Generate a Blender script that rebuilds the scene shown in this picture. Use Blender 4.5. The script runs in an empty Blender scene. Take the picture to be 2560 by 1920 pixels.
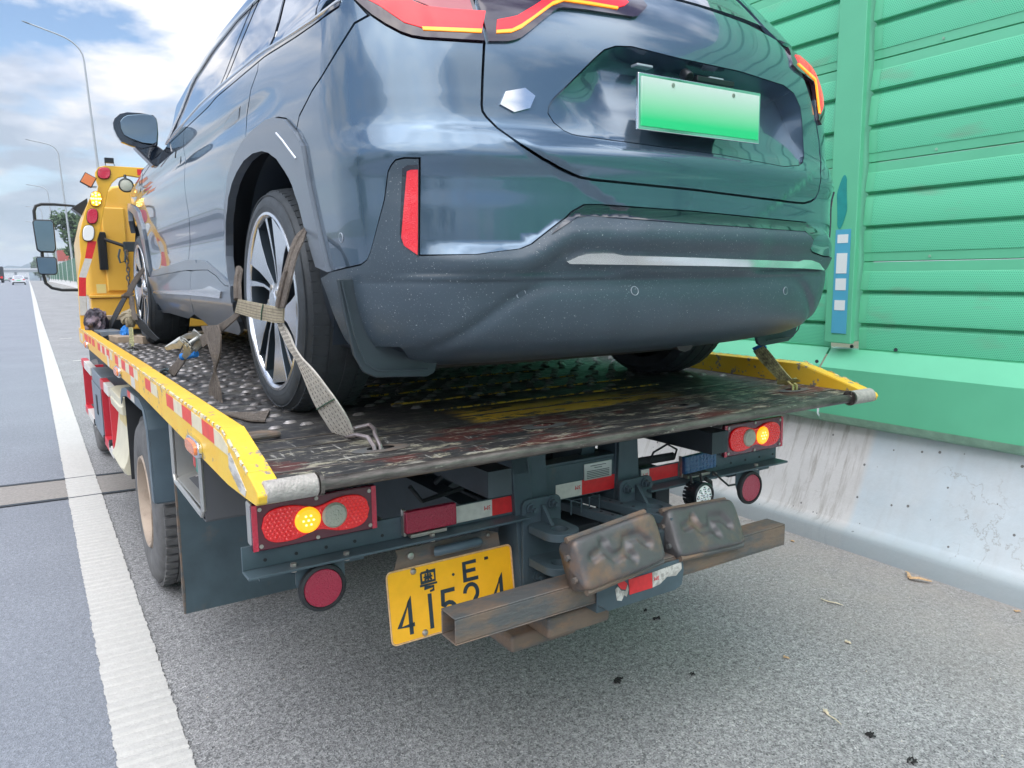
import bpy, bmesh, math, random
from mathutils import Vector, Matrix
random.seed(7)
PI = math.pi
sc = bpy.context.scene
# ---------------------------------------------------------------- camera
cam = bpy.data.cameras.new('camera'); camo = bpy.data.objects.new('camera', cam)
sc.collection.objects.link(camo); sc.camera = camo
CAM_H, YAW, PITCH, ROLL, FPX = 1.6161, 0.5584, 0.1420, 0.0121, 1911.1
cam.sensor_fit = 'HORIZONTAL'; cam.sensor_width = 36; cam.lens = FPX/2560*36
cam.clip_start = .05; cam.clip_end = 6000
_f = Vector((math.sin(YAW)*math.cos(PITCH), math.cos(YAW)*math.cos(PITCH), -math.sin(PITCH)))
_r = Vector((math.cos(YAW), -math.sin(YAW), 0)); _d = _f.cross(_r)
_r2 = _r*math.cos(ROLL)+_d*math.sin(ROLL); _d2 = _d*math.cos(ROLL)-_r*math.sin(ROLL)
camo.matrix_world = Matrix(((_r2.x, -_d2.x, -_f.x, 0), (_r2.y, -_d2.y, -_f.y, 0), (_r2.z, -_d2.z, -_f.z, CAM_H), (0, 0, 0, 1)))
# ---------------------------------------------------------------- sky, clouds, sun
SUN_EL, SUN_AZ = math.radians(56), math.radians(-128)      # azimuth measured from +Y towards +X
w = bpy.data.worlds.new('World'); sc.world = w; w.use_nodes = True
nt = w.node_tree; N = nt.nodes; Lk = nt.links
for n_ in list(N): N.remove(n_)
wo = N.new('ShaderNodeOutputWorld'); bg = N.new('ShaderNodeBackground'); bg2 = N.new('ShaderNodeBackground')
sky = N.new('ShaderNodeTexSky'); sky.sky_type = 'NISHITA'; sky.sun_disc = False
sky.sun_elevation = SUN_EL; sky.sun_rotation = SUN_AZ; sky.air_density = 1.0; sky.dust_density = .6; sky.ozone_density = 2.0
bg.inputs[1].default_value = .075
Lk.new(sky.outputs[0], bg.inputs[0])
tc = N.new('ShaderNodeTexCoord'); sep = N.new('ShaderNodeSeparateXYZ'); Lk.new(tc.outputs['Generated'], sep.inputs[0])
def wm(op, a, b=None):
    m = N.new('ShaderNodeMath'); m.operation = op
    for i, v in enumerate((a, b)):
        if v is None: continue
        if isinstance(v, (int, float)): m.inputs[i].default_value = v
        else: Lk.new(v, m.inputs[i])
    return m.outputs[0]
zc = wm('ADD', wm('MAXIMUM', sep.outputs[2], 0.0), .26)
px = wm('DIVIDE', sep.outputs[0], zc); py = wm('DIVIDE', sep.outputs[1], zc)
cmb = N.new('ShaderNodeCombineXYZ'); Lk.new(px, cmb.inputs[0]); Lk.new(py, cmb.inputs[1]); cmb.inputs[2].default_value = 3.3
nz = N.new('ShaderNodeTexNoise'); nz.inputs['Scale'].default_value = 2.3; nz.inputs['Detail'].default_value = 7; nz.inputs['Roughness'].default_value = .56
nz.inputs['Distortion'].default_value = .15
Lk.new(cmb.outputs[0], nz.inputs['Vector'])
cov = N.new('ShaderNodeValToRGB'); cov.color_ramp.elements[0].position = .40; cov.color_ramp.elements[1].position = .53
Lk.new(nz.outputs[0], cov.inputs[0])
nz2 = N.new('ShaderNodeTexNoise'); nz2.inputs['Scale'].default_value = 2.9; nz2.inputs['Detail'].default_value = 6; nz2.inputs['Roughness'].default_value = .55
cmb2 = N.new('ShaderNodeCombineXYZ'); Lk.new(px, cmb2.inputs[0]); Lk.new(py, cmb2.inputs[1]); cmb2.inputs[2].default_value = 8.1
Lk.new(cmb2.outputs[0], nz2.inputs['Vector'])
shade = N.new('ShaderNodeValToRGB')
shade.color_ramp.elements[0].position = .38; shade.color_ramp.elements[0].color = (.53, .61, .75, 1)
shade.color_ramp.elements[1].position = .57; shade.color_ramp.elements[1].color = (1.06, 1.04, 1.04, 1)
e_ = shade.color_ramp.elements.new(.48); e_.color = (.74, .80, .93, 1)
Lk.new(nz2.outputs[0], shade.inputs[0])
# low sky: even pale grey blue veil near the horizon
hz = N.new('ShaderNodeMapRange'); hz.inputs[1].default_value = .0; hz.inputs[2].default_value = .22; hz.inputs[3].default_value = .85; hz.inputs[4].default_value = 0
Lk.new(sep.outputs[2], hz.inputs[0])
mx = N.new('ShaderNodeMix'); mx.data_type = 'RGBA'; Lk.new(hz.outputs[0], mx.inputs[0]); Lk.new(shade.outputs[0], mx.inputs[6]); mx.inputs[7].default_value = (.52, .66, .78, 1)
Lk.new(mx.outputs[2], bg2.inputs[0]); zz_ = wm('MULTIPLY', wm('MULTIPLY', sep.outputs[2], sep.outputs[2]), 1.45); Lk.new(wm('ADD', zz_, .37), bg2.inputs[1])
covm = wm('MAXIMUM', cov.outputs[0], hz.outputs[0])
ms = N.new('ShaderNodeMixShader'); Lk.new(covm, ms.inputs[0]); Lk.new(bg.outputs[0], ms.inputs[1]); Lk.new(bg2.outputs[0], ms.inputs[2]); Lk.new(ms.outputs[0], wo.inputs[0])
sun = bpy.data.lights.new('sun', 'SUN'); suno = bpy.data.objects.new('sun', sun); sc.collection.objects.link(suno)
sun.energy = 1.15; sun.angle = math.radians(80); sun.color = (1, .95, .88)
sd = Vector((math.sin(SUN_AZ)*math.cos(SUN_EL), math.cos(SUN_AZ)*math.cos(SUN_EL), math.sin(SUN_EL)))
suno.rotation_euler = sd.to_track_quat('Z', 'Y').to_euler()
sc.view_settings.view_transform = 'Standard'; sc.view_settings.look = 'None'; sc.view_settings.gamma = 1
sc.view_settings.exposure = 1.3; sc.view_settings.use_curve_mapping = False
sc.render.engine = 'CYCLES'; sc.cycles.max_bounces = 8
# ---------------------------------------------------------------- materials
MAT = {}
def nodes(m): return m.node_tree.nodes, m.node_tree.links
def mat(name, col, rough=.5, metal=0, bump=0, bscale=40, var=0, vscale=6, col2=None, coat=0, spec=.5, emit=None, estr=0, trans=0, stretch=None, thr=None, coords='Object', col3=None, thr3=None, scale3=30):
    m = bpy.data.materials.new(name); m.use_nodes = True; n, l = nodes(m); b = n['Principled BSDF']
    b.inputs['Base Color'].default_value = (*col, 1); b.inputs['Roughness'].default_value = rough; b.inputs['Metallic'].default_value = metal
    b.inputs['Coat Weight'].default_value = coat; b.inputs['Coat Roughness'].default_value = .03; b.inputs['Specular IOR Level'].default_value = spec
    b.inputs['Transmission Weight'].default_value = trans
    if emit: b.inputs['Emission Color'].default_value = (*emit, 1); b.inputs['Emission Strength'].default_value = estr
    vec = None
    if var or col2 or bump or col3:
        t = n.new('ShaderNodeTexCoord'); mp = n.new('ShaderNodeMapping'); l.new(t.outputs[coords], mp.inputs[0])
        if stretch: mp.inputs['Scale'].default_value = stretch
        vec = mp.outputs[0]
    cur = None
    if col2 is not None:
        z = n.new('ShaderNodeTexNoise'); z.inputs['Scale'].default_value = vscale; z.inputs['Detail'].default_value = 8; z.inputs['Roughness'].default_value = .65
        l.new(vec, z.inputs['Vector']); r = n.new('ShaderNodeValToRGB'); l.new(z.outputs[0], r.inputs[0])
        a, c = thr or (.45, .6)
        r.color_ramp.elements[0].position = a; r.color_ramp.elements[1].position = c
        r.color_ramp.elements[0].color = (*col, 1); r.color_ramp.elements[1].color = (*col2, 1); cur = r.outputs[0]
    if col3 is not None:
        z = n.new('ShaderNodeTexNoise'); z.inputs['Scale'].default_value = scale3; z.inputs['Detail'].default_value = 10; z.inputs['Roughness'].default_value = .7
        l.new(vec, z.inputs['Vector']); r = n.new('ShaderNodeMapRange'); l.new(z.outputs[0], r.inputs[0]); r.inputs[1].default_value = thr3[0]; r.inputs[2].default_value = thr3[1]
        x = n.new('ShaderNodeMix'); x.data_type = 'RGBA'; l.new(r.outputs[0], x.inputs[0])
        if cur: l.new(cur, x.inputs[6])
        else: x.inputs[6].default_value = (*col, 1)
        x.inputs[7].default_value = (*col3, 1); cur = x.outputs[2]
    if var:
        z = n.new('ShaderNodeTexNoise'); z.inputs['Scale'].default_value = vscale*1.7; z.inputs['Detail'].default_value = 6
        l.new(vec, z.inputs['Vector']); r = n.new('ShaderNodeMapRange'); l.new(z.outputs[0], r.inputs[0]); r.inputs[1].default_value = .3; r.inputs[2].default_value = .7; r.inputs[3].default_value = 1-var; r.inputs[4].default_value = 1+var
        x = n.new('ShaderNodeMix'); x.data_type = 'RGBA'; x.blend_type = 'MULTIPLY'; x.inputs[0].default_value = 1
        if cur: l.new(cur, x.inputs[6])
        else: x.inputs[6].default_value = (*col, 1)
        l.new(r.outputs[0], x.inputs[7]); cur = x.outputs[2]
    if cur: l.new(cur, b.inputs['Base Color'])
    if bump:
        z = n.new('ShaderNodeTexNoise'); z.inputs['Scale'].default_value = bscale; z.inputs['Detail'].default_value = 4; l.new(vec, z.inputs['Vector'])
        q = n.new('ShaderNodeBump'); q.inputs['Strength'].default_value = bump; q.inputs['Distance'].default_value = .01; l.new(z.outputs[0], q.inputs['Height']); l.new(q.outputs[0], b.inputs['Normal'])
    MAT[name] = m; return m
mat('car_paint', (.088, .143, .205), .20, .60, coat=1, var=.02, vscale=900)
mat('cladding', (.052, .075, .098), .40, 0, bump=.02, bscale=1500, var=.06, vscale=5, col3=(.45, .48, .50), thr3=(.62, .66), scale3=210)
mat('flap', (.030, .044, .055), .5, bump=.03, bscale=900, var=.08, vscale=6)
mat('reflex_glow', (.62, .015, .03), .12, coat=1, bump=.3, bscale=300, emit=(1, .02, .04), estr=.08)  # bumper reflector, no lamp; a faint red glow is added to its colour
mat('arch_trim', (.15, .18, .22), .33, .1, coat=.3, var=.04, vscale=4)
mat('gloss_black', (.012, .018, .03), .06, 0, coat=1)
mat('liner', (.012, .022, .035), .7)
mat('underbody', (.075, .07, .068), .75, var=.3, vscale=9, bump=.2, bscale=30)
mat('car_glass', (.10, .12, .16), .02, .55, coat=1)
mat('chrome', (.75, .78, .80), .09, 1)
mat('satin_silver', (.78, .80, .82), .22, .9, var=.05)
mat('rim_silver', (.66, .69, .74), .24, .85)
mat('rim_dark', (.035, .05, .065), .28, .3, coat=.4)
mat('rubber', (.042, .050, .058), .62, bump=.15, bscale=90, var=.25, vscale=9, col3=(.12, .12, .12), thr3=(.66, .8), scale3=25)
mat('tail_red', (.60, .008, .015), .22, coat=.25, emit=(1, .02, .03), estr=.42)
mat('lamp_pale', (.42, .10, .12), .25, coat=.3)
mat('tail_amber', (.95, .30, .02), .15, coat=.5, emit=(1, .28, .01), estr=.55)
mat('smoked', (.035, .018, .03), .07, coat=1)
mat('lens_grey', (.40, .44, .50), .08, coat=1, spec=.8)
mat('yellow', (.82, .46, .045), .38, var=.05, vscale=3, col3=(.20, .16, .10), thr3=(.67, .72), scale3=22)
mat('yellow_chip', (.50, .32, .03), .5, col3=(.04, .04, .04), thr3=(.47, .52), scale3=45)
mat('yellow_worn', (.85, .50, .03), .42, col2=(.85, .55, .05), thr=(.4, .6), vscale=5, col3=(.26, .23, .20), thr3=(.585, .61), scale3=19, bump=.15, bscale=60)
mat('yellow_cab', (.80, .46, .07), .32, var=.05, vscale=2, coat=.3)
mat('chassis', (.060, .092, .110), .48, var=.18, vscale=5, col3=(.11, .10, .09), thr3=(.60, .78), scale3=7, bump=.08, bscale=60)
mat('chassis_dark', (.030, .042, .050), .6, var=.2, vscale=5)
mat('rust', (.19, .14, .105), .7, .2, col2=(.105, .11, .11), thr=(.42, .58), vscale=9, bump=.3, bscale=55, col3=(.30, .17, .10), thr3=(.58, .75), scale3=11, stretch=(.6, 1, 1.6))
mat('rust_pad', (.10, .098, .10), .44, .3, col2=(.22, .14, .095), thr=(.50, .66), vscale=5.5, bump=.15, bscale=60, var=.10)
mat('steel_worn', (.17, .15, .135), .42, .6, col2=(.06, .055, .05), thr=(.4, .62), vscale=26, bump=.25, bscale=120, stretch=(.25, 1, 1), col3=(.50, .47, .40), thr3=(.62, .70), scale3=40)
mat('roller', (.42, .39, .36), .6, .25, bump=.4, bscale=180, var=.18, vscale=40)
mat('red_tape', (.70, .03, .035), .42, var=.1, vscale=30)
mat('white_tape', (.62, .60, .55), .45, var=.08, vscale=30)
mat('rail_red', (.72, .07, .05), .5, var=.12, vscale=12)
mat('rail_white', (.70, .63, .45), .5, var=.10, vscale=14)
mat('text_red', (.65, .04, .05), .5)
mat('reflector_red', (.34, .008, .04), .3, coat=.6, bump=.5, bscale=220)
mat('reflector_blue', (.015, .09, .22), .35, coat=.5, bump=.5, bscale=220)
mat('lamp_red', (.55, .006, .012), .18, coat=.8, bump=.6, bscale=110, emit=(1, .01, .01), estr=.10)
mat('lamp_frame', (.10, .008, .022), .2, coat=.7)
mat('lamp_clear', (.50, .50, .40), .2, coat=.8, bump=.5, bscale=130)
mat('lamp_amber', (1, .42, .02), .2, coat=.5, emit=(1, .36, .01), estr=.55)
mat('led_core', (1, .8, .3), .3, emit=(1, .72, .18), estr=1.6)
mat('lamp_amber_off', (.80, .22, .06), .25, coat=.6, bump=.4, bscale=150)
mat('head_red', (.62, .02, .06), .22, coat=.8, bump=.5, bscale=140)
mat('white_lens', (.85, .87, .85), .25, coat=.6)
mat('black_plastic', (.012, .016, .02), .35)
mat('black_rubber', (.02, .022, .025), .7)
mat('plate_yellow', (.92, .47, .015), .38, var=.06, vscale=12, col3=(.45, .40, .32), thr3=(.70, .74), scale3=24)
mat('plate_ink', (.020, .040, .055), .5, col3=(.5, .5, .45), thr3=(.66, .70), scale3=40)
mat('plate_edge', (.62, .40, .20), .5, var=.2, vscale=60)
mat('bolt', (.45, .42, .38), .4, .8, var=.2, vscale=40)
mat('aluminium', (.52, .52, .50), .36, .75, var=.06, vscale=8)
mat('mirror', (.20, .27, .33), .02, 1)
mat('web_white', (.76, .72, .65), .9, bump=.8, bscale=420, var=.12, vscale=40, stretch=(1, 1, 1), col2=(.60, .56, .50), thr=(.4, .75))
mat('web_tan', (.47, .41, .29), .9, bump=.8, bscale=400, var=.16, vscale=35, col2=(.34, .30, .22), thr=(.4, .7))
mat('web_brown', (.20, .17, .145), .92, bump=.9, bscale=380, var=.2, vscale=30, col2=(.12, .10, .085), thr=(.4, .7))
mat('web_black', (.02, .024, .03), .85, bump=.5, bscale=300)
mat('web_olive', (.62, .62, .30), .9, bump=.8, bscale=400, col2=(.18, .17, .09), thr=(.42, .66), vscale=45)
mat('thread_green', (.06, .12, .08), .9)
mat('blue_cloth', (.02, .20, .60), .7)
mat('galvanized', (.40, .41, .39), .42, .6, var=.12, vscale=30)
mat('brass_hook', (.55, .50, .22), .3, .8)
mat('hook_steel', (.36, .31, .31), .38, .7, var=.12, vscale=40)
mat('wood', (.38, .30, .22), .85, var=.2, vscale=18, stretch=(.2, 1, 1))
mat('cream', (.62, .58, .44), .45, var=.06, vscale=6)
mat('cream_tape', (.62, .50, .22), .5, var=.08)
mat('guard_red', (.58, .03, .05), .42, var=.08, vscale=6)
mat('guard_white', (.66, .64, .60), .42, var=.08, vscale=6)
mat('toolbox', (.20, .24, .28), .38, .2, var=.08, vscale=5)
mat('mud_paint', (.085, .125, .155), .42, var=.12, vscale=5)
mat('tyre_old', (.125, .125, .125), .85, var=.22, vscale=8, bump=.2, bscale=60)
mat('rim_rusty', (.42, .34, .27), .6, .2, col2=(.22, .17, .13), thr=(.45, .7), vscale=9)
mat('button_red', (.55, .03, .03), .35)
mat('button_green', (.015, .22, .17), .3)
mat('label_dark', (.10, .105, .115), .5)
mat('arrow_white', (.75, .72, .72), .5)
mat('arrow_blue', (.10, .42, .58), .5)
mat('green_plate', (.15, .62, .30), .4)
mat('leaf', (.55, .36, .20), .8, var=.2, vscale=60)
mat('leaf_pale', (.62, .53, .38), .8, var=.2, vscale=60)
mat('dark_bit', (.015, .015, .015), .9)
mat('pole', (.42, .45, .47), .45, .3)
mat('label_cream', (.72, .62, .25), .5)
mat('scuffed', (.62, .60, .56), .5, col2=(.35, .33, .30), thr=(.45, .55), vscale=30, stretch=(1, .25, 1))

# ---------------------------------------------------------------- mesh helpers
class MB:
    def __init__(s): s.v = []; s.f = []; s.m = []; s.nrm = None
    def add(s, vs, fs, mi=0):
        o = len(s.v); s.v += [tuple(p) for p in vs]; s.f += [tuple(i+o for i in f) for f in fs]; s.m += [mi]*len(fs); return s
    def box(s, c, d, rot=None, mi=0):
        x, y, z = d[0]/2, d[1]/2, d[2]/2
        P = [Vector((a*x, b*y, e*z)) for a in (-1, 1) for b in (-1, 1) for e in (-1, 1)]
        if rot is not None: P = [rot @ p for p in P]
        P = [p+Vector(c) for p in P]
        return s.add(P, [(0, 1, 3, 2), (4, 6, 7, 5), (0, 4, 5, 1), (2, 3, 7, 6), (0, 2, 6, 4), (1, 5, 7, 3)], mi)
    def bb(s, a, b, mi=0):
        return s.box([(a[i]+b[i])/2 for i in range(3)], [abs(b[i]-a[i]) for i in range(3)], None, mi)
    def tube(s, pts, r, n=10, caps=True, mi=0, closed=False, flat=1.0, up=None):
        pts = [Vector(p) for p in pts]; k = len(pts); rr = r if isinstance(r, (list, tuple)) else [r]*k
        vs = []; prev = None
        for i, p in enumerate(pts):
            if closed: t = pts[(i+1) % k]-pts[i-1]
            else: t = pts[min(i+1, k-1)]-pts[max(i-1, 0)]
            t.normalize()
            if prev is None:
                u = Vector(up) if up is not None else (Vector((0, 0, 1)) if abs(t.z) < .9 else Vector((1, 0, 0)))
            else: u = prev
            u = (u-t*u.dot(t))
            if u.length < 1e-6: u = t.orthogonal()
            u.normalize(); w_ = t.cross(u); prev = u
            for j in range(n):
                a = 2*PI*j/n; vs.append(p+u*math.cos(a)*rr[i]*flat+w_*math.sin(a)*rr[i])
        fs = []
        for i in range(k if closed else k-1):
            for j in range(n):
                a = i*n+j; b = i*n+(j+1) % n; c = ((i+1) % k)*n+(j+1) % n; d = ((i+1) % k)*n+j
                fs.append((a, b, c, d))
        if caps and not closed: fs.append(tuple(range(n-1, -1, -1))); fs.append(tuple((k-1)*n+j for j in range(n)))
        return s.add(vs, fs, mi)
    def cyl(s, a, b, r, n=20, mi=0, r2=None): return s.tube([a, b], [r, r if r2 is None else r2], n, True, mi)
    def lathe(s, prof, c, ax='x', n=48, mi=0, sgn=1):
        """prof: (radius, along) pairs turned about an axis through c."""
        vs = []; c = Vector(c)
        for (r, t) in prof:
            for j in range(n):
                a = 2*PI*j/n; u, v_ = r*math.cos(a), r*math.sin(a); t_ = t*sgn
                p = {'x': (t_, u, v_), 'y': (u, t_, v_), 'z': (u, v_, t_)}[ax]; vs.append(c+Vector(p))
        fs = [(i*n+j, i*n+(j+1) % n, (i+1)*n+(j+1) % n, (i+1)*n+j) for i in range(len(prof)-1) for j in range(n)]
        return s.add(vs, fs, mi)
    def prism(s, poly, lo, hi, plane='xz', mi=0, M=None):
        """poly in the given plane extruded between lo and hi along the third axis."""
        def P(a, b, c):
            p = {'xz': (a, c, b), 'yz': (c, a, b), 'xy': (a, b, c)}[plane]; p = Vector(p)
            return M @ p if M is not None else p
        n = len(poly); vs = [P(a, b, lo) for a, b in poly]+[P(a, b, hi) for a, b in poly]
        fs = [tuple(range(n)), tuple(range(2*n-1, n-1, -1))]+[(i, i+n, (i+1) % n+n, (i+1) % n) for i in range(n)]
        return s.add(vs, fs, mi)
    def ribbon(s, pairs, th=.004, mi=0, sub=3):
        L = [Vector(p[0]) for p in pairs]; R_ = [Vector(p[1]) for p in pairs]
        def cr(P):
            o = []
            for i in range(len(P)-1):
                a, b, c, d = P[max(i-1, 0)], P[i], P[i+1], P[min(i+2, len(P)-1)]
                for k in range(sub):
                    t = k/sub; o.append(.5*((2*b)+(c-a)*t+(2*a-5*b+4*c-d)*t*t+(3*b-a-3*c+d)*t**3))
            return o+[P[-1]]
        L, R_ = cr(L), cr(R_); k = len(L); vs = []
        for i in range(k):
            t = (L[min(i+1, k-1)]+R_[min(i+1, k-1)])-(L[max(i-1, 0)]+R_[max(i-1, 0)])
            w_ = R_[i]-L[i]; nn = t.cross(w_)
            if nn.length < 1e-8: nn = Vector((1, 0, 0))
            nn.normalize()
            for q in (0, .25, .5, .75, 1):
                p = L[i].lerp(R_[i], q); vs.append(p+nn*(th/2+.0012*math.sin(q*PI*4)))
            for q in (1, .75, .5, .25, 0):
                p = L[i].lerp(R_[i], q); vs.append(p-nn*th/2)
        fs = [(i*10+j, i*10+(j+1) % 10, (i+1)*10+(j+1) % 10, (i+1)*10+j) for i in range(k-1) for j in range(10)]
        fs += [tuple(range(9, -1, -1)), tuple((k-1)*10+j for j in range(10))]
        return s.add(vs, fs, mi)
def build(name, mb, mats, parent=None, bev=0, smooth=True, ang=35, seg=2, fix=True, **tags):
    me = bpy.data.meshes.new(name); me.from_pydata([tuple(v) for v in mb.v], [], mb.f)
    for m in (mats if isinstance(mats, (list, tuple)) else [mats]): me.materials.append(MAT[m] if isinstance(m, str) else m)
    me.polygons.foreach_set('material_index', mb.m)
    if fix:
        bm = bmesh.new(); bm.from_mesh(me); bmesh.ops.recalc_face_normals(bm, faces=bm.faces); bm.to_mesh(me); bm.free()
    if smooth:
        me.polygons.foreach_set('use_smooth', [True]*len(me.polygons)); me.set_sharp_from_angle(angle=math.radians(ang))
    me.update()
    o = bpy.data.objects.new(name, me); sc.collection.objects.link(o)
    if parent: o.parent = parent
    if bev:
        b = o.modifiers.new('bevel', 'BEVEL'); b.width = bev; b.segments = seg; b.limit_method = 'ANGLE'; b.angle_limit = math.radians(35); b.harden_normals = True
    for k, v_ in tags.items(): o[k] = v_
    return o
def root(name, label, cat, loc, rz=0, group=None, kind=None):
    o = bpy.data.objects.new(name, None); sc.collection.objects.link(o); o.location = loc; o.rotation_euler = (0, 0, rz)
    o.empty_display_size = .1
    o['label'] = label; o['category'] = cat
    if group: o['group'] = group
    return o
def solo(name, mb, mats, label, cat, base=None, group=None, frame=None, **kw):
    """a top-level thing of one mesh; its vertices are given in `frame` and recentred on its own base."""
    V_ = [Vector(v) for v in mb.v]
    if base is None:
        base = Vector((sum(v.x for v in V_)/len(V_), sum(v.y for v in V_)/len(V_), min(v.z for v in V_)))
    base = Vector(base); mb.v = [tuple(v-base) for v in V_]
    o = build(name, mb, mats, **kw)
    if frame is not None: o.matrix_world = frame @ Matrix.Translation(base)
    else: o.location = base
    o['label'] = label; o['category'] = cat
    if group: o['group'] = group
    return o
def copy_tree(o, parent=None):
    c = o.copy(); sc.collection.objects.link(c)
    if parent is not None: c.parent = parent
    for ch in [x for x in bpy.data.objects if x.parent == o]: copy_tree(ch, c)
    return c
TX, TY, PSI = 1.5675, 1.7293, .0164
TF = Matrix.Translation((TX, TY, 0)) @ Matrix.Rotation(PSI, 4, 'Z')       # truck frame
# ---- panels lying on the car's body surface
def inside(p, poly):
    x, y = p; c = False; j = len(poly)-1
    for i in range(len(poly)):
        xi, yi = poly[i]; xj, yj = poly[j]
        if (yi > y) != (yj > y) and x < (xj-xi)*(y-yi)/(yj-yi)+xi: c = not c
        j = i
    return c
def clip(poly, ax, val, keep_gt):
    out = []; n = len(poly)
    for i in range(n):
        a, b = poly[i], poly[(i+1) % n]
        ia = (a[ax] >= val) if keep_gt else (a[ax] <= val); ib = (b[ax] >= val) if keep_gt else (b[ax] <= val)
        if ia: out.append(a)
        if ia != ib:
            t = (val-a[ax])/(b[ax]-a[ax]); p = [a[0]+(b[0]-a[0])*t, a[1]+(b[1]-a[1])*t]; p[ax] = val; out.append(tuple(p))
    return out
def area(p): return sum(p[i][0]*p[(i+1) % len(p)][1]-p[(i+1) % len(p)][0]*p[i][1] for i in range(len(p)))/2
def inset(poly, d):
    n = len(poly); sg = 1 if area(poly) > 0 else -1; out = []
    for i in range(n):
        a, b, c = Vector(poly[i-1]), Vector(poly[i]), Vector(poly[(i+1) % n])
        e1 = b-a; e2 = c-b
        if e1.length < 1e-6 or e2.length < 1e-6: continue
        e1.normalize(); e2.normalize(); n1 = Vector((-e1.y, e1.x)); n2 = Vector((-e2.y, e2.x)); m = n1+n2
        if m.length < .3: m = n1
        m.normalize(); k = min(2.0, 1/max(.3, m.dot(n1)))
        q = b+m*d*k*sg; out.append((q.x, q.y))
    return out
def dedupe(P):
    o = []
    for p in P:
        p = (float(p[0]), float(p[1]))
        if not o or abs(p[0]-o[-1][0])+abs(p[1]-o[-1][1]) > 1e-4: o.append(p)
    while len(o) > 1 and abs(o[0][0]-o[-1][0])+abs(o[0][1]-o[-1][1]) < 1e-4: o.pop()
    return o
from mathutils.geometry import delaunay_2d_cdt
def panel(name, poly, m, parent, off=0.0, gap=.0022, step=(.028, .02), skirt=.012, hole=None, offf=None, **tags):
    poly = dedupe(poly)
    if gap: poly = dedupe(inset(poly, gap))
    hp = None
    if hole: hp = dedupe(inset(dedupe(hole), -gap) if gap else hole)
    ds, dh = step; vl = []; ed = []
    for lp in [poly]+([hp] if hp else []):
        st0 = len(vl); dl = []
        for q in range(len(lp)):
            a, b = lp[q], lp[(q+1) % len(lp)]; kk = max(1, int(max(abs(b[0]-a[0])/ds, abs(b[1]-a[1])/dh)))
            for t in range(kk): dl.append((a[0]+(b[0]-a[0])*t/kk, a[1]+(b[1]-a[1])*t/kk))
        vl += dl; ed += [(st0+i, st0+(i+1) % len(dl)) for i in range(len(dl))]
    P = poly; nb = len(vl)
    s0, s1 = min(p[0] for p in P), max(p[0] for p in P); h0, h1 = min(p[1] for p in P), max(p[1] for p in P)
    hashb = {}
    for p in vl[:nb]: hashb.setdefault((int(p[0]/ds), int(p[1]/dh)), []).append(p)
    for i in range(math.floor(s0/ds), math.ceil(s1/ds)+1):
        for j in range(math.floor(h0/dh), math.ceil(h1/dh)+1):
            p = (i*ds, j*dh)
            if not inside(p, poly) or (hp and inside(p, hp)): continue
            near = False
            for a in (-1, 0, 1):
                for b in (-1, 0, 1):
                    for q in hashb.get((int(p[0]/ds)+a, int(p[1]/dh)+b), ()):
                        if ((p[0]-q[0])/ds)**2+((p[1]-q[1])/dh)**2 < .10: near = True
            if not near: vl.append(p)
    vo, eo, fo, _, _, _ = delaunay_2d_cdt([Vector(p) for p in vl], ed, [], 0, 1e-6)
    vl = [(v.x, v.y) for v in vo]; faces = []
    for f in fo:
        cx = sum(vl[k][0] for k in f)/len(f); cy = sum(vl[k][1] for k in f)/len(f)
        if inside((cx, cy), poly) and not (hp and inside((cx, cy), hp)): faces.append(list(f))
    g = offf or (lambda s_, h_: off)
    pts = []; nrm = []
    for (s_, h_) in vl:
        n_ = surf_n(s_, h_); p = surf(s_, h_); o = g(s_, h_)
        pts.append((p[0]+n_[0]*o, p[1]+n_[1]*o, p[2]+n_[2]*o)); nrm.append(n_)
    if offf:      # numeric normals when the offset varies
        nrm = []
        for (s_, h_) in vl:
            e = .004
            def Q(a, b):
                n_ = surf_n(a, b); p = surf(a, b); o = g(a, b); return Vector((p[0]+n_[0]*o, p[1]+n_[1]*o, p[2]+n_[2]*o))
            n_ = (Q(s_+e, h_)-Q(s_-e, h_)).cross(Q(s_, h_+e)-Q(s_, h_-e)); n_.normalize(); nrm.append(tuple(n_))
    # skirts round the rim, one quad per step of the outline
    if skirt:
        loops = [poly]+([hp] if hole else []); add = []
        for lp in loops:
            dl = []
            for q in range(len(lp)):
                a, b = lp[q], lp[(q+1) % len(lp)]; kk = max(1, int(math.hypot(b[0]-a[0], b[1]-a[1])/.03))
                for t in range(kk): dl.append((a[0]+(b[0]-a[0])*t/kk, a[1]+(b[1]-a[1])*t/kk))
            tb = []
            for (s_, h_) in dl:
                p = surf(s_, h_); n_ = surf_n(s_, h_); o_ = g(s_, h_); r_ = o_-skirt
                tb.append((tuple(p[i]+n_[i]*o_ for i in range(3)), tuple(p[i]+n_[i]*r_ for i in range(3)), n_))
            for q in range(len(tb)):
                A, B = tb[q], tb[(q+1) % len(tb)]
                if (Vector(A[0])-Vector(B[0])).length < 1e-6: continue
                i_ = len(pts); pts += [A[0], B[0], B[1], A[1]]
                nn = (Vector(B[0])-Vector(A[0])).cross(Vector(A[2]))
                if nn.length < 1e-9: nn = Vector((0, 0, 1))
                nn.normalize(); nrm += [tuple(nn)]*4; add.append([i_, i_+1, i_+2, i_+3])
        faces = faces+add
    mb = MB(); mb.add(pts, faces)
    o = build(name, mb, m, parent, smooth=False, fix=False, **tags); me = o.data
    me.polygons.foreach_set('use_smooth', [True]*len(me.polygons))
    # make winding agree with the normals
    bm = bmesh.new(); bm.from_mesh(me); bm.verts.ensure_lookup_table(); bm.normal_update()
    fl = [f for f in bm.faces if f.normal.dot(Vector(nrm[f.verts[0].index])) < 0]
    bmesh.ops.reverse_faces(bm, faces=fl); bm.to_mesh(me); bm.free()
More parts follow.
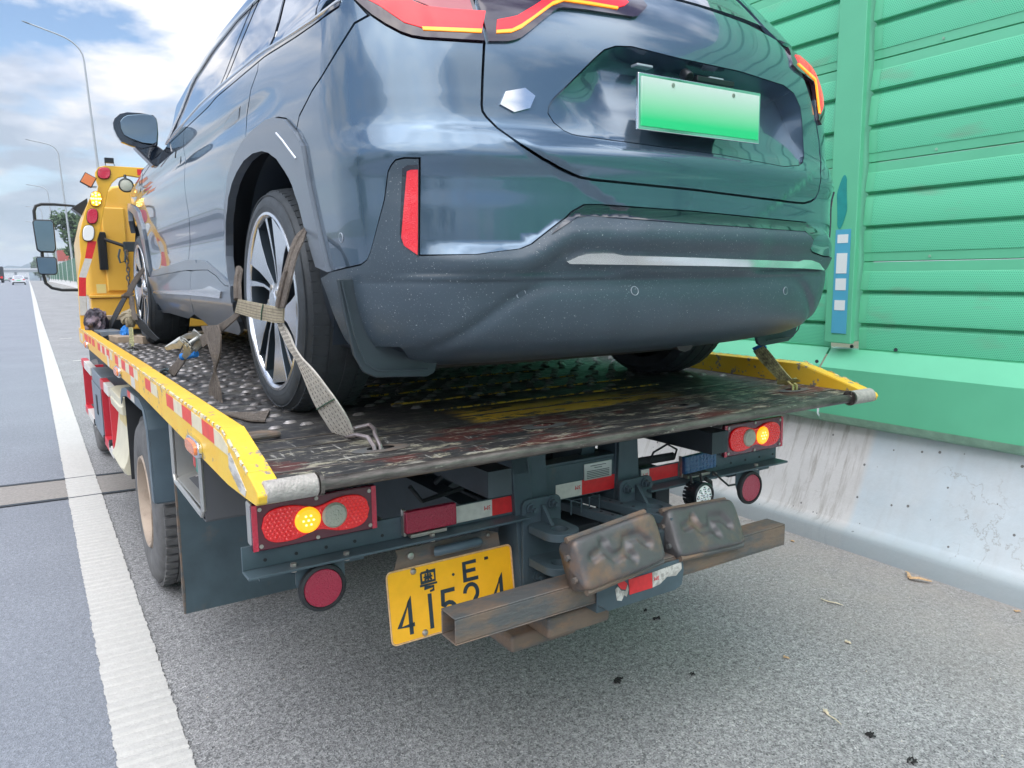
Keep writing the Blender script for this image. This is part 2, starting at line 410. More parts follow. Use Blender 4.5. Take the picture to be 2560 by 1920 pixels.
    me.normals_split_custom_set_from_vertices([Vector(n_) for n_ in nrm])
    return o
def mir(poly): return [(-a, b) for a, b in poly]
def strip_on(name, line, m, parent, width=.004, off=.001, th=.003, **tags):
    """a narrow raised strip that follows a polyline on the body."""
    mb = MB(); pts = [surf_o(a, b, off) for a, b in line]
    mb.tube(pts, width/2, 6); return build(name, mb, m, parent, **tags)

# ---------------------------------------------------------------- car body surface (car-local metres)
def _interp(x, xs, ys):
    if x <= xs[0]: return ys[0]
    if x >= xs[-1]: return ys[-1]
    i = 0
    while x > xs[i+1]: i += 1
    h = xs[i+1]-xs[i]; t = (x-xs[i])/h
    def sl(k):
        if k <= 0: return (ys[1]-ys[0])/(xs[1]-xs[0])
        if k >= len(xs)-1: return (ys[-1]-ys[-2])/(xs[-1]-xs[-2])
        a = (ys[k]-ys[k-1])/(xs[k]-xs[k-1]); b = (ys[k+1]-ys[k])/(xs[k+1]-xs[k])
        return 0.0 if a*b <= 0 else 2*a*b/(a+b)
    m0, m1 = sl(i), sl(i+1); t2 = t*t; t3 = t2*t
    return (2*t3-3*t2+1)*ys[i]+(t3-2*t2+t)*h*m0+(-2*t3+3*t2)*ys[i+1]+(t3-t2)*h*m1
def sstep(x, a, b):
    t = min(1, max(0, (x-a)/(b-a))); return t*t*(3-2*t)
BR = ([.16,.20,.235,.27,.32,.38,.42,.435,.46,.50,.62,.66,.69,.745,.765,.80,.83,.90,1.0,1.1,1.2,1.3,1.45,1.6,1.69],
      [-0.535, -0.725, -0.885, -0.96, -0.997, -1.013, -1.017, -1.015, -1.028, -1.035, -1.037, -1.035, -1.035, -1.045, -1.041, -1.015, -0.997, -0.985, -0.97, -0.94, -0.885, -0.805, -0.665, -0.485, -0.285])
WI = ([.16,.20,.25,.30,.38,.50,.62,.80,.92,1.0,1.10,1.16,1.20,1.35,1.50,1.60,1.66,1.69],
      [.80,.83,.865,.892,.915,.930,.940,.950,.952,.949,.938,.926,.904,.850,.790,.735,.66,.58])
RC = ([.16,.25,.35,.6,.8,1.0,1.2,1.6],[.20,.26,.30,.32,.33,.31,.26,.20])
ALPHA = 0.20
def surf(s, h):
    """s: metres round the plan outline (0 at the rear centre, negative on the left), h: height."""
    sg = -1.0 if s < 0 else 1.0; q = abs(s)
    br = _interp(h, *BR); w = _interp(h, *WI); r = _interp(h, *RC)
    a1 = w - r*(1-math.sin(ALPHA))
    S1 = .70; arc = r*(math.pi/2-ALPHA); S2 = S1+.36
    if q <= S1:
        x = q/S1*a1; kap = math.tan(ALPHA)/(2*a1); a = x; b = br+kap*x*x*(x/a1)**.6*1.0
    elif q <= S2:
        th = ALPHA+(math.pi/2-ALPHA)*(q-S1)/(S2-S1); b1 = br+math.tan(ALPHA)*a1/2
        a = a1+r*(math.sin(th)-math.sin(ALPHA)); b = b1+r*(math.cos(ALPHA)-math.cos(th))
    else:
        b1 = br+math.tan(ALPHA)*a1/2; b2 = b1+r*math.cos(ALPHA)
        t = q-S2
        b = b2+t; a = w+.012*sstep(b, -.4, .6)
        a -= .026*max(0, (b-1.4)/2.2)**2
        if b > 3.3: a -= .35*(b-3.3)**2
        # door dish, shoulder crease and flank
        k = sstep(b, .15, .7)*(1-sstep(b, 2.3, 2.8))
        a -= k*.026*math.exp(-((h-.60)/.11)**2)
        a += k*.012*math.exp(-((h-.36)/.07)**2)
        a -= .010*math.exp(-((h-1.0)/.035)**2)*sstep(b, -.3, .1)
    # bumper corner scoops and the cladding ridge
    aa = abs(a)
    if q <= S2:
        sh = .075*(sstep(aa, .42, .62) if s < 0 else sstep(aa, .68, .84))
        hh = h+sh
        if .47 < hh < .66:
            rid = _interp(hh, [.47,.50,.548,.556,.592,.60,.66], [0,.006,.030,.030,.006,.0,0])
            b -= rid*(1-sstep(aa, .70, .86))
        # concave sensor shelf across the bumper
        b += .011*math.exp(-((h-(.425-.20*sstep(aa, .48, .88)))/.024)**2)*(1-sstep(aa, .78, .92))
        # painted pod below its arched crease
        hc = .80-.16*sstep(.66-aa, 0, .42)
        b += (.012*sstep(hc-h, 0, .03)*sstep(aa, .22, .34))*(1 if h > .45 else 0)*(1-sstep(aa, .78, .92))
    return (sg*a, b, h)
def surf_n(s, h):
    e = .004
    p = surf(s+e, h); q = surf(s-e, h); u = [p[i]-q[i] for i in range(3)]
    p = surf(s, h+e); q = surf(s, h-e); v = [p[i]-q[i] for i in range(3)]
    n = (u[1]*v[2]-u[2]*v[1], u[2]*v[0]-u[0]*v[2], u[0]*v[1]-u[1]*v[0])
    l = math.sqrt(n[0]**2+n[1]**2+n[2]**2) or 1
    return (n[0]/l, n[1]/l, n[2]/l)
def surf_o(s, h, off):
    p = surf(s, h); n = surf_n(s, h)
    return (p[0]+n[0]*off, p[1]+n[1]*off, p[2]+n[2]*off)

# measured outlines: T on the car body (round-the-plan metres, height), D straps in the truck frame
T = {"tg_left":[[-0.6333,1.0233],[-0.6354,1.0181],[-0.6417,0.9908],[-0.6472,0.964],[-0.6527,0.9374],[-0.6598,0.9035],[-0.6669,0.8695],[-0.6675,0.8539],[-0.6599,0.8396],[-0.6396,0.813],[-0.6185,0.7921],[-0.5949,0.7719],[-0.5655,0.7546],[-0.5333,0.7377],[-0.5197,0.7324],[-0.4853,0.7174],[-0.4528,0.7058],[-0.4247,0.6978],[-0.3834,0.6935]],"tg_bottom":[[-0.3834,0.6935],[-0.3485,0.6923],[-0.3127,0.6912],[-0.2759,0.6901],[-0.2381,0.689],[-0.199,0.688],[-0.159,0.687],[-0.1176,0.6861],[-0.0751,0.6852],[-0.0314,0.6843],[0.0117,0.6827],[0.0559,0.681],[0.1014,0.6793],[0.1484,0.6777],[0.1971,0.6761],[0.2479,0.6745],[0.3011,0.6731],[0.3572,0.6718],[0.4358,0.6725],[0.5018,0.6717],[0.5564,0.6732],[0.6027,0.681],[0.6389,0.6936],[0.6534,0.7152],[0.6514,0.7408],[0.672,0.7811],[0.7181,0.8267]],"recess":[[-0.4863,0.862],[-0.4817,0.8764],[-0.4657,0.8959],[-0.4355,0.9205],[-0.4054,0.9454],[-0.3749,0.9708],[-0.3462,0.9948],[-0.316,1.0196],[-0.2815,1.0447],[-0.2399,1.0604],[-0.1825,1.0676],[-0.1402,1.0653],[-0.0965,1.0632],[-0.0515,1.0611],[-0.005,1.0591],[0.0349,1.0586],[0.0758,1.0582],[0.118,1.0578],[0.1614,1.0576],[0.2065,1.0576],[0.2534,1.0579],[0.3064,1.0548],[0.3624,1.052],[0.4224,1.0498],[0.4872,1.0484],[0.5459,1.0308],[0.5771,0.9887],[0.5838,0.9499],[0.5858,0.9104],[0.5874,0.8708],[0.5846,0.8306],[0.5509,0.8064],[0.5072,0.7925],[0.4031,0.7791],[0.3456,0.7811],[0.2919,0.7833],[0.2411,0.7858],[0.1928,0.7884],[0.1464,0.7911],[0.1015,0.7938],[0.059,0.7946],[0.0176,0.7955],[-0.0228,0.7964],[-0.0624,0.7972],[-0.101,0.7981],[-0.1388,0.799],[-0.1754,0.8],[-0.2112,0.801],[-0.2459,0.8022],[-0.2797,0.8034],[-0.3126,0.8046],[-0.3446,0.806],[-0.3759,0.8074],[-0.4064,0.8089],[-0.4295,0.8117],[-0.4495,0.8202],[-0.4739,0.8395]],"paint_low":[[-1.1655,0.4646],[-1.0849,0.4702],[-1.0237,0.4756],[-0.9837,0.4809],[-0.963,0.4926],[-0.9509,0.5103],[-0.9394,0.5361],[-0.9287,0.5617],[-0.9186,0.5871],[-0.909,0.6123],[-0.8995,0.6374],[-0.8917,0.6708],[-0.8854,0.7036],[-0.8802,0.7163],[-0.8699,0.7295],[-0.8527,0.7333],[-0.821,0.732],[-0.8202,0.7106],[-0.8206,0.6853],[-0.8224,0.6596],[-0.8248,0.6336],[-0.8268,0.6076],[-0.8288,0.5816],[-0.8308,0.5554],[-0.833,0.5292],[-0.8363,0.5027],[-0.8332,0.5002],[-0.8099,0.5],[-0.7877,0.4999],[-0.7659,0.4998],[-0.7437,0.4998],[-0.7202,0.4999],[-0.6945,0.5033],[-0.6643,0.5068],[-0.6336,0.5103],[-0.605,0.5137],[-0.5727,0.5258],[-0.5476,0.5421],[-0.5206,0.5595],[-0.4929,0.5772],[-0.4633,0.5953],[-0.4473,0.6099],[-0.4074,0.6293],[-0.3561,0.6308],[-0.3243,0.6297],[-0.2945,0.6283],[-0.2622,0.6273],[-0.2271,0.6264],[-0.1901,0.6256],[-0.1521,0.6249],[-0.1131,0.6243],[-0.0729,0.6236],[-0.0317,0.623],[0.0113,0.6215],[0.0553,0.6201],[0.1007,0.6186],[0.1474,0.6171],[0.1959,0.6156],[0.2478,0.6143],[0.3126,0.6139],[0.3729,0.6129],[0.4336,0.6118],[0.499,0.6109],[0.5709,0.6101],[0.6462,0.6024],[0.636,0.5675]],"gloss_low":[[-0.5186,0.5479],[-0.4922,0.5627],[-0.4638,0.5778],[-0.4312,0.5935],[-0.3953,0.5987],[-0.377,0.597],[-0.3427,0.5955],[-0.31,0.5939],[-0.278,0.5921],[-0.2445,0.5905],[-0.207,0.5891],[-0.1679,0.5878],[-0.1276,0.5865],[-0.0862,0.5852],[-0.0437,0.584],[-0.0024,0.5829],[0.0397,0.5819],[0.0829,0.5809],[0.1274,0.5798],[0.1735,0.5788],[0.2213,0.5778],[0.278,0.5773],[0.3423,0.5771],[0.3993,0.5764],[0.4603,0.5757],[0.5268,0.5753],[0.5686,0.5526]],"trim":[[-0.4722,0.4875],[-0.4382,0.5008],[-0.4157,0.509],[-0.3652,0.5112],[-0.3258,0.5103],[-0.292,0.503],[-0.255,0.5019],[-0.2142,0.5008],[-0.1706,0.4999],[-0.1256,0.4989],[-0.0792,0.4979],[-0.0357,0.4969],[0.0089,0.4959],[0.0547,0.4949],[0.1017,0.4938],[0.1504,0.4927],[0.2009,0.4917],[0.2558,0.4906],[0.3238,0.4898],[0.3855,0.4887],[0.4495,0.4876],[0.519,0.4866],[0.543,0.4918],[0.6028,0.4909],[0.6762,0.4818],[0.7434,0.4586],[0.6332,0.4616],[0.5359,0.4645],[0.4656,0.4658],[0.4005,0.467],[0.3395,0.4683],[0.2715,0.4694],[0.2134,0.4706],[0.1621,0.4718],[0.113,0.473],[0.0654,0.4741],[0.0174,0.4747],[-0.0293,0.4752],[-0.0749,0.4758],[-0.1192,0.4763],[-0.1621,0.4768],[-0.2038,0.4773],[-0.2438,0.4779],[-0.2797,0.4785],[-0.3147,0.4791],[-0.3507,0.4797],[-0.3878,0.4802],[-0.4238,0.4808],[-0.4593,0.4813]],"refl_black":[[-0.8546,0.7115],[-0.8438,0.7184],[-0.8205,0.7188],[-0.82,0.6951],[-0.8213,0.6707],[-0.823,0.6461],[-0.8251,0.6214],[-0.8267,0.5967],[-0.8284,0.5719],[-0.8301,0.547],[-0.8321,0.522],[-0.8353,0.4968],[-0.8519,0.5152],[-0.8698,0.5336],[-0.8716,0.5541],[-0.8684,0.5807],[-0.8654,0.6071],[-0.8622,0.6334],[-0.8588,0.6598],[-0.856,0.6858]],"reflector":[[-0.8442,0.7038],[-0.8367,0.7073],[-0.8217,0.7074],[-0.8223,0.6824],[-0.8238,0.6569],[-0.826,0.6313],[-0.8278,0.6057],[-0.8295,0.58],[-0.8314,0.5541],[-0.8333,0.5282],[-0.8364,0.5021],[-0.8631,0.5257],[-0.8677,0.5462],[-0.8635,0.5728],[-0.8594,0.5992],[-0.8555,0.6255],[-0.851,0.6519],[-0.8472,0.678]],"clad_corner":[[-1.2419,0.4483],[-1.2221,0.4153],[-1.2063,0.3825],[-1.1946,0.3495],[-1.1836,0.3117],[-1.1715,0.2729],[-1.1535,0.2602],[-1.1209,0.2548],[-1.0368,0.2617],[-0.9813,0.2654],[-0.939,0.2675],[-0.9026,0.2687]],"flap":[[-1.2661,0.4495],[-1.2797,0.412],[-1.299,0.3737],[-1.327,0.3339],[-1.3486,0.2996],[-1.3762,0.2628],[-1.3508,0.2225],[-1.2493,0.1784],[-1.1526,0.165],[-1.0942,0.165],[-1.0306,0.165],[-0.9265,0.165],[-0.8438,0.165],[-0.7687,0.165],[-0.6868,0.165],[-0.6951,0.165],[-0.7536,0.165],[-0.8779,0.225],[-0.9014,0.2675]],"s1":[[-1.0566,0.5533]],"s2":[[-0.592,0.4026]],"s3":[[-0.2301,0.4016]],"s4":[[0.4728,0.3882]],"lampL_low":[[-0.9225,1.1334],[-0.8988,1.1078],[-0.8776,1.0843],[-0.8487,1.059],[-0.8168,1.0362],[-0.7959,1.0268],[-0.7699,1.0221],[-0.7452,1.0214],[-0.7199,1.0215],[-0.6931,1.0224],[-0.6634,1.0232],[-0.6331,1.0243]],"lampL_red":[[-0.8914,1.1278],[-0.8581,1.1046],[-0.8404,1.0883],[-0.8236,1.0727],[-0.8074,1.0577],[-0.7726,1.0447],[-0.7477,1.0449],[-0.7222,1.046],[-0.6954,1.048],[-0.6658,1.05],[-0.6358,1.0522],[-0.6135,1.1],[-0.6447,1.0985],[-0.6752,1.0972],[-0.7049,1.096],[-0.7313,1.0968],[-0.757,1.0987],[-0.7831,1.1114],[-0.7925,1.1198],[-0.8161,1.1204],[-0.8402,1.1218],[-0.8651,1.1242]],"lampL_amb":[[-0.7723,1.0467],[-0.7474,1.0465],[-0.7219,1.0472],[-0.6951,1.0488],[-0.6657,1.0504],[-0.6358,1.0522],[-0.6391,1.0428],[-0.6681,1.0414],[-0.6966,1.0401],[-0.7223,1.0388],[-0.7469,1.0384],[-0.7709,1.0388]],"lampT_low":[[-0.6262,1.023],[-0.5998,1.0256],[-0.5729,1.0283],[-0.5536,1.0334],[-0.5343,1.0417],[-0.5091,1.0591],[-0.4804,1.0807],[-0.4505,1.103],[-0.4188,1.1266],[-0.4019,1.1372],[-0.3831,1.1427],[-0.349,1.1455],[-0.314,1.1485],[-0.2746,1.15],[-0.234,1.1518],[-0.1919,1.1539],[-0.1483,1.1564],[-0.1278,1.1627],[-0.0803,1.1984],[-0.068,1.2089],[-0.0744,1.2354]],"lampT_red":[[-0.589,1.0809],[-0.5986,1.0531],[-0.5565,1.0608],[-0.5262,1.077],[-0.4911,1.0999],[-0.454,1.1242],[-0.4149,1.1504],[-0.3785,1.1701],[-0.3776,1.1741],[-0.4239,1.1658],[-0.4757,1.1315],[-0.5307,1.0986],[-0.557,1.09]],"lampT_red2":[[-0.3776,1.1741],[-0.3789,1.1688],[-0.3363,1.1703],[-0.2922,1.1723],[-0.2452,1.1742],[-0.1961,1.1766],[-0.1654,1.1893],[-0.1453,1.2039],[-0.1637,1.2163],[-0.2114,1.2065],[-0.2564,1.1975],[-0.2989,1.1892],[-0.3391,1.1814]],"lampT_amb":[[-0.6004,1.0457],[-0.5866,1.0479],[-0.5727,1.0501],[-0.5587,1.0523],[-0.544,1.0592],[-0.5292,1.0661],[-0.5156,1.0755],[-0.5018,1.085],[-0.4878,1.0946],[-0.471,1.1061],[-0.4537,1.1179],[-0.4359,1.1302],[-0.4176,1.1429],[-0.3967,1.1528],[-0.3756,1.1632],[-0.3597,1.1638],[-0.3436,1.1645],[-0.3273,1.1652],[-0.3108,1.166],[-0.294,1.1669],[-0.2755,1.1676],[-0.2567,1.1683],[-0.2375,1.1692],[-0.2181,1.1701],[-0.1983,1.171],[-0.1956,1.1781],[-0.2154,1.1773],[-0.2349,1.1766],[-0.254,1.176],[-0.2729,1.1755],[-0.2914,1.175],[-0.3094,1.1739],[-0.327,1.1728],[-0.3445,1.1719],[-0.3616,1.171],[-0.3785,1.1701],[-0.3961,1.1614],[-0.414,1.153],[-0.4324,1.14],[-0.4504,1.1274],[-0.468,1.1153],[-0.4851,1.1036],[-0.499,1.0946],[-0.5127,1.0857],[-0.5262,1.077],[-0.5415,1.0688],[-0.5565,1.0608],[-0.5707,1.0582],[-0.5847,1.0556],[-0.5986,1.0531]],"lampR":[[0.6407,1.2127],[0.573,1.1346],[0.5954,1.1202],[0.6506,1.1085],[0.7122,1.0979],[0.7125,1.0632],[0.7026,1.0125],[0.7019,0.9648],[0.7244,0.9506],[0.8798,1.0748],[0.7828,1.0521],[0.7944,1.1021],[0.8422,1.1987],[0.7095,1.1864]],"lampR_red":[[0.6435,1.1811],[0.631,1.1494],[0.677,1.1307],[0.7315,1.1137],[0.7197,1.0646],[0.7131,1.0242],[0.713,0.9859],[0.7586,1.0268],[0.8055,1.1011],[0.7844,1.1529],[0.7259,1.1723],[0.6916,1.1884]],"lampR_amb":[[0.6154,1.1447],[0.6206,1.1384],[0.6666,1.1212],[0.7192,1.1051],[0.7059,1.0619],[0.7013,1.0235],[0.7016,0.9868],[0.7134,0.9888],[0.7135,1.0257],[0.7197,1.0646],[0.7354,1.1145],[0.6777,1.1301],[0.6291,1.1475]],"arch_A1":[[-1.1655,0.4646],[-1.1769,0.4943],[-1.1844,0.5242],[-1.1924,0.5541],[-1.201,0.5842],[-1.2099,0.6144],[-1.2154,0.6489],[-1.2223,0.6834],[-1.2354,0.7181],[-1.2444,0.7503],[-1.2354,0.7825],[-1.2188,0.8151],[-1.2607,0.8612],[-1.2731,0.8688]],"arch_A2":[[-1.2731,0.8688],[-1.2828,0.8737],[-1.3556,0.9139],[-1.4351,0.9309],[-1.5296,0.9397],[-1.6722,0.9319],[-1.7998,0.9161]],"arch_A3":[[-1.7998,0.9161],[-1.9197,0.881],[-2.0254,0.8315],[-2.1052,0.7848],[-2.1868,0.7376],[-2.2299,0.6945],[-2.3008,0.6508],[-2.363,0.6044],[-2.3651,0.5617],[-2.3455,0.5185],[-2.325,0.4756],[-2.2523,0.4185]],"arch_in":[[-1.2387,0.4494],[-1.2605,0.4802],[-1.2749,0.5113],[-1.2914,0.5517],[-1.3091,0.5925],[-1.321,0.6275],[-1.3312,0.6627],[-1.3686,0.7173],[-1.4214,0.7633],[-1.4612,0.8097],[-1.5239,0.8375],[-1.5908,0.8516],[-1.6925,0.8577],[-1.8024,0.8481],[-1.9107,0.8209],[-2.0182,0.7879],[-2.1065,0.7498],[-2.1609,0.7056],[-2.247,0.661],[-2.3044,0.6227],[-2.3372,0.582],[-2.3413,0.5397],[-2.3162,0.4967],[-2.2908,0.4542],[-2.2725,0.412],[-2.2665,0.3563],[-2.3373,0.2966],[-2.3729,0.2047]],"door_r_seam":[[-1.6627,1.1202],[-1.7334,1.0735],[-1.7637,1.0368],[-1.8123,1.0029],[-1.7939,0.9571],[-1.7998,0.9161]],"door_f_seam":[[-2.8962,1.007],[-2.8643,0.9432],[-2.8926,0.8871],[-2.9014,0.8109],[-2.9595,0.7238],[-3.0189,0.6808],[-3.0908,0.6362],[-3.167,0.5812],[-3.1994,0.5311],[-3.0707,0.4864]],"sill_seam":[[-3.0707,0.4864],[-3.0781,0.4058],[-3.1437,0.326],[-3.2552,0.2729]],"fend_seam":[[-3.9165,1.1017],[-4.2516,1.0719],[-4.3281,1.0081],[-4.2795,0.9309],[-4.2784,0.8344],[-4.3134,0.7543],[-4.3366,0.6747],[-4.3638,0.5935],[-4.354,0.5293],[-4.3348,0.4651]],"ridge_top":[[-4.3112,0.5017],[-3.915,0.5178],[-3.5407,0.5315],[-3.2226,0.5433],[-2.9108,0.5383],[-2.7776,0.5299],[-2.5766,0.4898],[-2.3899,0.4535],[-2.2275,0.4202]],"ridge_low":[[-4.3837,0.4653],[-3.9306,0.4756],[-3.5352,0.4843],[-3.2025,0.4918],[-2.9387,0.4897],[-2.7038,0.488],[-2.524,0.4606],[-2.3563,0.4211],[-2.2523,0.4185]],"sill_bot":[[-4.7447,0.2325],[-4.0977,0.2457],[-3.5119,0.2368],[-3.2476,0.2282],[-3.0015,0.2201],[-2.7737,0.2125],[-2.5646,0.2085],[-2.3729,0.2047]],"farch_in":[[-4.7322,0.236],[-4.5427,0.3205],[-4.4848,0.3955],[-4.5034,0.4683],[-4.483,0.5326],[-4.4686,0.5963],[-4.5185,0.7109],[-4.6084,0.8267],[-4.734,0.8794],[-4.9206,0.9142],[-5.13,0.9315],[-5.18,0.97]],"farch_out":[[-4.3837,0.4653],[-4.3866,0.5414],[-4.3844,0.6171],[-4.3658,0.6918],[-4.3961,0.792],[-4.4772,0.8734],[-4.6526,0.9248],[-4.8942,0.9576],[-5.13,0.9802]],"q_seam":[[-0.8873,1.0876],[-0.9263,1.0737],[-0.9425,1.055],[-0.9594,1.0367],[-0.9776,1.019],[-0.9983,1.0005],[-1.0219,0.9829],[-1.0507,0.9666],[-1.1223,0.947],[-1.1675,0.9286],[-1.2392,0.9017],[-1.2731,0.8688]],"belt":[[-3.3165,1.1245],[-3.0936,1.1273],[-2.8929,1.1301],[-2.7096,1.1328],[-2.5416,1.1352],[-2.3872,1.1376],[-2.2343,1.1496],[-2.1029,1.1485],[-1.9846,1.1485],[-1.876,1.149],[-1.7751,1.1497],[-1.6805,1.1505],[-1.5912,1.1511],[-1.4789,1.1436],[-1.3738,1.1364],[-1.2748,1.1293],[-1.1682,1.1238],[-1.0699,1.1187],[-1.0142,1.12],[-0.9756,1.1274],[-0.9434,1.1378]],"belt2":[[-3.397,1.1366],[-3.2028,1.1472],[-3.0278,1.1577],[-2.8773,1.1699],[-2.766,1.1875],[-2.646,1.2014],[-2.4832,1.2012],[-2.333,1.201],[-2.1723,1.1948],[-2.0289,1.1901],[-1.9023,1.1873],[-1.7866,1.1852],[-1.6798,1.1836],[-1.5396,1.1685],[-1.4227,1.1583],[-1.3171,1.1496],[-1.2064,1.1417],[-1.1043,1.1343],[-1.0438,1.1324],[-1.003,1.1366],[-0.9712,1.1445]],"roofline":[[-3.397,1.1366],[-3.319,1.1804],[-3.2787,1.2315],[-3.1839,1.2722],[-3.1072,1.3163],[-3.0397,1.3618],[-2.9748,1.4079],[-2.8329,1.4315],[-2.6999,1.4546],[-2.5763,1.4778],[-2.4299,1.4853],[-2.2937,1.4926],[-2.1657,1.4993],[-2.0093,1.4902],[-1.8699,1.4837]],"bpill":[[-2.2074,1.1504],[-2.2382,1.1983],[-2.2314,1.2394],[-2.1836,1.2695],[-2.1326,1.2983],[-2.084,1.3273],[-2.0114,1.3607],[-1.941,1.3939],[-1.8783,1.4225],[-1.8181,1.4516]],"cpill":[[-1.5937,1.1572],[-1.6081,1.1992],[-1.5914,1.2335],[-1.5579,1.2669],[-1.5207,1.2991],[-1.4839,1.3313]],"handle":[[-1.872,1.0413],[-1.936,1.0418],[-2.0119,1.037],[-2.053,1.0299],[-2.0962,1.0228],[-2.1161,1.0057],[-2.0562,1.0034],[-1.9696,1.0048],[-1.9129,1.0092],[-1.892,1.0253]],"handleF":[[-2.9919,1.0195],[-3.1182,1.0191],[-3.1838,1.0103],[-3.2466,1.0005],[-3.2232,0.982],[-3.1197,0.9793],[-3.0245,0.9885]],"flap_charge":[[-4.2768,1.0892],[-4.4679,1.0714],[-4.5212,1.0521],[-4.595,1.0345],[-4.6652,1.0109],[-4.5755,0.9846],[-4.4589,0.9914],[-4.4085,1.0136],[-4.3318,1.0325],[-4.2882,1.0591]],"sill_chrome":[[-4.3461,0.3782],[-4.0009,0.3828],[-3.7504,0.3861],[-3.5272,0.389],[-3.3251,0.3917],[-3.1412,0.3941],[-2.9409,0.3989],[-2.7578,0.4033],[-2.6163,0.417],[-2.5164,0.4101],[-2.4013,0.3969],[-2.4362,0.3701],[-2.5775,0.3714],[-2.7296,0.3728],[-2.8618,0.3732],[-3.0027,0.3736],[-3.1534,0.3741],[-3.3358,0.3732],[-3.536,0.3721],[-3.7574,0.371],[-4.004,0.3696],[-4.3511,0.3669]],"arch_crease":[[-1.4187,0.8813],[-1.365,0.8522],[-1.3177,0.8181],[-1.2866,0.7863]],"pod_crease":[[-0.8524,0.7444],[-0.8191,0.7473],[-0.7979,0.7448],[-0.7772,0.7426],[-0.7567,0.7406],[-0.7358,0.737],[-0.7144,0.7338],[-0.6906,0.7308],[-0.6591,0.7235],[-0.6267,0.7162],[-0.5929,0.7033],[-0.5593,0.6899],[-0.5256,0.6727],[-0.491,0.6554],[-0.4619,0.6426],[-0.4322,0.6296]]}
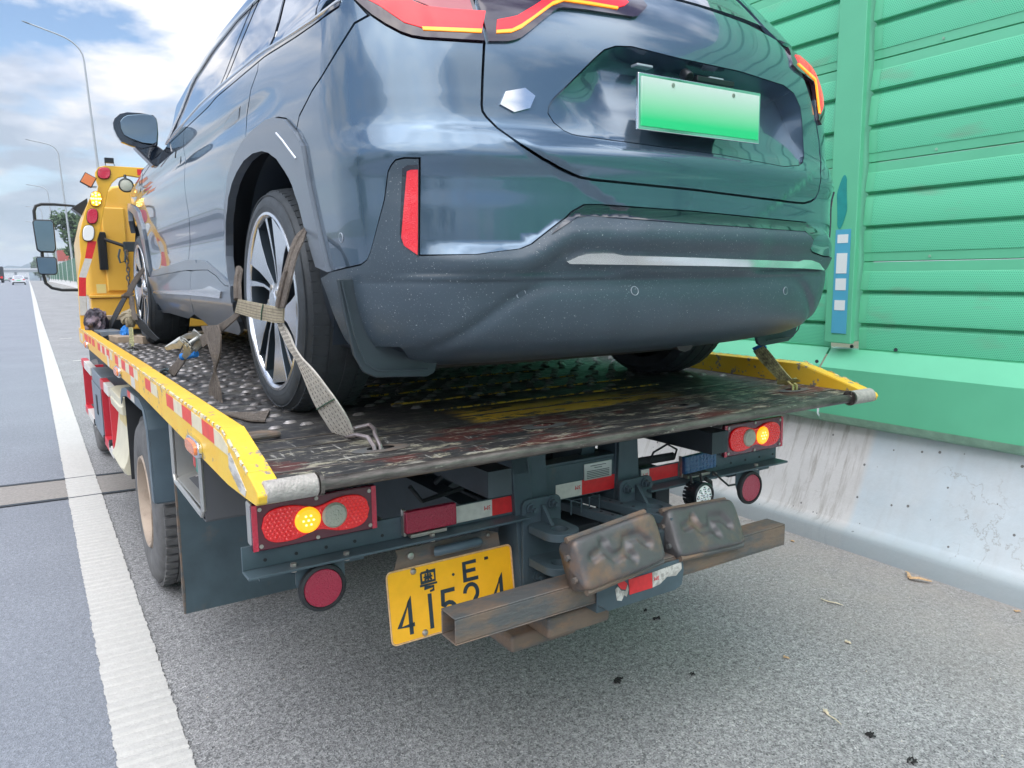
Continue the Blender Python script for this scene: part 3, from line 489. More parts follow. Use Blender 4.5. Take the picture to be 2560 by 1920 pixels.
D = {"s_low":[[[-0.945,0.5671,1.4796],[-0.945,0.5144,1.4846]],[[-0.939,0.5437,1.4437],[-0.939,0.4764,1.4535]],[[-0.933,0.5103,1.4105],[-0.933,0.4542,1.4196]],[[-0.924,0.4755,1.38],[-0.924,0.4226,1.3905]],[[-0.912,0.4703,1.3435],[-0.912,0.3828,1.3662]],[[-0.9,0.4673,1.3062],[-0.9,0.3509,1.3398]],[[-0.884,0.4764,1.2667],[-0.884,0.3367,1.3101]],[[-0.868,0.4739,1.2297],[-0.868,0.3219,1.2806]],[[-0.85,0.4696,1.1936],[-0.85,0.3174,1.2482]],[[-0.83,0.4648,1.1584],[-0.83,0.3241,1.2121]],[[-0.81,0.4365,1.1378],[-0.81,0.3438,1.1708]]],"s_mid":[[[-0.95,0.9998,1.5447],[-0.95,1.0542,1.4981]],[[-0.9514,0.908,1.5422],[-0.9514,0.9568,1.4944]],[[-0.9529,0.8211,1.5399],[-0.9529,0.8648,1.491]],[[-0.9543,0.7388,1.5377],[-0.9543,0.7778,1.4878]],[[-0.955,0.6631,1.5357],[-0.955,0.6959,1.4867]],[[-0.955,0.5937,1.5338],[-0.955,0.6207,1.4856]],[[-0.955,0.5276,1.532],[-0.955,0.5495,1.4845]],[[-0.955,0.4647,1.5302],[-0.955,0.4801,1.4878]]],"s_up":[[[-0.96,0.5254,1.5308],[-0.96,0.4439,1.5316]],[[-0.9564,0.5146,1.5672],[-0.9564,0.4227,1.5637]],[[-0.9529,0.4934,1.6026],[-0.9529,0.4034,1.5953]],[[-0.9471,0.4712,1.6368],[-0.9471,0.3925,1.6265]],[[-0.9329,0.4789,1.6711],[-0.9329,0.4107,1.6581]],[[-0.9129,0.5028,1.7063],[-0.9129,0.4363,1.6893]],[[-0.8886,0.5205,1.7392],[-0.8886,0.4624,1.7202]],[[-0.86,0.5153,1.7609],[-0.86,0.5144,1.7551]]],"s_left":[[[-0.95,1.0464,1.5438],[-0.95,0.9639,1.5428]],[[-0.9471,1.0544,1.5594],[-0.9471,0.9749,1.5575]],[[-0.9443,1.0624,1.5751],[-0.9443,0.9858,1.5723]],[[-0.9414,1.0704,1.5909],[-0.9414,0.9967,1.5872]],[[-0.9371,1.077,1.6066],[-0.9371,1.0108,1.6022]],[[-0.9314,1.0862,1.6222],[-0.9314,1.0221,1.6172]],[[-0.9257,1.0954,1.638],[-0.9257,1.0334,1.6323]],[[-0.92,1.1044,1.6539],[-0.92,1.0445,1.6475]]],"s_rat":[[[-0.95,1.0489,1.4969],[-0.95,0.9987,1.4904]],[[-0.9586,1.0852,1.4823],[-0.9586,1.0341,1.4721]],[[-0.9671,1.126,1.4683],[-0.9671,1.076,1.4545]],[[-0.9757,1.1738,1.4556],[-0.9757,1.1207,1.4365]],[[-0.9829,1.2316,1.4423],[-0.9829,1.1727,1.4171]],[[-0.9886,1.2997,1.428],[-0.9886,1.2344,1.3966]],[[-0.9943,1.3654,1.4113],[-0.9943,1.3069,1.3767]],[[-1.0,1.4313,1.3929],[-1.0,1.3845,1.3559]]],"s_tail1":[[[-1.0,1.3869,1.4368],[-1.0,1.1107,1.4546]],[[-1.0,1.3345,1.4053],[-1.0,1.075,1.4244]],[[-1.0,1.2919,1.3735],[-1.0,1.0791,1.3901]],[[-1.0,1.2542,1.3418],[-1.0,1.1003,1.3545]],[[-0.9967,1.2353,1.3086],[-0.9967,1.1659,1.3155]],[[-0.9933,1.2558,1.2735],[-0.9933,1.2227,1.2761]],[[-0.99,1.3428,1.2296],[-0.99,1.2048,1.2432]],[[-0.99,1.3832,1.188],[-0.99,1.182,1.2107]],[[-0.99,1.3841,1.1501],[-0.99,1.1742,1.1761]],[[-0.99,1.3223,1.1246],[-0.99,1.1262,1.1494]]],"s_rat2":[[[-0.98,1.8787,1.3295],[-0.98,1.7185,1.3305]],[[-0.9857,1.9034,1.3098],[-0.9857,1.7398,1.311]],[[-0.9914,1.9288,1.2898],[-0.9914,1.7617,1.2912]],[[-0.9971,1.9549,1.2695],[-0.9971,1.7843,1.2711]],[[-1.0029,1.9818,1.2489],[-1.0029,1.8166,1.251]],[[-1.0086,2.0362,1.2292],[-1.0086,1.8567,1.2306]],[[-1.0143,2.0978,1.2089],[-1.0143,1.8985,1.2097]],[[-1.02,2.1623,1.188],[-1.02,1.9418,1.1883]]],"f_blk":[[[-0.93,4.3384,1.5143],[-0.93,4.0949,1.5178]],[[-0.9414,4.4349,1.4757],[-0.9414,4.1731,1.4774]],[[-0.9529,4.5375,1.4359],[-0.9529,4.2559,1.4359]],[[-0.9643,4.6432,1.3945],[-0.9643,4.35,1.3933]],[[-0.9743,4.7537,1.3507],[-0.9743,4.4727,1.349]],[[-0.9829,4.8869,1.3046],[-0.9829,4.6189,1.3019]],[[-0.9914,5.0292,1.2564],[-0.9914,4.776,1.2525]],[[-1.0,5.1817,1.2059],[-1.0,4.9454,1.2004]]],"f_up":[[[-0.93,4.2254,1.5159],[-0.93,4.0436,1.4997]],[[-0.9329,4.1043,1.5474],[-0.9329,3.9024,1.5278]],[[-0.9357,3.9728,1.577],[-0.9357,3.7665,1.5546]],[[-0.9386,3.8107,1.603],[-0.9386,3.6305,1.5799]],[[-0.9414,3.6559,1.6277],[-0.9414,3.4996,1.6039]],[[-0.9443,3.492,1.6492],[-0.9443,3.3702,1.6264]],[[-0.9471,3.3274,1.6684],[-0.9471,3.2418,1.6476]],[[-0.95,3.1712,1.6865],[-0.95,3.1186,1.6677]]],"f_up2":[[[-0.95,3.888,1.5082],[-0.95,3.6902,1.5114]],[[-0.95,3.8925,1.4853],[-0.95,3.6895,1.4895]],[[-0.95,3.897,1.4623],[-0.95,3.6888,1.4676]],[[-0.95,3.9016,1.4393],[-0.95,3.6881,1.4456]],[[-0.9514,3.8937,1.4167],[-0.9514,3.6755,1.4241]],[[-0.9543,3.8286,1.3972],[-0.9543,3.6209,1.4049]],[[-0.9571,3.7643,1.3782],[-0.9571,3.566,1.386]],[[-0.96,3.7008,1.3596],[-0.96,3.5117,1.3676]]],"f_loop":[[[-0.95,3.7074,1.3589],[-0.95,3.5957,1.3911]],[[-0.9443,3.6704,1.3361],[-0.9443,3.5089,1.3746]],[[-0.9386,3.6343,1.3135],[-0.9386,3.4257,1.3585]],[[-0.9329,3.5613,1.2969],[-0.9329,3.3541,1.3414]],[[-0.9257,3.4858,1.2827],[-0.9257,3.3009,1.323]],[[-0.9171,3.4242,1.2679],[-0.9171,3.2599,1.3043]],[[-0.9086,3.344,1.2585],[-0.9086,3.206,1.2884]],[[-0.9,3.2662,1.2494],[-0.9,3.1513,1.2733]]],"f_hookstrap":[[[-0.98,3.7983,1.3098],[-0.98,3.6169,1.3189]],[[-0.9829,3.774,1.2927],[-0.9829,3.5932,1.3035]],[[-0.9857,3.7498,1.2758],[-0.9857,3.5696,1.2882]],[[-0.9886,3.7256,1.2591],[-0.9886,3.546,1.273]],[[-0.9914,3.7051,1.2422],[-0.9914,3.5223,1.258]],[[-0.9943,3.698,1.2246],[-0.9943,3.5017,1.2429]],[[-0.9971,3.6909,1.207],[-0.9971,3.4811,1.2279]],[[-1.0,3.6838,1.1895],[-1.0,3.4605,1.213]]],"r_strap":[[[0.93,0.3751,1.2957],[0.93,0.3221,1.3208]],[[0.9357,0.3614,1.2758],[0.9357,0.3056,1.3023]],[[0.9414,0.3473,1.2564],[0.9414,0.2894,1.2837]],[[0.9471,0.3306,1.2392],[0.9471,0.2744,1.2643]],[[0.9529,0.314,1.222],[0.9529,0.2595,1.245]],[[0.9586,0.2972,1.2052],[0.9586,0.2442,1.2262]],[[0.9643,0.2805,1.1886],[0.9643,0.2282,1.2081]],[[0.97,0.2636,1.1723],[0.97,0.2114,1.1909]]],"tail2":[[[-1.0435,1.0551,1.168],[-1.0142,1.0132,1.168]],[[-1.048,0.943,1.168],[-1.0138,0.9455,1.168]],[[-1.0232,0.861,1.168],[-0.988,0.9168,1.168]],[[-1.0006,0.7579,1.168],[-0.9485,0.8966,1.168]],[[-0.9616,0.7123,1.168],[-0.8956,0.895,1.168]]]}
# ---------------------------------------------------------------- ground
def gz(y): return 0.0 if y < 30 else 1.5*(1-math.exp(-(y-30)/105))*sstep(y, 28, 60)
def asphalt():
    m = bpy.data.materials.new('asphalt'); m.use_nodes = True; n, l = nodes(m); b = n['Principled BSDF']; MAT['asphalt'] = m
    t = n.new('ShaderNodeTexCoord'); V_ = t.outputs['Object']
    def noise(s, d=3, r=.5):
        z = n.new('ShaderNodeTexNoise'); z.inputs['Scale'].default_value = s; z.inputs['Detail'].default_value = d; z.inputs['Roughness'].default_value = r; l.new(V_, z.inputs['Vector']); return z.outputs[0]
    vo = n.new('ShaderNodeTexVoronoi'); vo.inputs['Scale'].default_value = 185; l.new(V_, vo.inputs['Vector'])
    r1 = n.new('ShaderNodeValToRGB'); l.new(vo.outputs['Color'], r1.inputs[0]); E = r1.color_ramp.elements
    E[0].position = 0; E[0].color = (.06, .061, .063, 1); E[1].position = 1; E[1].color = (.60, .59, .58, 1)
    e = E.new(.35); e.color = (.21, .21, .213, 1); e = E.new(.62); e.color = (.305, .305, .308, 1); e = E.new(.88); e.color = (.38, .375, .37, 1)
    big = n.new('ShaderNodeMapRange'); l.new(noise(.9, 6, .6), big.inputs[0]); big.inputs[1].default_value = .3; big.inputs[2].default_value = .7; big.inputs[3].default_value = .84; big.inputs[4].default_value = 1.12
    mid = n.new('ShaderNodeMapRange'); l.new(noise(45, 3), mid.inputs[0]); mid.inputs[1].default_value = .3; mid.inputs[2].default_value = .7; mid.inputs[3].default_value = .72; mid.inputs[4].default_value = 1.28
    mu = n.new('ShaderNodeMath'); mu.operation = 'MULTIPLY'; l.new(big.outputs[0], mu.inputs[0]); l.new(mid.outputs[0], mu.inputs[1])
    x = n.new('ShaderNodeMix'); x.data_type = 'RGBA'; x.blend_type = 'MULTIPLY'; x.inputs[0].default_value = 1; l.new(r1.outputs[0], x.inputs[6]); l.new(mu.outputs[0], x.inputs[7])
    # the traffic lane left of the line is smoother and bluer than the hard shoulder
    sp = n.new('ShaderNodeSeparateXYZ'); l.new(V_, sp.inputs[0])
    st = n.new('ShaderNodeMapRange'); l.new(sp.outputs[0], st.inputs[0]); st.inputs[1].default_value = .15; st.inputs[2].default_value = .30; st.inputs[3].default_value = 1; st.inputs[4].default_value = 0
    tint = n.new('ShaderNodeMix'); tint.data_type = 'RGBA'; tint.blend_type = 'MULTIPLY'; flat_ = n.new('ShaderNodeMix'); flat_.data_type = 'RGBA'; fm = n.new('ShaderNodeMath'); fm.operation = 'MULTIPLY'; l.new(st.outputs[0], fm.inputs[0]); fm.inputs[1].default_value = .55; l.new(fm.outputs[0], flat_.inputs[0]); l.new(x.outputs[2], flat_.inputs[6]); flat_.inputs[7].default_value = (.25, .25, .255, 1); l.new(st.outputs[0], tint.inputs[0]); l.new(flat_.outputs[2], tint.inputs[6]); tint.inputs[7].default_value = (.86, .93, 1.04, 1)
    warm = n.new('ShaderNodeMapRange'); l.new(sp.outputs[0], warm.inputs[0]); warm.inputs[1].default_value = 2.6; warm.inputs[2].default_value = 3.7
    w2 = n.new('ShaderNodeMath'); w2.operation = 'MULTIPLY'; l.new(warm.outputs[0], w2.inputs[0]); l.new(noise(6, 5), w2.inputs[1])
    dust = n.new('ShaderNodeMix'); dust.data_type = 'RGBA'; l.new(w2.outputs[0], dust.inputs[0]); l.new(tint.outputs[2], dust.inputs[6]); dust.inputs[7].default_value = (.34, .31, .28, 1)
    l.new(dust.outputs[2], b.inputs['Base Color']); b.inputs['Roughness'].default_value = .85
    bp = n.new('ShaderNodeBump'); bp.inputs['Strength'].default_value = .6; bp.inputs['Distance'].default_value = .004; l.new(vo.outputs['Distance'], bp.inputs['Height']); l.new(bp.outputs[0], b.inputs['Normal'])
asphalt()
mat('line_paint', (.50, .49, .465), .7, var=.05, vscale=20, col3=(.40, .39, .37), thr3=(.66, .74), scale3=40, bump=.3, bscale=70)
mat('joint_band', (.27, .25, .23), .8, var=.15, vscale=30, bump=.3, bscale=120)
mat('joint_gap', (.04, .05, .06), .7)
mat('earth', (.09, .11, .06), .9, var=.3, vscale=.2)
ys = [-120, -60, -30, -8, 0, 4, 8, 14, 20, 28]+[28+4*i for i in range(1, 60)]+[300, 400, 600, 1000, 1800, 3200]
def sheet(name, xs, ylist, dz, m, edge=None, **tags):
    mb = MB(); vs = []; k = len(xs)
    for y in ylist:
        for x in xs: vs.append((x, y, gz(y)+dz))
    fs = [(i*k+j, i*k+j+1, (i+1)*k+j+1, (i+1)*k+j) for i in range(len(ylist)-1) for j in range(k-1)]
    mb.add(vs, fs); return build(name, mb, m, fix=False, smooth=False, **tags)
sheet('ground', [-2500, -40, 40, 2500], ys, -.35, 'earth', kind='structure')
sheet('road', [-34, -12, 0, 4.6], ys, 0, 'asphalt', kind='structure')
# lane line: ribbed thermoplastic edge line, built as raised ribs near the camera
LX0, LX1 = .115, .335
mb = MB(); y = -2.0
mb2 = MB()
vs = []; fs = []
while y < 17:
    for (dy, z) in ((0, .004), (.012, .0085), (.040, .0095), (.052, .004)):
        j = .0018*random.random()
        vs += [(LX0+random.uniform(-.004, .004), y+dy, z+j), (LX1+random.uniform(-.004, .004), y+dy, z+j)]
    y += .066
k = len(vs)//2
mb.add(vs, [(2*i, 2*i+1, 2*i+3, 2*i+2) for i in range(k-1)])
build('lane_line', mb, 'line_paint', fix=False, smooth=False, kind='structure')
sheet('lane_line', [LX0, LX1], [y-.03]+[q for q in ys if q > 17], .006, 'line_paint', kind='structure')
for i in range(22):
    y0 = 15*i-6
    sheet('lane_dash', [-3.72, -3.56], [y0, y0+2, y0+4, y0+6], .006, 'line_paint', kind='structure')
for i in range(18):
    y0 = 15*i+12
    sheet('lane_dash', [-7.5, -7.34], [y0, y0+2, y0+4, y0+6], .006, 'line_paint', kind='structure')
# expansion joint across the road
mb = MB(); mb.add([(-20, 7.75, .004), (4.2, 6.2, .004), (4.2, 6.75, .004), (-20, 8.75, .004)], [(0, 1, 2, 3)])
build('joint_band', mb, 'joint_band', fix=False, kind='structure')
mb = MB()
for (a, b) in ((7.72, 6.17), (8.74, 6.74)): mb.add([(-20, a, .008), (4.2, b, .008), (4.2, b+.05, .008), (-20, a+.05, .008)], [(0, 1, 2, 3)])
build('joint_seal', mb, 'joint_gap', fix=False, kind='structure')
# ---------------------------------------------------------------- concrete barrier
def concrete():
    m = bpy.data.materials.new('concrete'); m.use_nodes = True; n, l = nodes(m); b = n['Principled BSDF']; MAT['concrete'] = m
    t = n.new('ShaderNodeTexCoord'); V_ = t.outputs['Object']
    def noise(s, d=3, r=.5, sc_=None):
        z = n.new('ShaderNodeTexNoise'); z.inputs['Scale'].default_value = s; z.inputs['Detail'].default_value = d; z.inputs['Roughness'].default_value = r
        if sc_:
            mp = n.new('ShaderNodeMapping'); mp.inputs['Scale'].default_value = sc_; l.new(V_, mp.inputs[0]); l.new(mp.outputs[0], z.inputs['Vector'])
        else: l.new(V_, z.inputs['Vector'])
        return z.outputs[0]
    def rng(src, a, b_, c, d):
        r = n.new('ShaderNodeMapRange'); l.new(src, r.inputs[0]); r.inputs[1].default_value = a; r.inputs[2].default_value = b_; r.inputs[3].default_value = c; r.inputs[4].default_value = d; return r.outputs[0]
    def mix(f, a, c, blend='MIX'):
        x = n.new('ShaderNodeMix'); x.data_type = 'RGBA'; x.blend_type = blend
        if isinstance(f, float): x.inputs[0].default_value = f
        else: l.new(f, x.inputs[0])
        for i, q in ((6, a), (7, c)):
            if isinstance(q, tuple): x.inputs[i].default_value = (*q, 1)
            else: l.new(q, x.inputs[i])
        return x.outputs[2]
    sp = n.new('ShaderNodeSeparateXYZ'); l.new(V_, sp.inputs[0])
    pan = rng(sp.outputs[1], 2.62, 2.66, 1, 0)           # repainted bay nearer the camera
    cur = mix(pan, (.56, .55, .54), (.47, .55, .60))
    cur = mix(rng(noise(2.2, 7, .6), .35, .7, 0, .45), cur, (.62, .62, .62))
    # dribbles below the sheet metal joint and dirty cracks
    drib = n.new('ShaderNodeMath'); drib.operation = 'MULTIPLY'; l.new(rng(noise(3.5, 8, .7, (1, 5, .55)), .52, .66, 0, .75), drib.inputs[0]); l.new(rng(sp.outputs[1], 2.6, 2.75, .12, 1), drib.inputs[1])
    cur = mix(drib.outputs[0], cur, (.27, .245, .215))
    cr = rng(noise(2.6, 9, .62), .492, .508, 0, 1); cr2 = rng(noise(2.6, 9, .62), .494, .506, 1, 0)
    ab = n.new('ShaderNodeMath'); ab.operation = 'SUBTRACT'; l.new(noise(2.9, 10, .6), ab.inputs[0]); ab.inputs[1].default_value = .5
    a2 = n.new('ShaderNodeMath'); a2.operation = 'ABSOLUTE'; l.new(ab.outputs[0], a2.inputs[0])
    ckm = n.new('ShaderNodeMath'); ckm.operation = 'MULTIPLY'; l.new(rng(a2.outputs[0], .0, .0045, .75, 0), ckm.inputs[0]); l.new(rng(noise(1.6, 2), .52, .6, 0, 1), ckm.inputs[1])
    cur = mix(ckm.outputs[0], cur, (.20, .18, .16))
    vo = n.new('ShaderNodeTexVoronoi'); vo.inputs['Scale'].default_value = 16; l.new(V_, vo.inputs['Vector'])
    # blow holes of uneven size
    sp2 = n.new('ShaderNodeSeparateColor'); l.new(vo.outputs['Color'], sp2.inputs[0])
    rad = rng(sp2.outputs[0], .45, 1, 0, .14)
    lt = n.new('ShaderNodeMath'); lt.operation = 'LESS_THAN'; l.new(vo.outputs['Distance'], lt.inputs[0]); l.new(rad, lt.inputs[1])
    cur = mix(lt.outputs[0], cur, (.13, .13, .13))
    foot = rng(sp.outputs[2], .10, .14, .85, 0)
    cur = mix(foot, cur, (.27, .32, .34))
    cur = mix(rng(noise(9, 8, .65), .3, .7, 0, .22), cur, (.35, .35, .34))
    l.new(cur, b.inputs['Base Color']); b.inputs['Roughness'].default_value = .75
    h = n.new('ShaderNodeMath'); h.operation = 'SUBTRACT'; l.new(noise(14, 6, .6), h.inputs[0]); l.new(lt.outputs[0], h.inputs[1])
    bp = n.new('ShaderNodeBump'); bp.inputs['Strength'].default_value = .35; bp.inputs['Distance'].default_value = .01; l.new(h.outputs[0], bp.inputs['Height']); l.new(bp.outputs[0], b.inputs['Normal'])
concrete()
PROF = [(3.90, -.1), (3.90, .085), (3.93, .115), (3.965, .125), (3.99, .15), (4.045, .27), (4.12, .46), (4.20, .66), (4.21, .70), (4.6, .70), (4.6, -.1)]
def barrier(name, segs, dx, label):
    mb = MB(); k = len(PROF); vs = []
    for y in segs:
        for (x, z) in PROF: vs.append((x+dx(y), y, z+gz(y)))
    mb.add(vs, [(i*k+j, i*k+j+1, (i+1)*k+j+1, (i+1)*k+j) for i in range(len(segs)-1) for j in range(k-1)]+[tuple(range(k)), tuple((len(segs)-1)*k+j for j in range(k-1, -1, -1))])
    o = build(name, mb, 'concrete', ang=50); o['label'] = label; o['category'] = 'barrier'; return o
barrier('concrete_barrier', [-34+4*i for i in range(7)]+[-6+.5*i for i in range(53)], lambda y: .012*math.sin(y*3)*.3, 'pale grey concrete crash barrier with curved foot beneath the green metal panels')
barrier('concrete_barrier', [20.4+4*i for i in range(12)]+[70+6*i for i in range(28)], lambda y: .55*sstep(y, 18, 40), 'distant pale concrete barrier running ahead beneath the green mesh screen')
# ---------------------------------------------------------------- green sound wall
def perf():
    m = bpy.data.materials.new('perforated_green'); m.use_nodes = True; n, l = nodes(m); b = n['Principled BSDF']; MAT['perforated_green'] = m
    t = n.new('ShaderNodeTexCoord'); sp = n.new('ShaderNodeSeparateXYZ'); l.new(t.outputs['Object'], sp.inputs[0])
    def ma(op, a, c=None, d=None):
        q = n.new('ShaderNodeMath'); q.operation = op
        for i, v_ in enumerate((a, c, d)):
            if v_ is None: continue
            if isinstance(v_, (int, float)): q.inputs[i].default_value = v_
            else: l.new(v_, q.inputs[i])
        return q.outputs[0]
    P = .0105; yy, zz = sp.outputs[1], sp.outputs[2]
    def dots(oy, oz):
        a = ma('SUBTRACT', ma('FRACT', ma('ADD', ma('DIVIDE', yy, P), oy)), .5); c = ma('SUBTRACT', ma('FRACT', ma('ADD', ma('DIVIDE', zz, P*1.732), oz)), .5)
        return ma('ADD', ma('MULTIPLY', a, a), ma('MULTIPLY', ma('MULTIPLY', c, c), 3.0))
    d = ma('MINIMUM', dots(0, 0), dots(.5, .5)); r = n.new('ShaderNodeMapRange'); l.new(d, r.inputs[0]); r.inputs[1].default_value = .045; r.inputs[2].default_value = .085; r.inputs[3].default_value = 1; r.inputs[4].default_value = 0
    z = n.new('ShaderNodeTexNoise'); z.inputs['Scale'].default_value = 2.2; z.inputs['Detail'].default_value = 8; mp = n.new('ShaderNodeMapping'); mp.inputs['Scale'].default_value = (1, 1, 3.5); l.new(t.outputs['Object'], mp.inputs[0]); l.new(mp.outputs[0], z.inputs['Vector'])
    g = n.new('ShaderNodeMapRange'); l.new(z.outputs[0], g.inputs[0]); g.inputs[1].default_value = .58; g.inputs[2].default_value = .72; g.inputs[3].default_value = 0; g.inputs[4].default_value = .6
    x0 = n.new('ShaderNodeMix'); x0.data_type = 'RGBA'; l.new(g.outputs[0], x0.inputs[0]); x0.inputs[6].default_value = (.14, .60, .36, 1); x0.inputs[7].default_value = (.24, .33, .24, 1)
    x1 = n.new('ShaderNodeMix'); x1.data_type = 'RGBA'; l.new(r.outputs[0], x1.inputs[0]); l.new(x0.outputs[2], x1.inputs[6]); x1.inputs[7].default_value = (.04, .32, .18, 1)
    l.new(x1.outputs[2], b.inputs['Base Color']); b.inputs['Roughness'].default_value = .5
perf()
mat('green_sheet', (.13, .52, .31), .42, var=.05, vscale=2, coat=.15, col3=(.25, .38, .28), thr3=(.66, .8), scale3=3)
mat('green_post', (.12, .49, .29), .45, var=.04, vscale=2)
mat('green_dust', (.27, .46, .34), .6, var=.2, vscale=8)
mat('teal_paint', (.012, .26, .25), .55, var=.1, vscale=12)
WX = 4.26; SP = .571; Z0 = 1.09
wall = root('noise_barrier', 'bright green metal noise barrier of perforated louvred panels beside the truck', 'noise barrier', (WX, 2.9, .66))
def loc_w(mb): mb.v = [(v[0]-WX, v[1]-2.9, v[2]-.66) for v in mb.v]; return mb
def wall_row(y0, y1, z0):
    """one perforated panel with two louvre folds (x grows away from the road)."""
    H = SP; top = z0+H
    pr = [(1.0, .0), (.998, -.028), (.905, -.030), (.90, -.034), (.735, -.062), (.715, -.060), (.700, -.012), (.690, -.010), (.655, -.040), (.640, -.045), (.395, -.068), (.375, -.066), (.362, -.016), (.350, -.014), (.315, -.042), (.30, -.046), (.10, -.036), (.095, -.030), (.012, -.028), (.004, 0)]
    mb = MB(); ys_ = [y0, y1]; vs = []
    for yv in ys_:
        for (q, d) in pr: vs.append((WX-.012+d*.62, yv, z0+q*H))
    k = len(pr); fs = [(j, j+1, k+j+1, k+j) for j in range(k-1)]; mb.add(vs, fs)
    mi = [0 if 2 < j < 16 else 1 for j in range(k-1)]; mb.m = mi
    return mb
rows = 6
segs = [(-33.4, -29.6), (-29.4, -25.55), (-25.37, -21.5), (-21.32, -17.45), (-17.27, -13.4), (-13.22, -9.35), (-9.17, -5.3), (-5.12, -1.15), (-1.05, 2.80), (2.98, 6.85), (7.03, 10.9), (11.08, 14.95), (15.13, 19.0)]
for (a, b) in segs:
    for r in range(rows):
        mb = loc_w(wall_row(a+.035, b-.035, Z0+SP*r+.003)); o = build('panel', mb, ['perforated_green', 'green_sheet'], wall, ang=25)
        # the un-punched margins at both ends, standing 3 mm proud
    for r in range(rows):
        for (u, v_) in ((a+.005, a+.055), (b-.055, b-.005)):
            mb = wall_row(u, v_, Z0+SP*r+.003); mb.v = [(x-.003, y_, z) for x, y_, z in mb.v]; mb.m = [1]*len(mb.f)
            build('panel_end', loc_w(mb), ['perforated_green', 'green_sheet'], wall, ang=25)
for a in (-17.3, -13.25, -9.2, -5.15, -1.10, 2.89, 6.94, 10.99, 15.04):
    mb = MB(); mb.bb((WX-.115, a-.09, Z0+.09), (WX-.075, a+.09, Z0+SP*rows+.05)); mb.bb((WX-.075, a-.075, Z0+.1), (WX+.10, a+.075, Z0+SP*rows+.04))
    build('post', loc_w(mb), 'green_post', wall, bev=.006)
# base flashing: sloping ledge over a flat skirt, in lengths
for (a, b) in ((-33.4, -17.1), (-17.08, -5.1), (-5.08, -1.0), (-.98, 2.975), (2.99, 6.9), (6.92, 10.9), (10.92, 14.9), (14.92, 18.98)):
    mb = MB(); pr = [(.0, Z0+.055), (-.045, Z0+.05), (-.135, Z0-.055), (-.14, Z0-.062), (-.14, .735), (-.115, .70), (-.04, .668), (-.0, .662)]
    vs = [(WX+d, yv, z) for yv in (a, b) for d, z in pr]; k = len(pr); mb.add(vs, [(j, j+1, k+j+1, k+j) for j in range(k-1)])
    build('flashing', loc_w(mb), 'green_sheet', wall, ang=25)
    mb = MB(); pr = [(-.1425, .745), (-.118, .702), (-.042, .671), (-.0, .665)]; pr = [(d-.003, z-.002) for d, z in pr]
    vs = [(WX+d, yv, z) for yv in (a, b) for d, z in pr]; k = len(pr); mb.add(vs, [(j, j+1, k+j+1, k+j) for j in range(k-1)])
    build('drip_edge', loc_w(mb), 'green_dust', wall, ang=25)
for yv in (2.55, 2.83, 3.0, .4, 1.2, 4.0):
    for z in ((Z0+.07,) if yv not in (3.0,) else (Z0-.03, Z0-.12, .80)):
        mb = MB(); x = WX-.05 if z > Z0 else WX-.145; mb.cyl((x, yv, z), (x-.008, yv, z), .011, 8); build('rivet', loc_w(mb), 'chassis_dark', wall)
for k_ in range(1, 5):
    for yv in (.6, 1.7, 2.4):
        mb = MB(); mb.cyl((WX-.028, yv, Z0+SP*k_+.03), (WX-.034, yv, Z0+SP*k_+.03), .008, 6); build('rivet', loc_w(mb), 'green_dust', wall)
mb = MB(); mb.prism([(2.9+.034*math.cos(t_)+.008*math.sin(3*t_)-.01*math.sin(t_), 2.02+.15*math.sin(t_)+.012*math.cos(5*t_)) for t_ in [2*PI*i/36 for i in range(36)]], WX-.1175, WX-.1155, 'yz')
build('paint_patch', loc_w(mb), 'teal_paint', wall, fix=True)
mb = MB(); mb.prism([(3.2, .96), (3.25, .99), (3.28, 1.03), (3.32, .99), (3.37, .98), (3.36, .93), (3.3, .90), (3.23, .92)], WX-.1435, WX-.1415, 'yz')
build('paint_patch', loc_w(mb), 'teal_paint', wall)
mat('sticker_blue', (.08, .38, .55), .5); mat('sticker_white', (.72, .78, .78), .5)
st = MB(); st.bb((WX-.120, 2.83, 1.24), (WX-.1165, 2.93, 1.86))
solo('post_notice', loc_w(st) if False else st, 'sticker_blue', 'narrow upright blue notice stuck on the green post behind the car', 'sign', bev=0)
bpy.data.objects['post_notice'].location.x -= 0
for z0, z1 in ((1.78, 1.83), (1.60, 1.72), (1.50, 1.57), (1.38, 1.44)):
    mb = MB(); mb.bb((-.0035, -.035, z0-1.24), (-.0018, .035, z1-1.24)); build('blank_band', mb, 'sticker_white', bpy.data.objects['post_notice'])
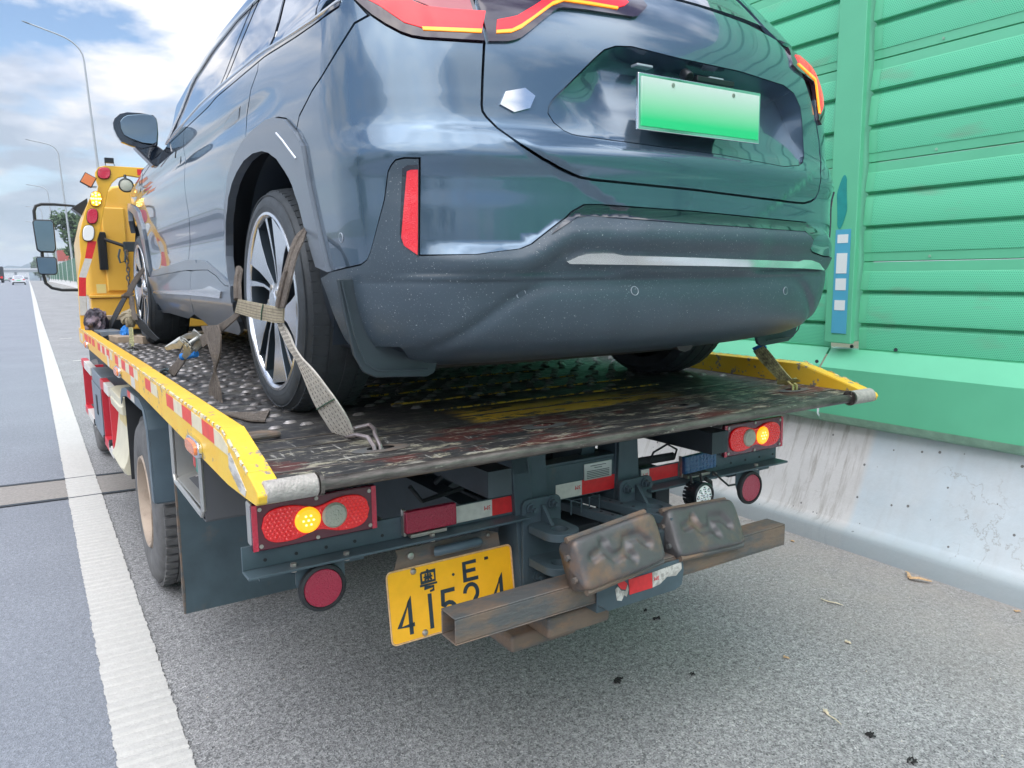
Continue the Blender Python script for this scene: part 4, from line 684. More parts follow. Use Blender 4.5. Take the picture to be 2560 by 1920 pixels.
# ---------------------------------------------------------------- mesh screen further on
def netmat():
    m = bpy.data.materials.new('screen_net'); m.use_nodes = True; n, l = nodes(m); b = n['Principled BSDF']; MAT['screen_net'] = m
    b.inputs['Base Color'].default_value = (.20, .36, .27, 1); b.inputs['Roughness'].default_value = .6; b.inputs['Alpha'].default_value = .80
netmat(); mat('net_bar', (.10, .22, .16), .6); mat('white_post', (.72, .74, .72), .5)
FX = 4.72
fen = root('screen_fence', 'green mesh screen with white posts standing on the distant barrier', 'fence', (FX, 20, .7))
ylist = [20.5+5*i for i in range(9)]+[68+8*i for i in range(20)]
for i, y in enumerate(ylist[:-1]):
    y2 = ylist[i+1]; d = .55*sstep(y, 18, 40)-.55; za, zb = gz(y)-.0, gz(y2)
    def Q(x, yv, z): return (x+d, yv-20, z)
    mb = MB(); mb.add([Q(0, y, za), Q(0, y2, zb), Q(0, y2, zb+2.65), Q(0, y, za+2.65)], [(0, 1, 2, 3)]); build('net', mb, 'screen_net', fen, fix=False)
    mb = MB(); nb = 6
    for k_ in range(nb+1):
        t = k_/nb; mb.tube([Q(-.02, y, za+2.65*t), Q(-.02, y2, zb+2.65*t)], .02, 4)
    for k_ in range(1, 8):
        t = k_/8; mb.tube([Q(-.02, y+(y2-y)*t, za+(zb-za)*t), Q(-.02, y+(y2-y)*t, za+(zb-za)*t+2.65)], .014, 4)
    build('grid', mb, 'net_bar', fen)
    mb = MB(); mb.bb((d-.08, y-20-.045, za-.4), (d-.02, y-20+.045, za+2.9)); build('post', mb, 'white_post' if i % 2 == 0 else 'net_bar', fen)
# ---------------------------------------------------------------- far land
mat('hill', (.09, .13, .15), .95, var=.3, vscale=.02); mat('far_white', (.62, .64, .66), .7); mat('far_grey', (.30, .33, .36), .8)
mat('brick_red', (.46, .10, .08), .8); mat('leafy', (.045, .095, .03), .7, var=.35, vscale=.7); mat('leafy2', (.075, .14, .045), .7, var=.3, vscale=.7); mat('bark', (.10, .08, .06), .9)
mb = MB(); vs = []; nx = 60
for j in range(5):
    for i in range(nx+1):
        t = i/nx; x = -260+460*t; hgt = 23*math.exp(-((x+8)/48)**2)+12*math.exp(-((x+85)/45)**2)+16*math.exp(-((x-90)/60)**2)+3*math.sin(x*.09)+2*math.sin(x*.23)
        vs.append((x, 1150+j*60, max(-2, hgt*math.sin(PI*min(1, (j+.0)/4*1.0))) if j else -2))
mb.add(vs, [(j*(nx+1)+i, j*(nx+1)+i+1, (j+1)*(nx+1)+i+1, (j+1)*(nx+1)+i) for j in range(4) for i in range(nx)])
build('hill', mb, 'hill', kind='structure', smooth=True, ang=180)
def block(name, x, y, wd, dp, ht, m, label, cat='building', stripes=(), roof=None, z=None):
    z = gz(y) if z is None else z
    r = root(name, label, cat, (x, y, z))
    mb = MB(); mb.bb((-wd/2, 0, 0), (wd/2, dp, ht)); build('wall', mb, m, r)
    for (z0, z1, mm) in stripes:
        mb = MB(); mb.bb((-wd/2-.06, -.08, z0), (wd/2+.06, dp*.98, z1)); build('band', mb, mm, r)
    nwin = max(2, int(wd/5))
    for i in range(nwin):
        for k_ in range(max(1, int(ht/4))):
            mb = MB(); cx = -wd/2+wd*(i+.5)/nwin; z0 = 1.2+k_*4
            if z0+1.4 < ht: mb.bb((cx-wd/nwin*.28, -.12, z0), (cx+wd/nwin*.28, .02, z0+1.4)); build('window', mb, 'car_glass', r)
    if roof:
        mb = MB(); mb.bb((-wd/2-.5, -.5, ht), (wd/2+.5, dp+.5, ht+roof)); build('roof', mb, 'far_white', r)
    return r
def tree(x, y, h, rad, label, mm='leafy', n=900, leaf=.35, zb=None, group='roadside trees'):
    z = gz(y)-.3 if zb is None else zb; r = root('tree', label, 'tree', (x, y, z), group=group); rnd = random.Random(int(x*31+y))
    mb = MB(); mb.tube([(0, 0, 0), (.1, 0, h*.3), (0, .1, h*.62)], [rad*.07, rad*.05, rad*.02], 8)
    cl = []
    for i in range(20):
        a = rnd.uniform(0, 2*PI); q = rnd.uniform(.15, .95)*rad; zz = rnd.uniform(.26, .9)*h; q *= 1-.55*abs(zz/h-.55)
        c = Vector((math.cos(a)*q, math.sin(a)*q, zz)); cl.append((c, rnd.uniform(.25, .42)*rad)); mb.tube([(0, 0, h*.3), tuple(c*.6+Vector((0, 0, h*.12))), tuple(c)], [rad*.03, rad*.02, rad*.008], 5)
    build('trunk', mb, 'bark', r)
    mb = MB()
    for i in range(n):
        c, q = rnd.choice(cl); d = Vector((rnd.gauss(0, 1), rnd.gauss(0, 1), rnd.gauss(0, .8))); d.normalize(); p = c+d*q*rnd.uniform(.45, 1.12)
        u = Vector((rnd.gauss(0, 1), rnd.gauss(0, 1), rnd.gauss(0, 1))).normalized(); v_ = u.orthogonal().normalized(); s = leaf*rnd.uniform(.5, 1.2)
        mb.add([p-u*s, p+v_*s*.45, p+u*s, p-v_*s*.45], [(0, 1, 2, 3)], 0 if rnd.random() < .6 else 1)
    build('crown', mb, [mm, 'leafy2'], r, fix=False, smooth=False); return r
tree(8.4, 150, 12.5, 4.6, 'bushy green tree rising above the mesh screen behind the yellow cab', n=7500, leaf=.40)
tree(11.5, 165, 13.5, 4.8, 'green tree farther from the road beside the bushy one, half behind the cab', n=4500, leaf=.42, mm='leafy2')
tree(6.6, 560, 15, 5.5, 'dark round tree at the far end of the screen, left of the truck mirror', n=1300, leaf=.9)
for (x, y, h, r_) in ((9.5, 470, 12, 5), (12, 400, 12, 5), (13, 330, 12, 5), (16, 270, 11, 4.5), (-22, 620, 11, 7), (-34, 640, 10, 7), (-48, 600, 11, 8)):
    tree(x, y, h, r_, {470: 'far tree at the distant end of the right-hand row', 400: 'far tree in the middle of the right-hand row', 330: 'far tree nearer than its neighbours in the right-hand row', 270: 'nearest tree of the far right-hand row behind the screen', 620: 'small tree on the left of the road end, nearest the road', 640: 'middle one of three small trees left of the road end', 600: 'leftmost small tree at the left horizon'}[y], n=600, leaf=.9)
for (x, y, h, r_, lb) in ((-24, -22, 10, 4.2, 'tree on the far verge behind the camera, nearest'), (-27, -34, 8, 4, 'tree on the far verge behind the camera, second'), (-25, -48, 9, 4.5, 'tree on the far verge behind the camera, third'), (-28, -6, 7.5, 3.6, 'low tree on the far verge beside the camera'), (-24, -70, 10, 5, 'tree on the far verge behind the camera, farthest'), (-29, 14, 7, 3.5, 'tree beyond the far carriageway, left of the frame')):
    tree(x, y, h, r_, lb, n=500, leaf=.55, zb=-.3, group='trees beyond the far carriageway')
block('building', 9.4, 215, 5.6, 8, 7.4, 'far_white', 'small white building with red bands behind the mesh screen', stripes=((4.9, 7.45, 'brick_red'), (0, 2.3, 'brick_red')))
block('building', -12, 720, 26, 10, 7, 'far_white', 'long pale low building at the end of the road below the hill', roof=.6)
block('building', -52, 760, 34, 10, 8, 'far_grey', 'grey distant building at the left horizon', roof=.6)
ob = root('overpass', 'pale concrete overpass crossing the road far ahead', 'bridge', (-20, 540, gz(540)))
mb = MB(); mb.bb((-70, 0, 5.2), (34, 9, 6.5)); build('deck', mb, 'far_grey', ob)
for x in (-52, -30, -8, 14, 28):
    mb = MB(); mb.bb((x-.6, 2, -1), (x+.6, 6, 5.2)); build('pier', mb, 'far_grey', ob)
mb = MB(); mb.bb((-70, -.2, 6.5), (34, .1, 7.3)); build('parapet', mb, 'far_white', ob)
# ---------------------------------------------------------------- street lamps
def street_lamp(base_y, foot, bend, tip, label, r=.16):
    p0 = Vector(foot); p1 = Vector(bend); p2 = Vector(tip); b = Vector((p0.x, p0.y, gz(base_y)))
    d = (p1-p0)/(p1.z-p0.z); g = p0-d*(p0.z-b.z)
    rt = root('street_lamp', label, 'street lamp', g, group='tall bent street lamps along the road')
    def Lc(p): return tuple(Vector(p)-g)
    mb = MB(); mb.tube([Lc(g), Lc(p1.lerp(g, .5)), Lc(p1)], [r, r*.75, r*.5], 10)
    build('pole', mb, 'pole', rt)
    q = [p1]; c = p1+d*1.15
    for i in range(1, 7):
        t = i/6; e = c+(p2-c)*.42; q.append((1-t)**2*p1+2*t*(1-t)*c+t*t*e)
    q.append(p2+(c-p2)*.12); mb = MB(); mb.tube([Lc(x) for x in q], r*.42, 8); build('arm', mb, 'pole', rt)
    mb = MB(); a = p2+(c-p2)*.14; mb.tube([Lc(a), Lc(a.lerp(p2, .3)), Lc(p2)], [r*.5, r*.9, r*.55], 8, flat=.45); build('lamp_head', mb, 'far_grey', rt)
    mb = MB(); mb.cyl((0, 0, -.3), (0, 0, .4), r*1.8, 10); build('base', mb, 'pole', rt)
    return rt
for (y, f_, b_, t_, lb) in ((65, (5.03, 65, 9.9), (4.73, 65, 17.2), (1.14, 65, 19.34), 'nearest and tallest bent street lamp against the clouds'),
                       (118, (4.99, 118, 9.65), (4.72, 118, 17.7), (1.21, 118, 19.41), 'second bent street lamp, directly behind the nearest one'),
                       (187, (5.1, 187, 14.35), (4.95, 187, 19.3), (1.28, 187, 20.92), 'third bent street lamp, its arm just above the truck mirror arm'),
                       (265, (5.1, 265, 17.8), (4.95, 265, 21.5), (1.08, 265, 22.77), 'small fourth bent street lamp, near the horizon'),
                       (350, (5.2, 350, 18), (5.0, 350, 22.5), (1.0, 350, 24.0), 'faint fifth bent street lamp, smallest in the row')):
    street_lamp(y, f_, b_, t_, lb, r=.085+.0006*y)
# ---------------------------------------------------------------- distant traffic
mat('white_car', (.72, .74, .76), .25, coat=1); mat('dark_truck', (.03, .035, .045), .5); mat('silver_car', (.5, .52, .54), .3, .4)
def far_car(x, y, body, label, w_=1.8, L=4.5):
    r = root('car', label, 'car', (x, y, gz(y)+.01)); W2 = w_/2
    mb = MB(); pr = [(-W2, .25), (-W2, .62), (-W2*.97, .92), (-W2*.80, 1.02), (-W2*.66, 1.40), (-W2*.5, 1.47), (W2*.5, 1.47), (W2*.66, 1.40), (W2*.8, 1.02), (W2*.97, .92), (W2, .62), (W2, .25)]
    mb.prism([(a, b) for a, b in pr if b < 1.0], 0, L, 'xz')
    mb.add([(-W2*.84, .25, 1.0), (W2*.84, .25, 1.0), (W2*.64, .95, 1.45), (-W2*.64, .95, 1.45), (-W2*.84, L*.72, 1.0), (W2*.84, L*.72, 1.0), (W2*.64, L*.5, 1.45), (-W2*.64, L*.5, 1.45)], [(0, 1, 2, 3), (5, 4, 7, 6), (3, 2, 6, 7), (0, 3, 7, 4), (1, 5, 6, 2)])
    build('body', mb, body, r, bev=.05)
    mb = MB(); mb.add([(-W2*.74, .31, 1.05), (W2*.74, .31, 1.05), (W2*.58, .86, 1.40), (-W2*.58, .86, 1.40)], [(0, 1, 2, 3)]); mb.v = [(a, b-.03, c) for a, b, c in mb.v]; build('rear_window', mb, 'car_glass', r)
    mb = MB(); mb.bb((-W2*.92, -.03, .25), (W2*.92, .03, .42)); build('bumper', mb, 'black_plastic', r)
    for s in (-1, 1):
        mb = MB(); mb.bb((s*W2*.62, -.02, .72), (s*W2*.94, .03, .86)); build('taillight', mb, 'lamp_red', r)
        for yy in (.8, L-.9):
            mb = MB(); mb.cyl((s*(W2-.2), yy, .31), (s*(W2-.01), yy, .31), .31, 16); build('wheel', mb, 'rubber', r)
    mb = MB(); mb.bb((-.24, -.03, .62), (.24, .0, .74)); build('number_plate', mb, 'green_plate', r)
    return r
far_car(-1.25, 140, 'white_car', 'white saloon car driving away in the lane beside the edge line')
far_car(-5.3, 262, 'silver_car', 'pale silver car beyond, partly hidden beside the dark lorry')
r = root('lorry', 'dark lorry at the left edge of the picture seen from behind', 'lorry', (-5.75, 200, gz(200)))
mb = MB(); mb.bb((-1.25, 0, .9), (1.25, 8, 3.5)); build('cargo_box', mb, 'dark_truck', r, bev=.05)
mb = MB(); mb.bb((-1.1, 8.2, .7), (1.1, 10, 2.6)); build('cab', mb, 'dark_truck', r, bev=.08)
mb = MB(); mb.bb((-1.2, -.05, .55), (1.2, .12, .85)); build('bumper', mb, 'black_plastic', r)
for s in (-1, 1):
    mb = MB(); mb.bb((s*.7, -.08, .95), (s*1.15, 0, 1.4)); build('taillight', mb, 'lamp_red', r)
    for yy in (1.5, 2.8, 8.8):
        mb = MB(); mb.cyl((s*.75, yy, .5), (s*1.15, yy, .5), .5, 16); build('wheel', mb, 'rubber', r)
for sx in (-9.6,):
    mb = MB(); mb.bb((-.15, 0, -.3), (.15, 340, .85)); mb.v = [(a+sx, b+10, c+gz(b+10)) for a, b, c in mb.v]
    solo('median_barrier', mb, 'far_grey', 'low grey median barrier along the far left carriageway', 'barrier')

# ---------------------------------------------------------------- the car on the deck
CARO = TF @ Matrix.Translation((.08, .92, 1.165))
car = root('car', 'blue-grey sport utility car strapped on the tow truck bed, seen from behind', 'car', CARO.translation, PSI)
gm = bpy.data.materials.new('new_energy_plate'); gm.use_nodes = True; n, l = nodes(gm); MAT['energy_plate'] = gm
t = n.new('ShaderNodeTexCoord'); sp = n.new('ShaderNodeSeparateXYZ'); l.new(t.outputs['Generated'], sp.inputs[0]); rr = n.new('ShaderNodeValToRGB'); l.new(sp.outputs[2], rr.inputs[0])
rr.color_ramp.elements[0].color = (.03, .62, .22, 1); rr.color_ramp.elements[0].position = .15; rr.color_ramp.elements[1].color = (.62, .74, .66, 1); rr.color_ramp.elements[1].position = .95
l.new(rr.outputs[0], n['Principled BSDF'].inputs['Base Color']); n['Principled BSDF'].inputs['Roughness'].default_value = .4
def sub(list_, f): return [p for p in list_ if f(p)]
def side_pair(fn):
    fn(lambda p: p, 'left'); fn(mir, 'right')
lampL_low = T['lampL_low']; lampT_low = T['lampT_low']; belt = T['belt']; belt2 = T['belt2']
A1, A2, A3, Ain = T['arch_A1'], T['arch_A2'], T['arch_A3'], T['arch_in']
DR, DF, FE, RL, RT = T['door_r_seam'], T['door_f_seam'], T['fend_seam'], T['ridge_low'], T['ridge_top']
def between(L, s0, s1): return [tuple(p) for p in L if min(s0, s1) < p[0] < max(s0, s1)]
L_ = lambda x: [tuple(p) for p in x]
# dark liner closing the body behind the panel gaps
def liner(sg):
    for (a, b, h0, h1) in ((0, 1.3, .23, 1.30), (1.22, 2.42, .92, 1.14), (2.36, 4.5, .24, 1.14), (4.45, 5.6, .95, 1.08)):
        panel('body_shell', [(sg*a, h0), (sg*b, h0), (sg*b, h1), (sg*a, h1)], 'liner', car, off=-.016, gap=0, skirt=0, step=(.06, .05), offf=(lambda s, h: -.016-.075*(sstep(h, .72, .77)*(1-sstep(h, 1.10, 1.15))*(1-sstep(abs(s), .60, .66)))))
liner(-1); liner(1)
# tailgate with the plate recess let into it
TGL, TGB = L_(T['tg_left']), L_(T['tg_bottom']); REC = L_(T['recess'])
tg = TGL+TGB[1:]+[(.715, .90), (.69, .98), (.665, 1.05), (.64, 1.13), (.60, 1.235), (.45, 1.262), (.2, 1.275), (-.2, 1.275), (-.45, 1.262), (-.60, 1.235), (-.635, 1.12)]
tailgate = panel('tailgate', tg, 'car_paint', car, hole=REC, gap=.0035, step=(.025, .018))
def rec_off(s, h): return -(.006+.062*sstep(h, .79, 1.0)*sstep(s, -.50, -.25))
panel('plate_recess', inset(REC, -.001), 'car_paint', tailgate, gap=0, offf=rec_off, step=(.025, .018), skirt=0)
mb = MB(); k = len(REC); vs = []
for (a, b) in REC:
    vs.append(surf_o(a, b, -.001)); vs.append(surf_o(a, b, rec_off(a, b)-.002))
mb.add(vs, [(2*i, 2*i+1, (2*i+3) % (2*k), (2*i+2) % (2*k)) for i in range(k)]); build('recess_lip', mb, 'car_paint', tailgate, ang=40)
plate = MB(); plate.box((0, -1.037, .903), (.486, .010, .146)); pf = build('number_plate_frame', plate, 'chrome', car, bev=.003)
mb = MB(); mb.box((0, -1.0435, .903), (.466, .004, .127)); build('number_plate', mb, 'energy_plate', pf, bev=.001)
mb = MB()
for s in (-1, 1): mb.cyl((s*.12, -1.047, .955), (s*.12, -1.043, .955), .006, 8)
build('plate_screw', mb, 'bolt', pf)
mb = MB(); mb.box((0, -1.005, .90), (.30, .06, .07)); build('plate_bracket', mb, 'black_plastic', pf)
for s in (-.13, .16):
    mb = MB(); p = surf_o(s, 1.035, -.035); mb.box((p[0], p[1]-.004, p[2]+.002), (.06, .03, .008)); build('plate_lamp', mb, 'lens_grey', tailgate, bev=.003)
mb = MB(); p = surf_o(.03, 1.03, -.04); mb.cyl((p[0], p[1]-.035, p[2]-.008), (p[0], p[1]-.01, p[2]+.01), .016, 12); mb.box((p[0]+.12, p[1]-.01, p[2]-.002), (.16, .035, .016)); build('camera_pod', mb, 'black_plastic', tailgate, bev=.003)
# plain chromed badge where the maker's mark is blurred out
panel('badge', [(-.62, .872), (-.60, .905), (-.545, .918), (-.52, .90), (-.54, .868), (-.585, .855)], 'chrome', tailgate, off=.006, gap=0, skirt=.006, step=(.02, .02))
# painted bumper
PL = L_(T['paint_low']); half = [p for p in PL if p[0] < -.55]; body = [p for p in PL if p[0] < .60]
QS = L_(T['q_seam'])
rb = QS+A1[::-1]+body+mir(half)[::-1]+mir(A1)+mir(QS)[::-1]+[(.86, 1.10), (.80, 1.05), (.70, 1.04)]
TGR = [(.69, .98), (.715, .90)]+TGB[::-1]
rb = [tuple(p) for p in rb]+TGR+TGL[::-1]+L_(lampL_low)[1:][::-1]
bumper = panel('bumper_cover', rb, 'car_paint', car, gap=.0032, step=(.025, .018))
# lower cladding of the rear bumper
cc = L_(T['clad_corner']); low = [(x/20*1.7-.85, .205+.02*abs(x-10)/10) for x in range(0, 21)]
half_in = [p for p in half]
clad = [tuple(PL[0])]+cc+[(-.86, .232)]+[(a, .195) for a in [-.7+.1*i for i in range(15)]]+[(.86, .232)]+mir(cc)[::-1]+[(1.17, .455)]+mir(half)+[tuple(p) for p in body[::-1]]
clad = [p for i, p in enumerate(clad) if i == 0 or (abs(p[0]-clad[i-1][0])+abs(p[1]-clad[i-1][1])) > .002]
cladding = panel('bumper_cladding', clad, 'cladding', car, off=.004, gap=.001, step=(.014, .011), skirt=.02)
# glossy band above the ridge
top_line = [p for p in body if p[0] > -.49 and p[0] < .62]
GL = L_(T['gloss_low'])
gloss = top_line+[(.64, .575)]+[p for p in GL if p[0] < .62][::-1]
panel('gloss_band', gloss, 'gloss_black', cladding, off=.0065, gap=.001, step=(.03, .012), skirt=.003)
panel('chrome_trim', T['trim'], 'satin_silver', cladding, off=.013, gap=0, step=(.03, .012), skirt=.010)
underb = MB(); vs = []
rows_ = [(.235, -.0), (.205, .0), (.17, .0)]
ss_ = [-.88+.0587*i for i in range(31)]
for h_ in (.215, .185, .165):
    for s_ in ss_: p = surf(s_*.98, h_); vs.append(p)
for s_ in ss_:
    p = surf(s_*.98, .165); vs.append((p[0]*.96, .25, .20))
kk = len(ss_)
underb.add(vs, [(j*kk+i, j*kk+i+1, (j+1)*kk+i+1, (j+1)*kk+i) for j in range(3) for i in range(kk-1)]); build('undertray', underb, 'underbody', car, ang=60)
for nm in ('s1', 's2', 's3', 's4'):
    a, b = T[nm][0]; off = .0046 if nm != 's1' else .0008
    mb = MB(); c = Vector(surf_o(a, b, off)); nn = Vector(surf_n(a, b)); u = nn.orthogonal().normalized(); v_ = nn.cross(u)
    mb.tube([c+u*.0125*math.cos(2*PI*i/24)+v_*.0125*math.sin(2*PI*i/24) for i in range(24)], .0011, 5, closed=True)
    build('sensor_ring', mb, 'lens_grey', cladding if nm != 's1' else bumper)
    mb = MB(); mb.tube([c-nn*.002, c+nn*.0012], .011, 20); build('parking_sensor', mb, 'cladding' if nm != 's1' else 'car_paint', cladding if nm != 's1' else bumper)
# reflector and its black surround, both corners
for f in (lambda p: p, mir):
    g_ = (lambda P: P) if f is not mir else (lambda P: [(a+.05, b) for a, b in P])
    q = panel('reflector_surround', g_(f(T['refl_black'])), 'gloss_black', car, off=.005, gap=0, skirt=.006, step=(.02, .02))
    panel('reflector', g_(f(T['reflector'])), 'reflex_glow', q, off=.009, gap=0, skirt=.004, step=(.02, .02))
# tail lamps
lampL = L_(lampL_low)[::-1]+[(-.945, 1.19), (-.90, 1.245), (-.75, 1.225), (-.637, 1.21)]
lampT = L_(lampT_low)+[(-.10, 1.268), (-.25, 1.262), (-.45, 1.25), (-.58, 1.225), (-.625, 1.21)]
for f in (lambda p: p, mir):
    a = panel('tail_lamp', f(lampL) if f is not mir else T['lampR'], 'smoked', car, off=.008, gap=.001, skirt=.016, step=(.03, .02))
    red = [p for p in T['lampL_red']]
    if f is mir:
        panel('lamp_glow', T['lampR_red'], 'tail_red', a, off=.0105, gap=0, skirt=.004, step=(.03, .02)); panel('indicator', T['lampR_amb'], 'tail_amber', a, off=.0112, gap=0, skirt=.003, step=(.03, .02)); continue
    panel('lamp_glow', f([tuple(p) for p in T['lampL_red'][:-8]]+[(-.70, 1.075), (-.80, 1.12), (-.83, 1.17), (-.90, 1.17)] if False else f(red)), 'tail_red', a, off=.0105, gap=0, skirt=.004, step=(.03, .02))
    panel('indicator', f(T['lampL_amb']), 'tail_amber', a, off=.0112, gap=0, skirt=.003, step=(.03, .02))
    g = panel('lamp_inner', f([(-.87, 1.175), (-.80, 1.125), (-.72, 1.085), (-.645, 1.082), (-.645, 1.19), (-.75, 1.21), (-.86, 1.225)]), 'lamp_pale', a, off=.0095, gap=0, skirt=.003, step=(.03, .02))
    if f is mir: continue
    b = panel('tailgate_lamp', f(lampT), 'smoked', tailgate, off=.008, gap=.0015, skirt=.016, step=(.03, .02))
    panel('lamp_glow', f([tuple(p) for p in T['lampT_red']]), 'tail_red', b, off=.0105, gap=0, skirt=.004, step=(.03, .02))
    panel('lamp_glow', f([tuple(p) for p in T['lampT_red2']]), 'tail_red', b, off=.0105, gap=0, skirt=.004, step=(.03, .02))
    panel('indicator', f([tuple(p) for p in T['lampT_amb']]), 'tail_amber', b, off=.0112, gap=0, skirt=.003, step=(.02, .012))
# flank panels
def sides(f, tagside):
    top = lambda s0, s1: [p for p in between(belt, s0, s1)]
    sDR = DR[0][0]; sDF = DF[0][0]; sFE = FE[0][0]
    bs0 = sorted(L_(belt)); bh0 = lambda s: _interp(s, [p[0] for p in bs0], [p[1] for p in bs0])
    q = [(sDR, bh0(sDR))]+L_(DR)+[tuple(p) for p in A2[::-1]]+QS[::-1]+[tuple(lampL_low[0])]+[(-.95, 1.19)]+[p for p in L_(belt)[::-1] if sDR+.02 < p[0] < -.96]
    panel('quarter_panel', f(q), 'car_paint', car, gap=.003)
    bs = sorted(L_(belt))                       # ascending s (front first)
    rl = sorted(L_(RL))
    rd = [(sDF, _interp(sDF, [p[0] for p in bs], [p[1] for p in bs]))]+L_(DF)+[p for p in rl if p[0] > DF[-1][0]+.02]+L_(A3)[::-1]+L_(DR)[::-1]+[(sDR, bh0(sDR))]+[p for p in bs[::-1] if sDF+.02 < p[0] < sDR-.02]
    panel('rear_door', f(rd), 'car_paint', car, gap=.003)
    fd = L_(FE)+[p for p in rl if FE[-1][0]+.02 < p[0] < DF[-1][0]-.02]+L_(DF)[::-1]+[(sDF, bh0(sDF))]+[p for p in bs[::-1] if sFE+.02 < p[0] < sDF-.02]
    panel('front_door', f(fd), 'car_paint', car, gap=.003)
    fo = L_(T['farch_out']); fo = [p for p in fo]
    fen_ = L_(FE)[::-1]+[(sFE-.25, 1.12), (sFE-.6, 1.08), (-5.45, 1.0), (-5.55, .90), (-5.30, .86), (-5.2, .93)]+fo[::-1][1:]
    panel('front_wing', f(fen_), 'car_paint', car, gap=.003)
    # cladding
    sb = L_(T['sill_bot']); ai = L_(Ain); fi = L_(T['farch_in'])
    arch = [tuple(A1[0])]+[p for p in ai[1:-3]]+[(ai[-3][0]-.005, ai[-3][1])]+[tuple(A3[-1])]+L_(A3)[::-1][1:]+L_(A2)[::-1][1:]+L_(A1)[::-1][1:-1]
    panel('arch_cladding', f(arch), 'arch_trim', car, off=.012, gap=.001, skirt=.03, step=(.025, .025))
    ss2 = L_(T['sill_seam'])
    rs = ss2+[p for p in sorted(sb) if p[0] > ss2[-1][0]+.03]+[p for p in ai[::-1] if p[1] < .41 and p[0] < -2.1][1:]+[tuple(A3[-1])]+[p for p in sorted(L_(RL), reverse=True) if p[0] > ss2[0][0]+.03]
    panel('sill_cladding', f(rs), 'arch_trim', car, off=.008, gap=.002, skirt=.02)
    fi2 = [p for p in fi if p[1] < .47]
    fs_ = ss2[::-1]+[p for p in sorted(L_(RL), reverse=True) if p[0] < ss2[0][0]-.03]+sorted(fi2, key=lambda p: -p[1])+[p for p in sorted(sb) if p[0] < ss2[-1][0]-.03]
    panel('sill_cladding', f(fs_), 'arch_trim', car, off=.008, gap=.002, skirt=.02)
    fr = L_(fo)+[(-5.20, .93), (-5.38, .80), (-5.30, .78), (-5.16, .86)]+[p for p in fi[::-1] if p[1] > .47]
    panel('arch_cladding', f(fr), 'arch_trim', car, off=.011, gap=.001, skirt=.03)
    ridge_strip = L_(RT)+[p for p in sorted(L_(RL), reverse=True)]
    panel('ridge_shade', f(ridge_strip), 'arch_trim', car, off=.007, gap=.001, skirt=.01)  # trim-coloured strip stands in for shading along the door's lower ridge
    panel('sill_chrome', f(L_(T['sill_chrome'])), 'satin_silver', car, off=.016, gap=0, skirt=.008)
    strip_on('arch_crease', f(L_(T['arch_crease'])), 'satin_silver', car, width=.007, off=.014)
    for nm in ('handle', 'handleF'):
        h_ = L_(T[nm]); panel('door_handle', f(h_), 'gloss_black', car, off=.0009, gap=-.003, skirt=.001, step=(.03, .03)); panel('handle_flap', f(h_), 'car_paint', car, off=.0016, gap=.002, skirt=.002, step=(.03, .03))
    h_ = L_(T['flap_charge']); panel('charge_flap_gap', f(h_), 'gloss_black', car, off=.0009, gap=-.003, skirt=.001, step=(.05, .04)); panel('charge_flap', f(h_), 'car_paint', car, off=.0016, gap=.0025, skirt=.002, step=(.05, .04))
    # glass
    b2 = sorted(L_(belt2)); rf = sorted(L_(T['roofline'])); rfx = [p[0] for p in rf]; rfy = [p[1] for p in rf]
    def rh(s): return _interp(s, rfx, rfy) if s < rfx[-1] else max(1.3, rfy[-1]-.10*(s-rfx[-1])**1.5)
    def bh(s): return _interp(s, [p[0] for p in b2], [p[1] for p in b2]) if s < b2[-1][0] else b2[-1][1]
    bp = L_(T['bpill']); cp = L_(T['cpill'])
    def glass(name, sl_lo, sl_hi, n_=14, m='car_glass'):
        lo = [(sl_lo[0]+(sl_hi[0]-sl_lo[0])*i/n_) for i in range(n_+1)]; up = [(sl_lo[1]+(sl_hi[1]-sl_lo[1])*i/n_) for i in range(n_+1)]
        poly = [(s, bh(s)) for s in lo]+[(s, rh(s)) for s in up[::-1]]
        panel(name, f(poly), m, car, off=-.003, gap=.006, skirt=.004, step=(.06, .04))
    x0 = rfx[0]+.03; sB0, sB1 = bp[0][0], bp[-1][0]; sC0, sC1 = cp[0][0], cp[-1][0]
    glass('front_side_window', (x0, x0+.02), (sB0-.09, sB1-.12))
    glass('rear_side_window', (sB0+.0, sB1+.0), (sC0, sC1+.02)); glass('quarter_window', (sC0+.02, sC1+.05), (-1.12, -1.16))
    glass('window_pillar', (sB0-.085, sB1-.11), (sB0-.005, sB1-.01), m='gloss_black')
    lo = [x0+(-.97-x0)*i/30 for i in range(31)]
    bl = [(s, _interp(s, [p[0] for p in bs], [p[1] for p in bs])) for s in lo]+[(s, bh(s)+.002) for s in lo[::-1]]
    panel('belt_trim', f(bl), 'gloss_black', car, off=.001, gap=.001, skirt=.01)
    strip_on('belt_chrome', f([(s, bh(s)) for s in lo]), 'satin_silver', car, width=.009, off=.002)
    strip_on('roof_chrome', f([(s, rh(s)) for s in [rfx[0]+(-1.12-rfx[0])*i/30 for i in range(31)]]), 'satin_silver', car, width=.012, off=.002)
    rr_ = [rfx[0]+(-1.1-rfx[0])*i/24 for i in range(25)]
    panel('roof_side', f([(s, rh(s)+.006) for s in rr_]+[(-.95, 1.45), (-.85, 1.60), (-1.0, 1.66)]+[(s, max(rh(s)+.02, min(1.66, 1.66-.25*max(0, -2.2-s)))) for s in rr_[::-1]]), 'car_paint', car, gap=.001)
    panel('rear_pillar', f([(-.95, 1.195), (-1.1, bh(-1.1)+.0), (-1.14, 1.34), (-1.10, 1.44), (-.95, 1.45), (-.80, 1.58), (-.62, 1.56), (-.60, 1.28), (-.62, 1.24), (-.75, 1.25), (-.90, 1.26)]), 'car_paint', car, gap=.001)
side_pair(sides)
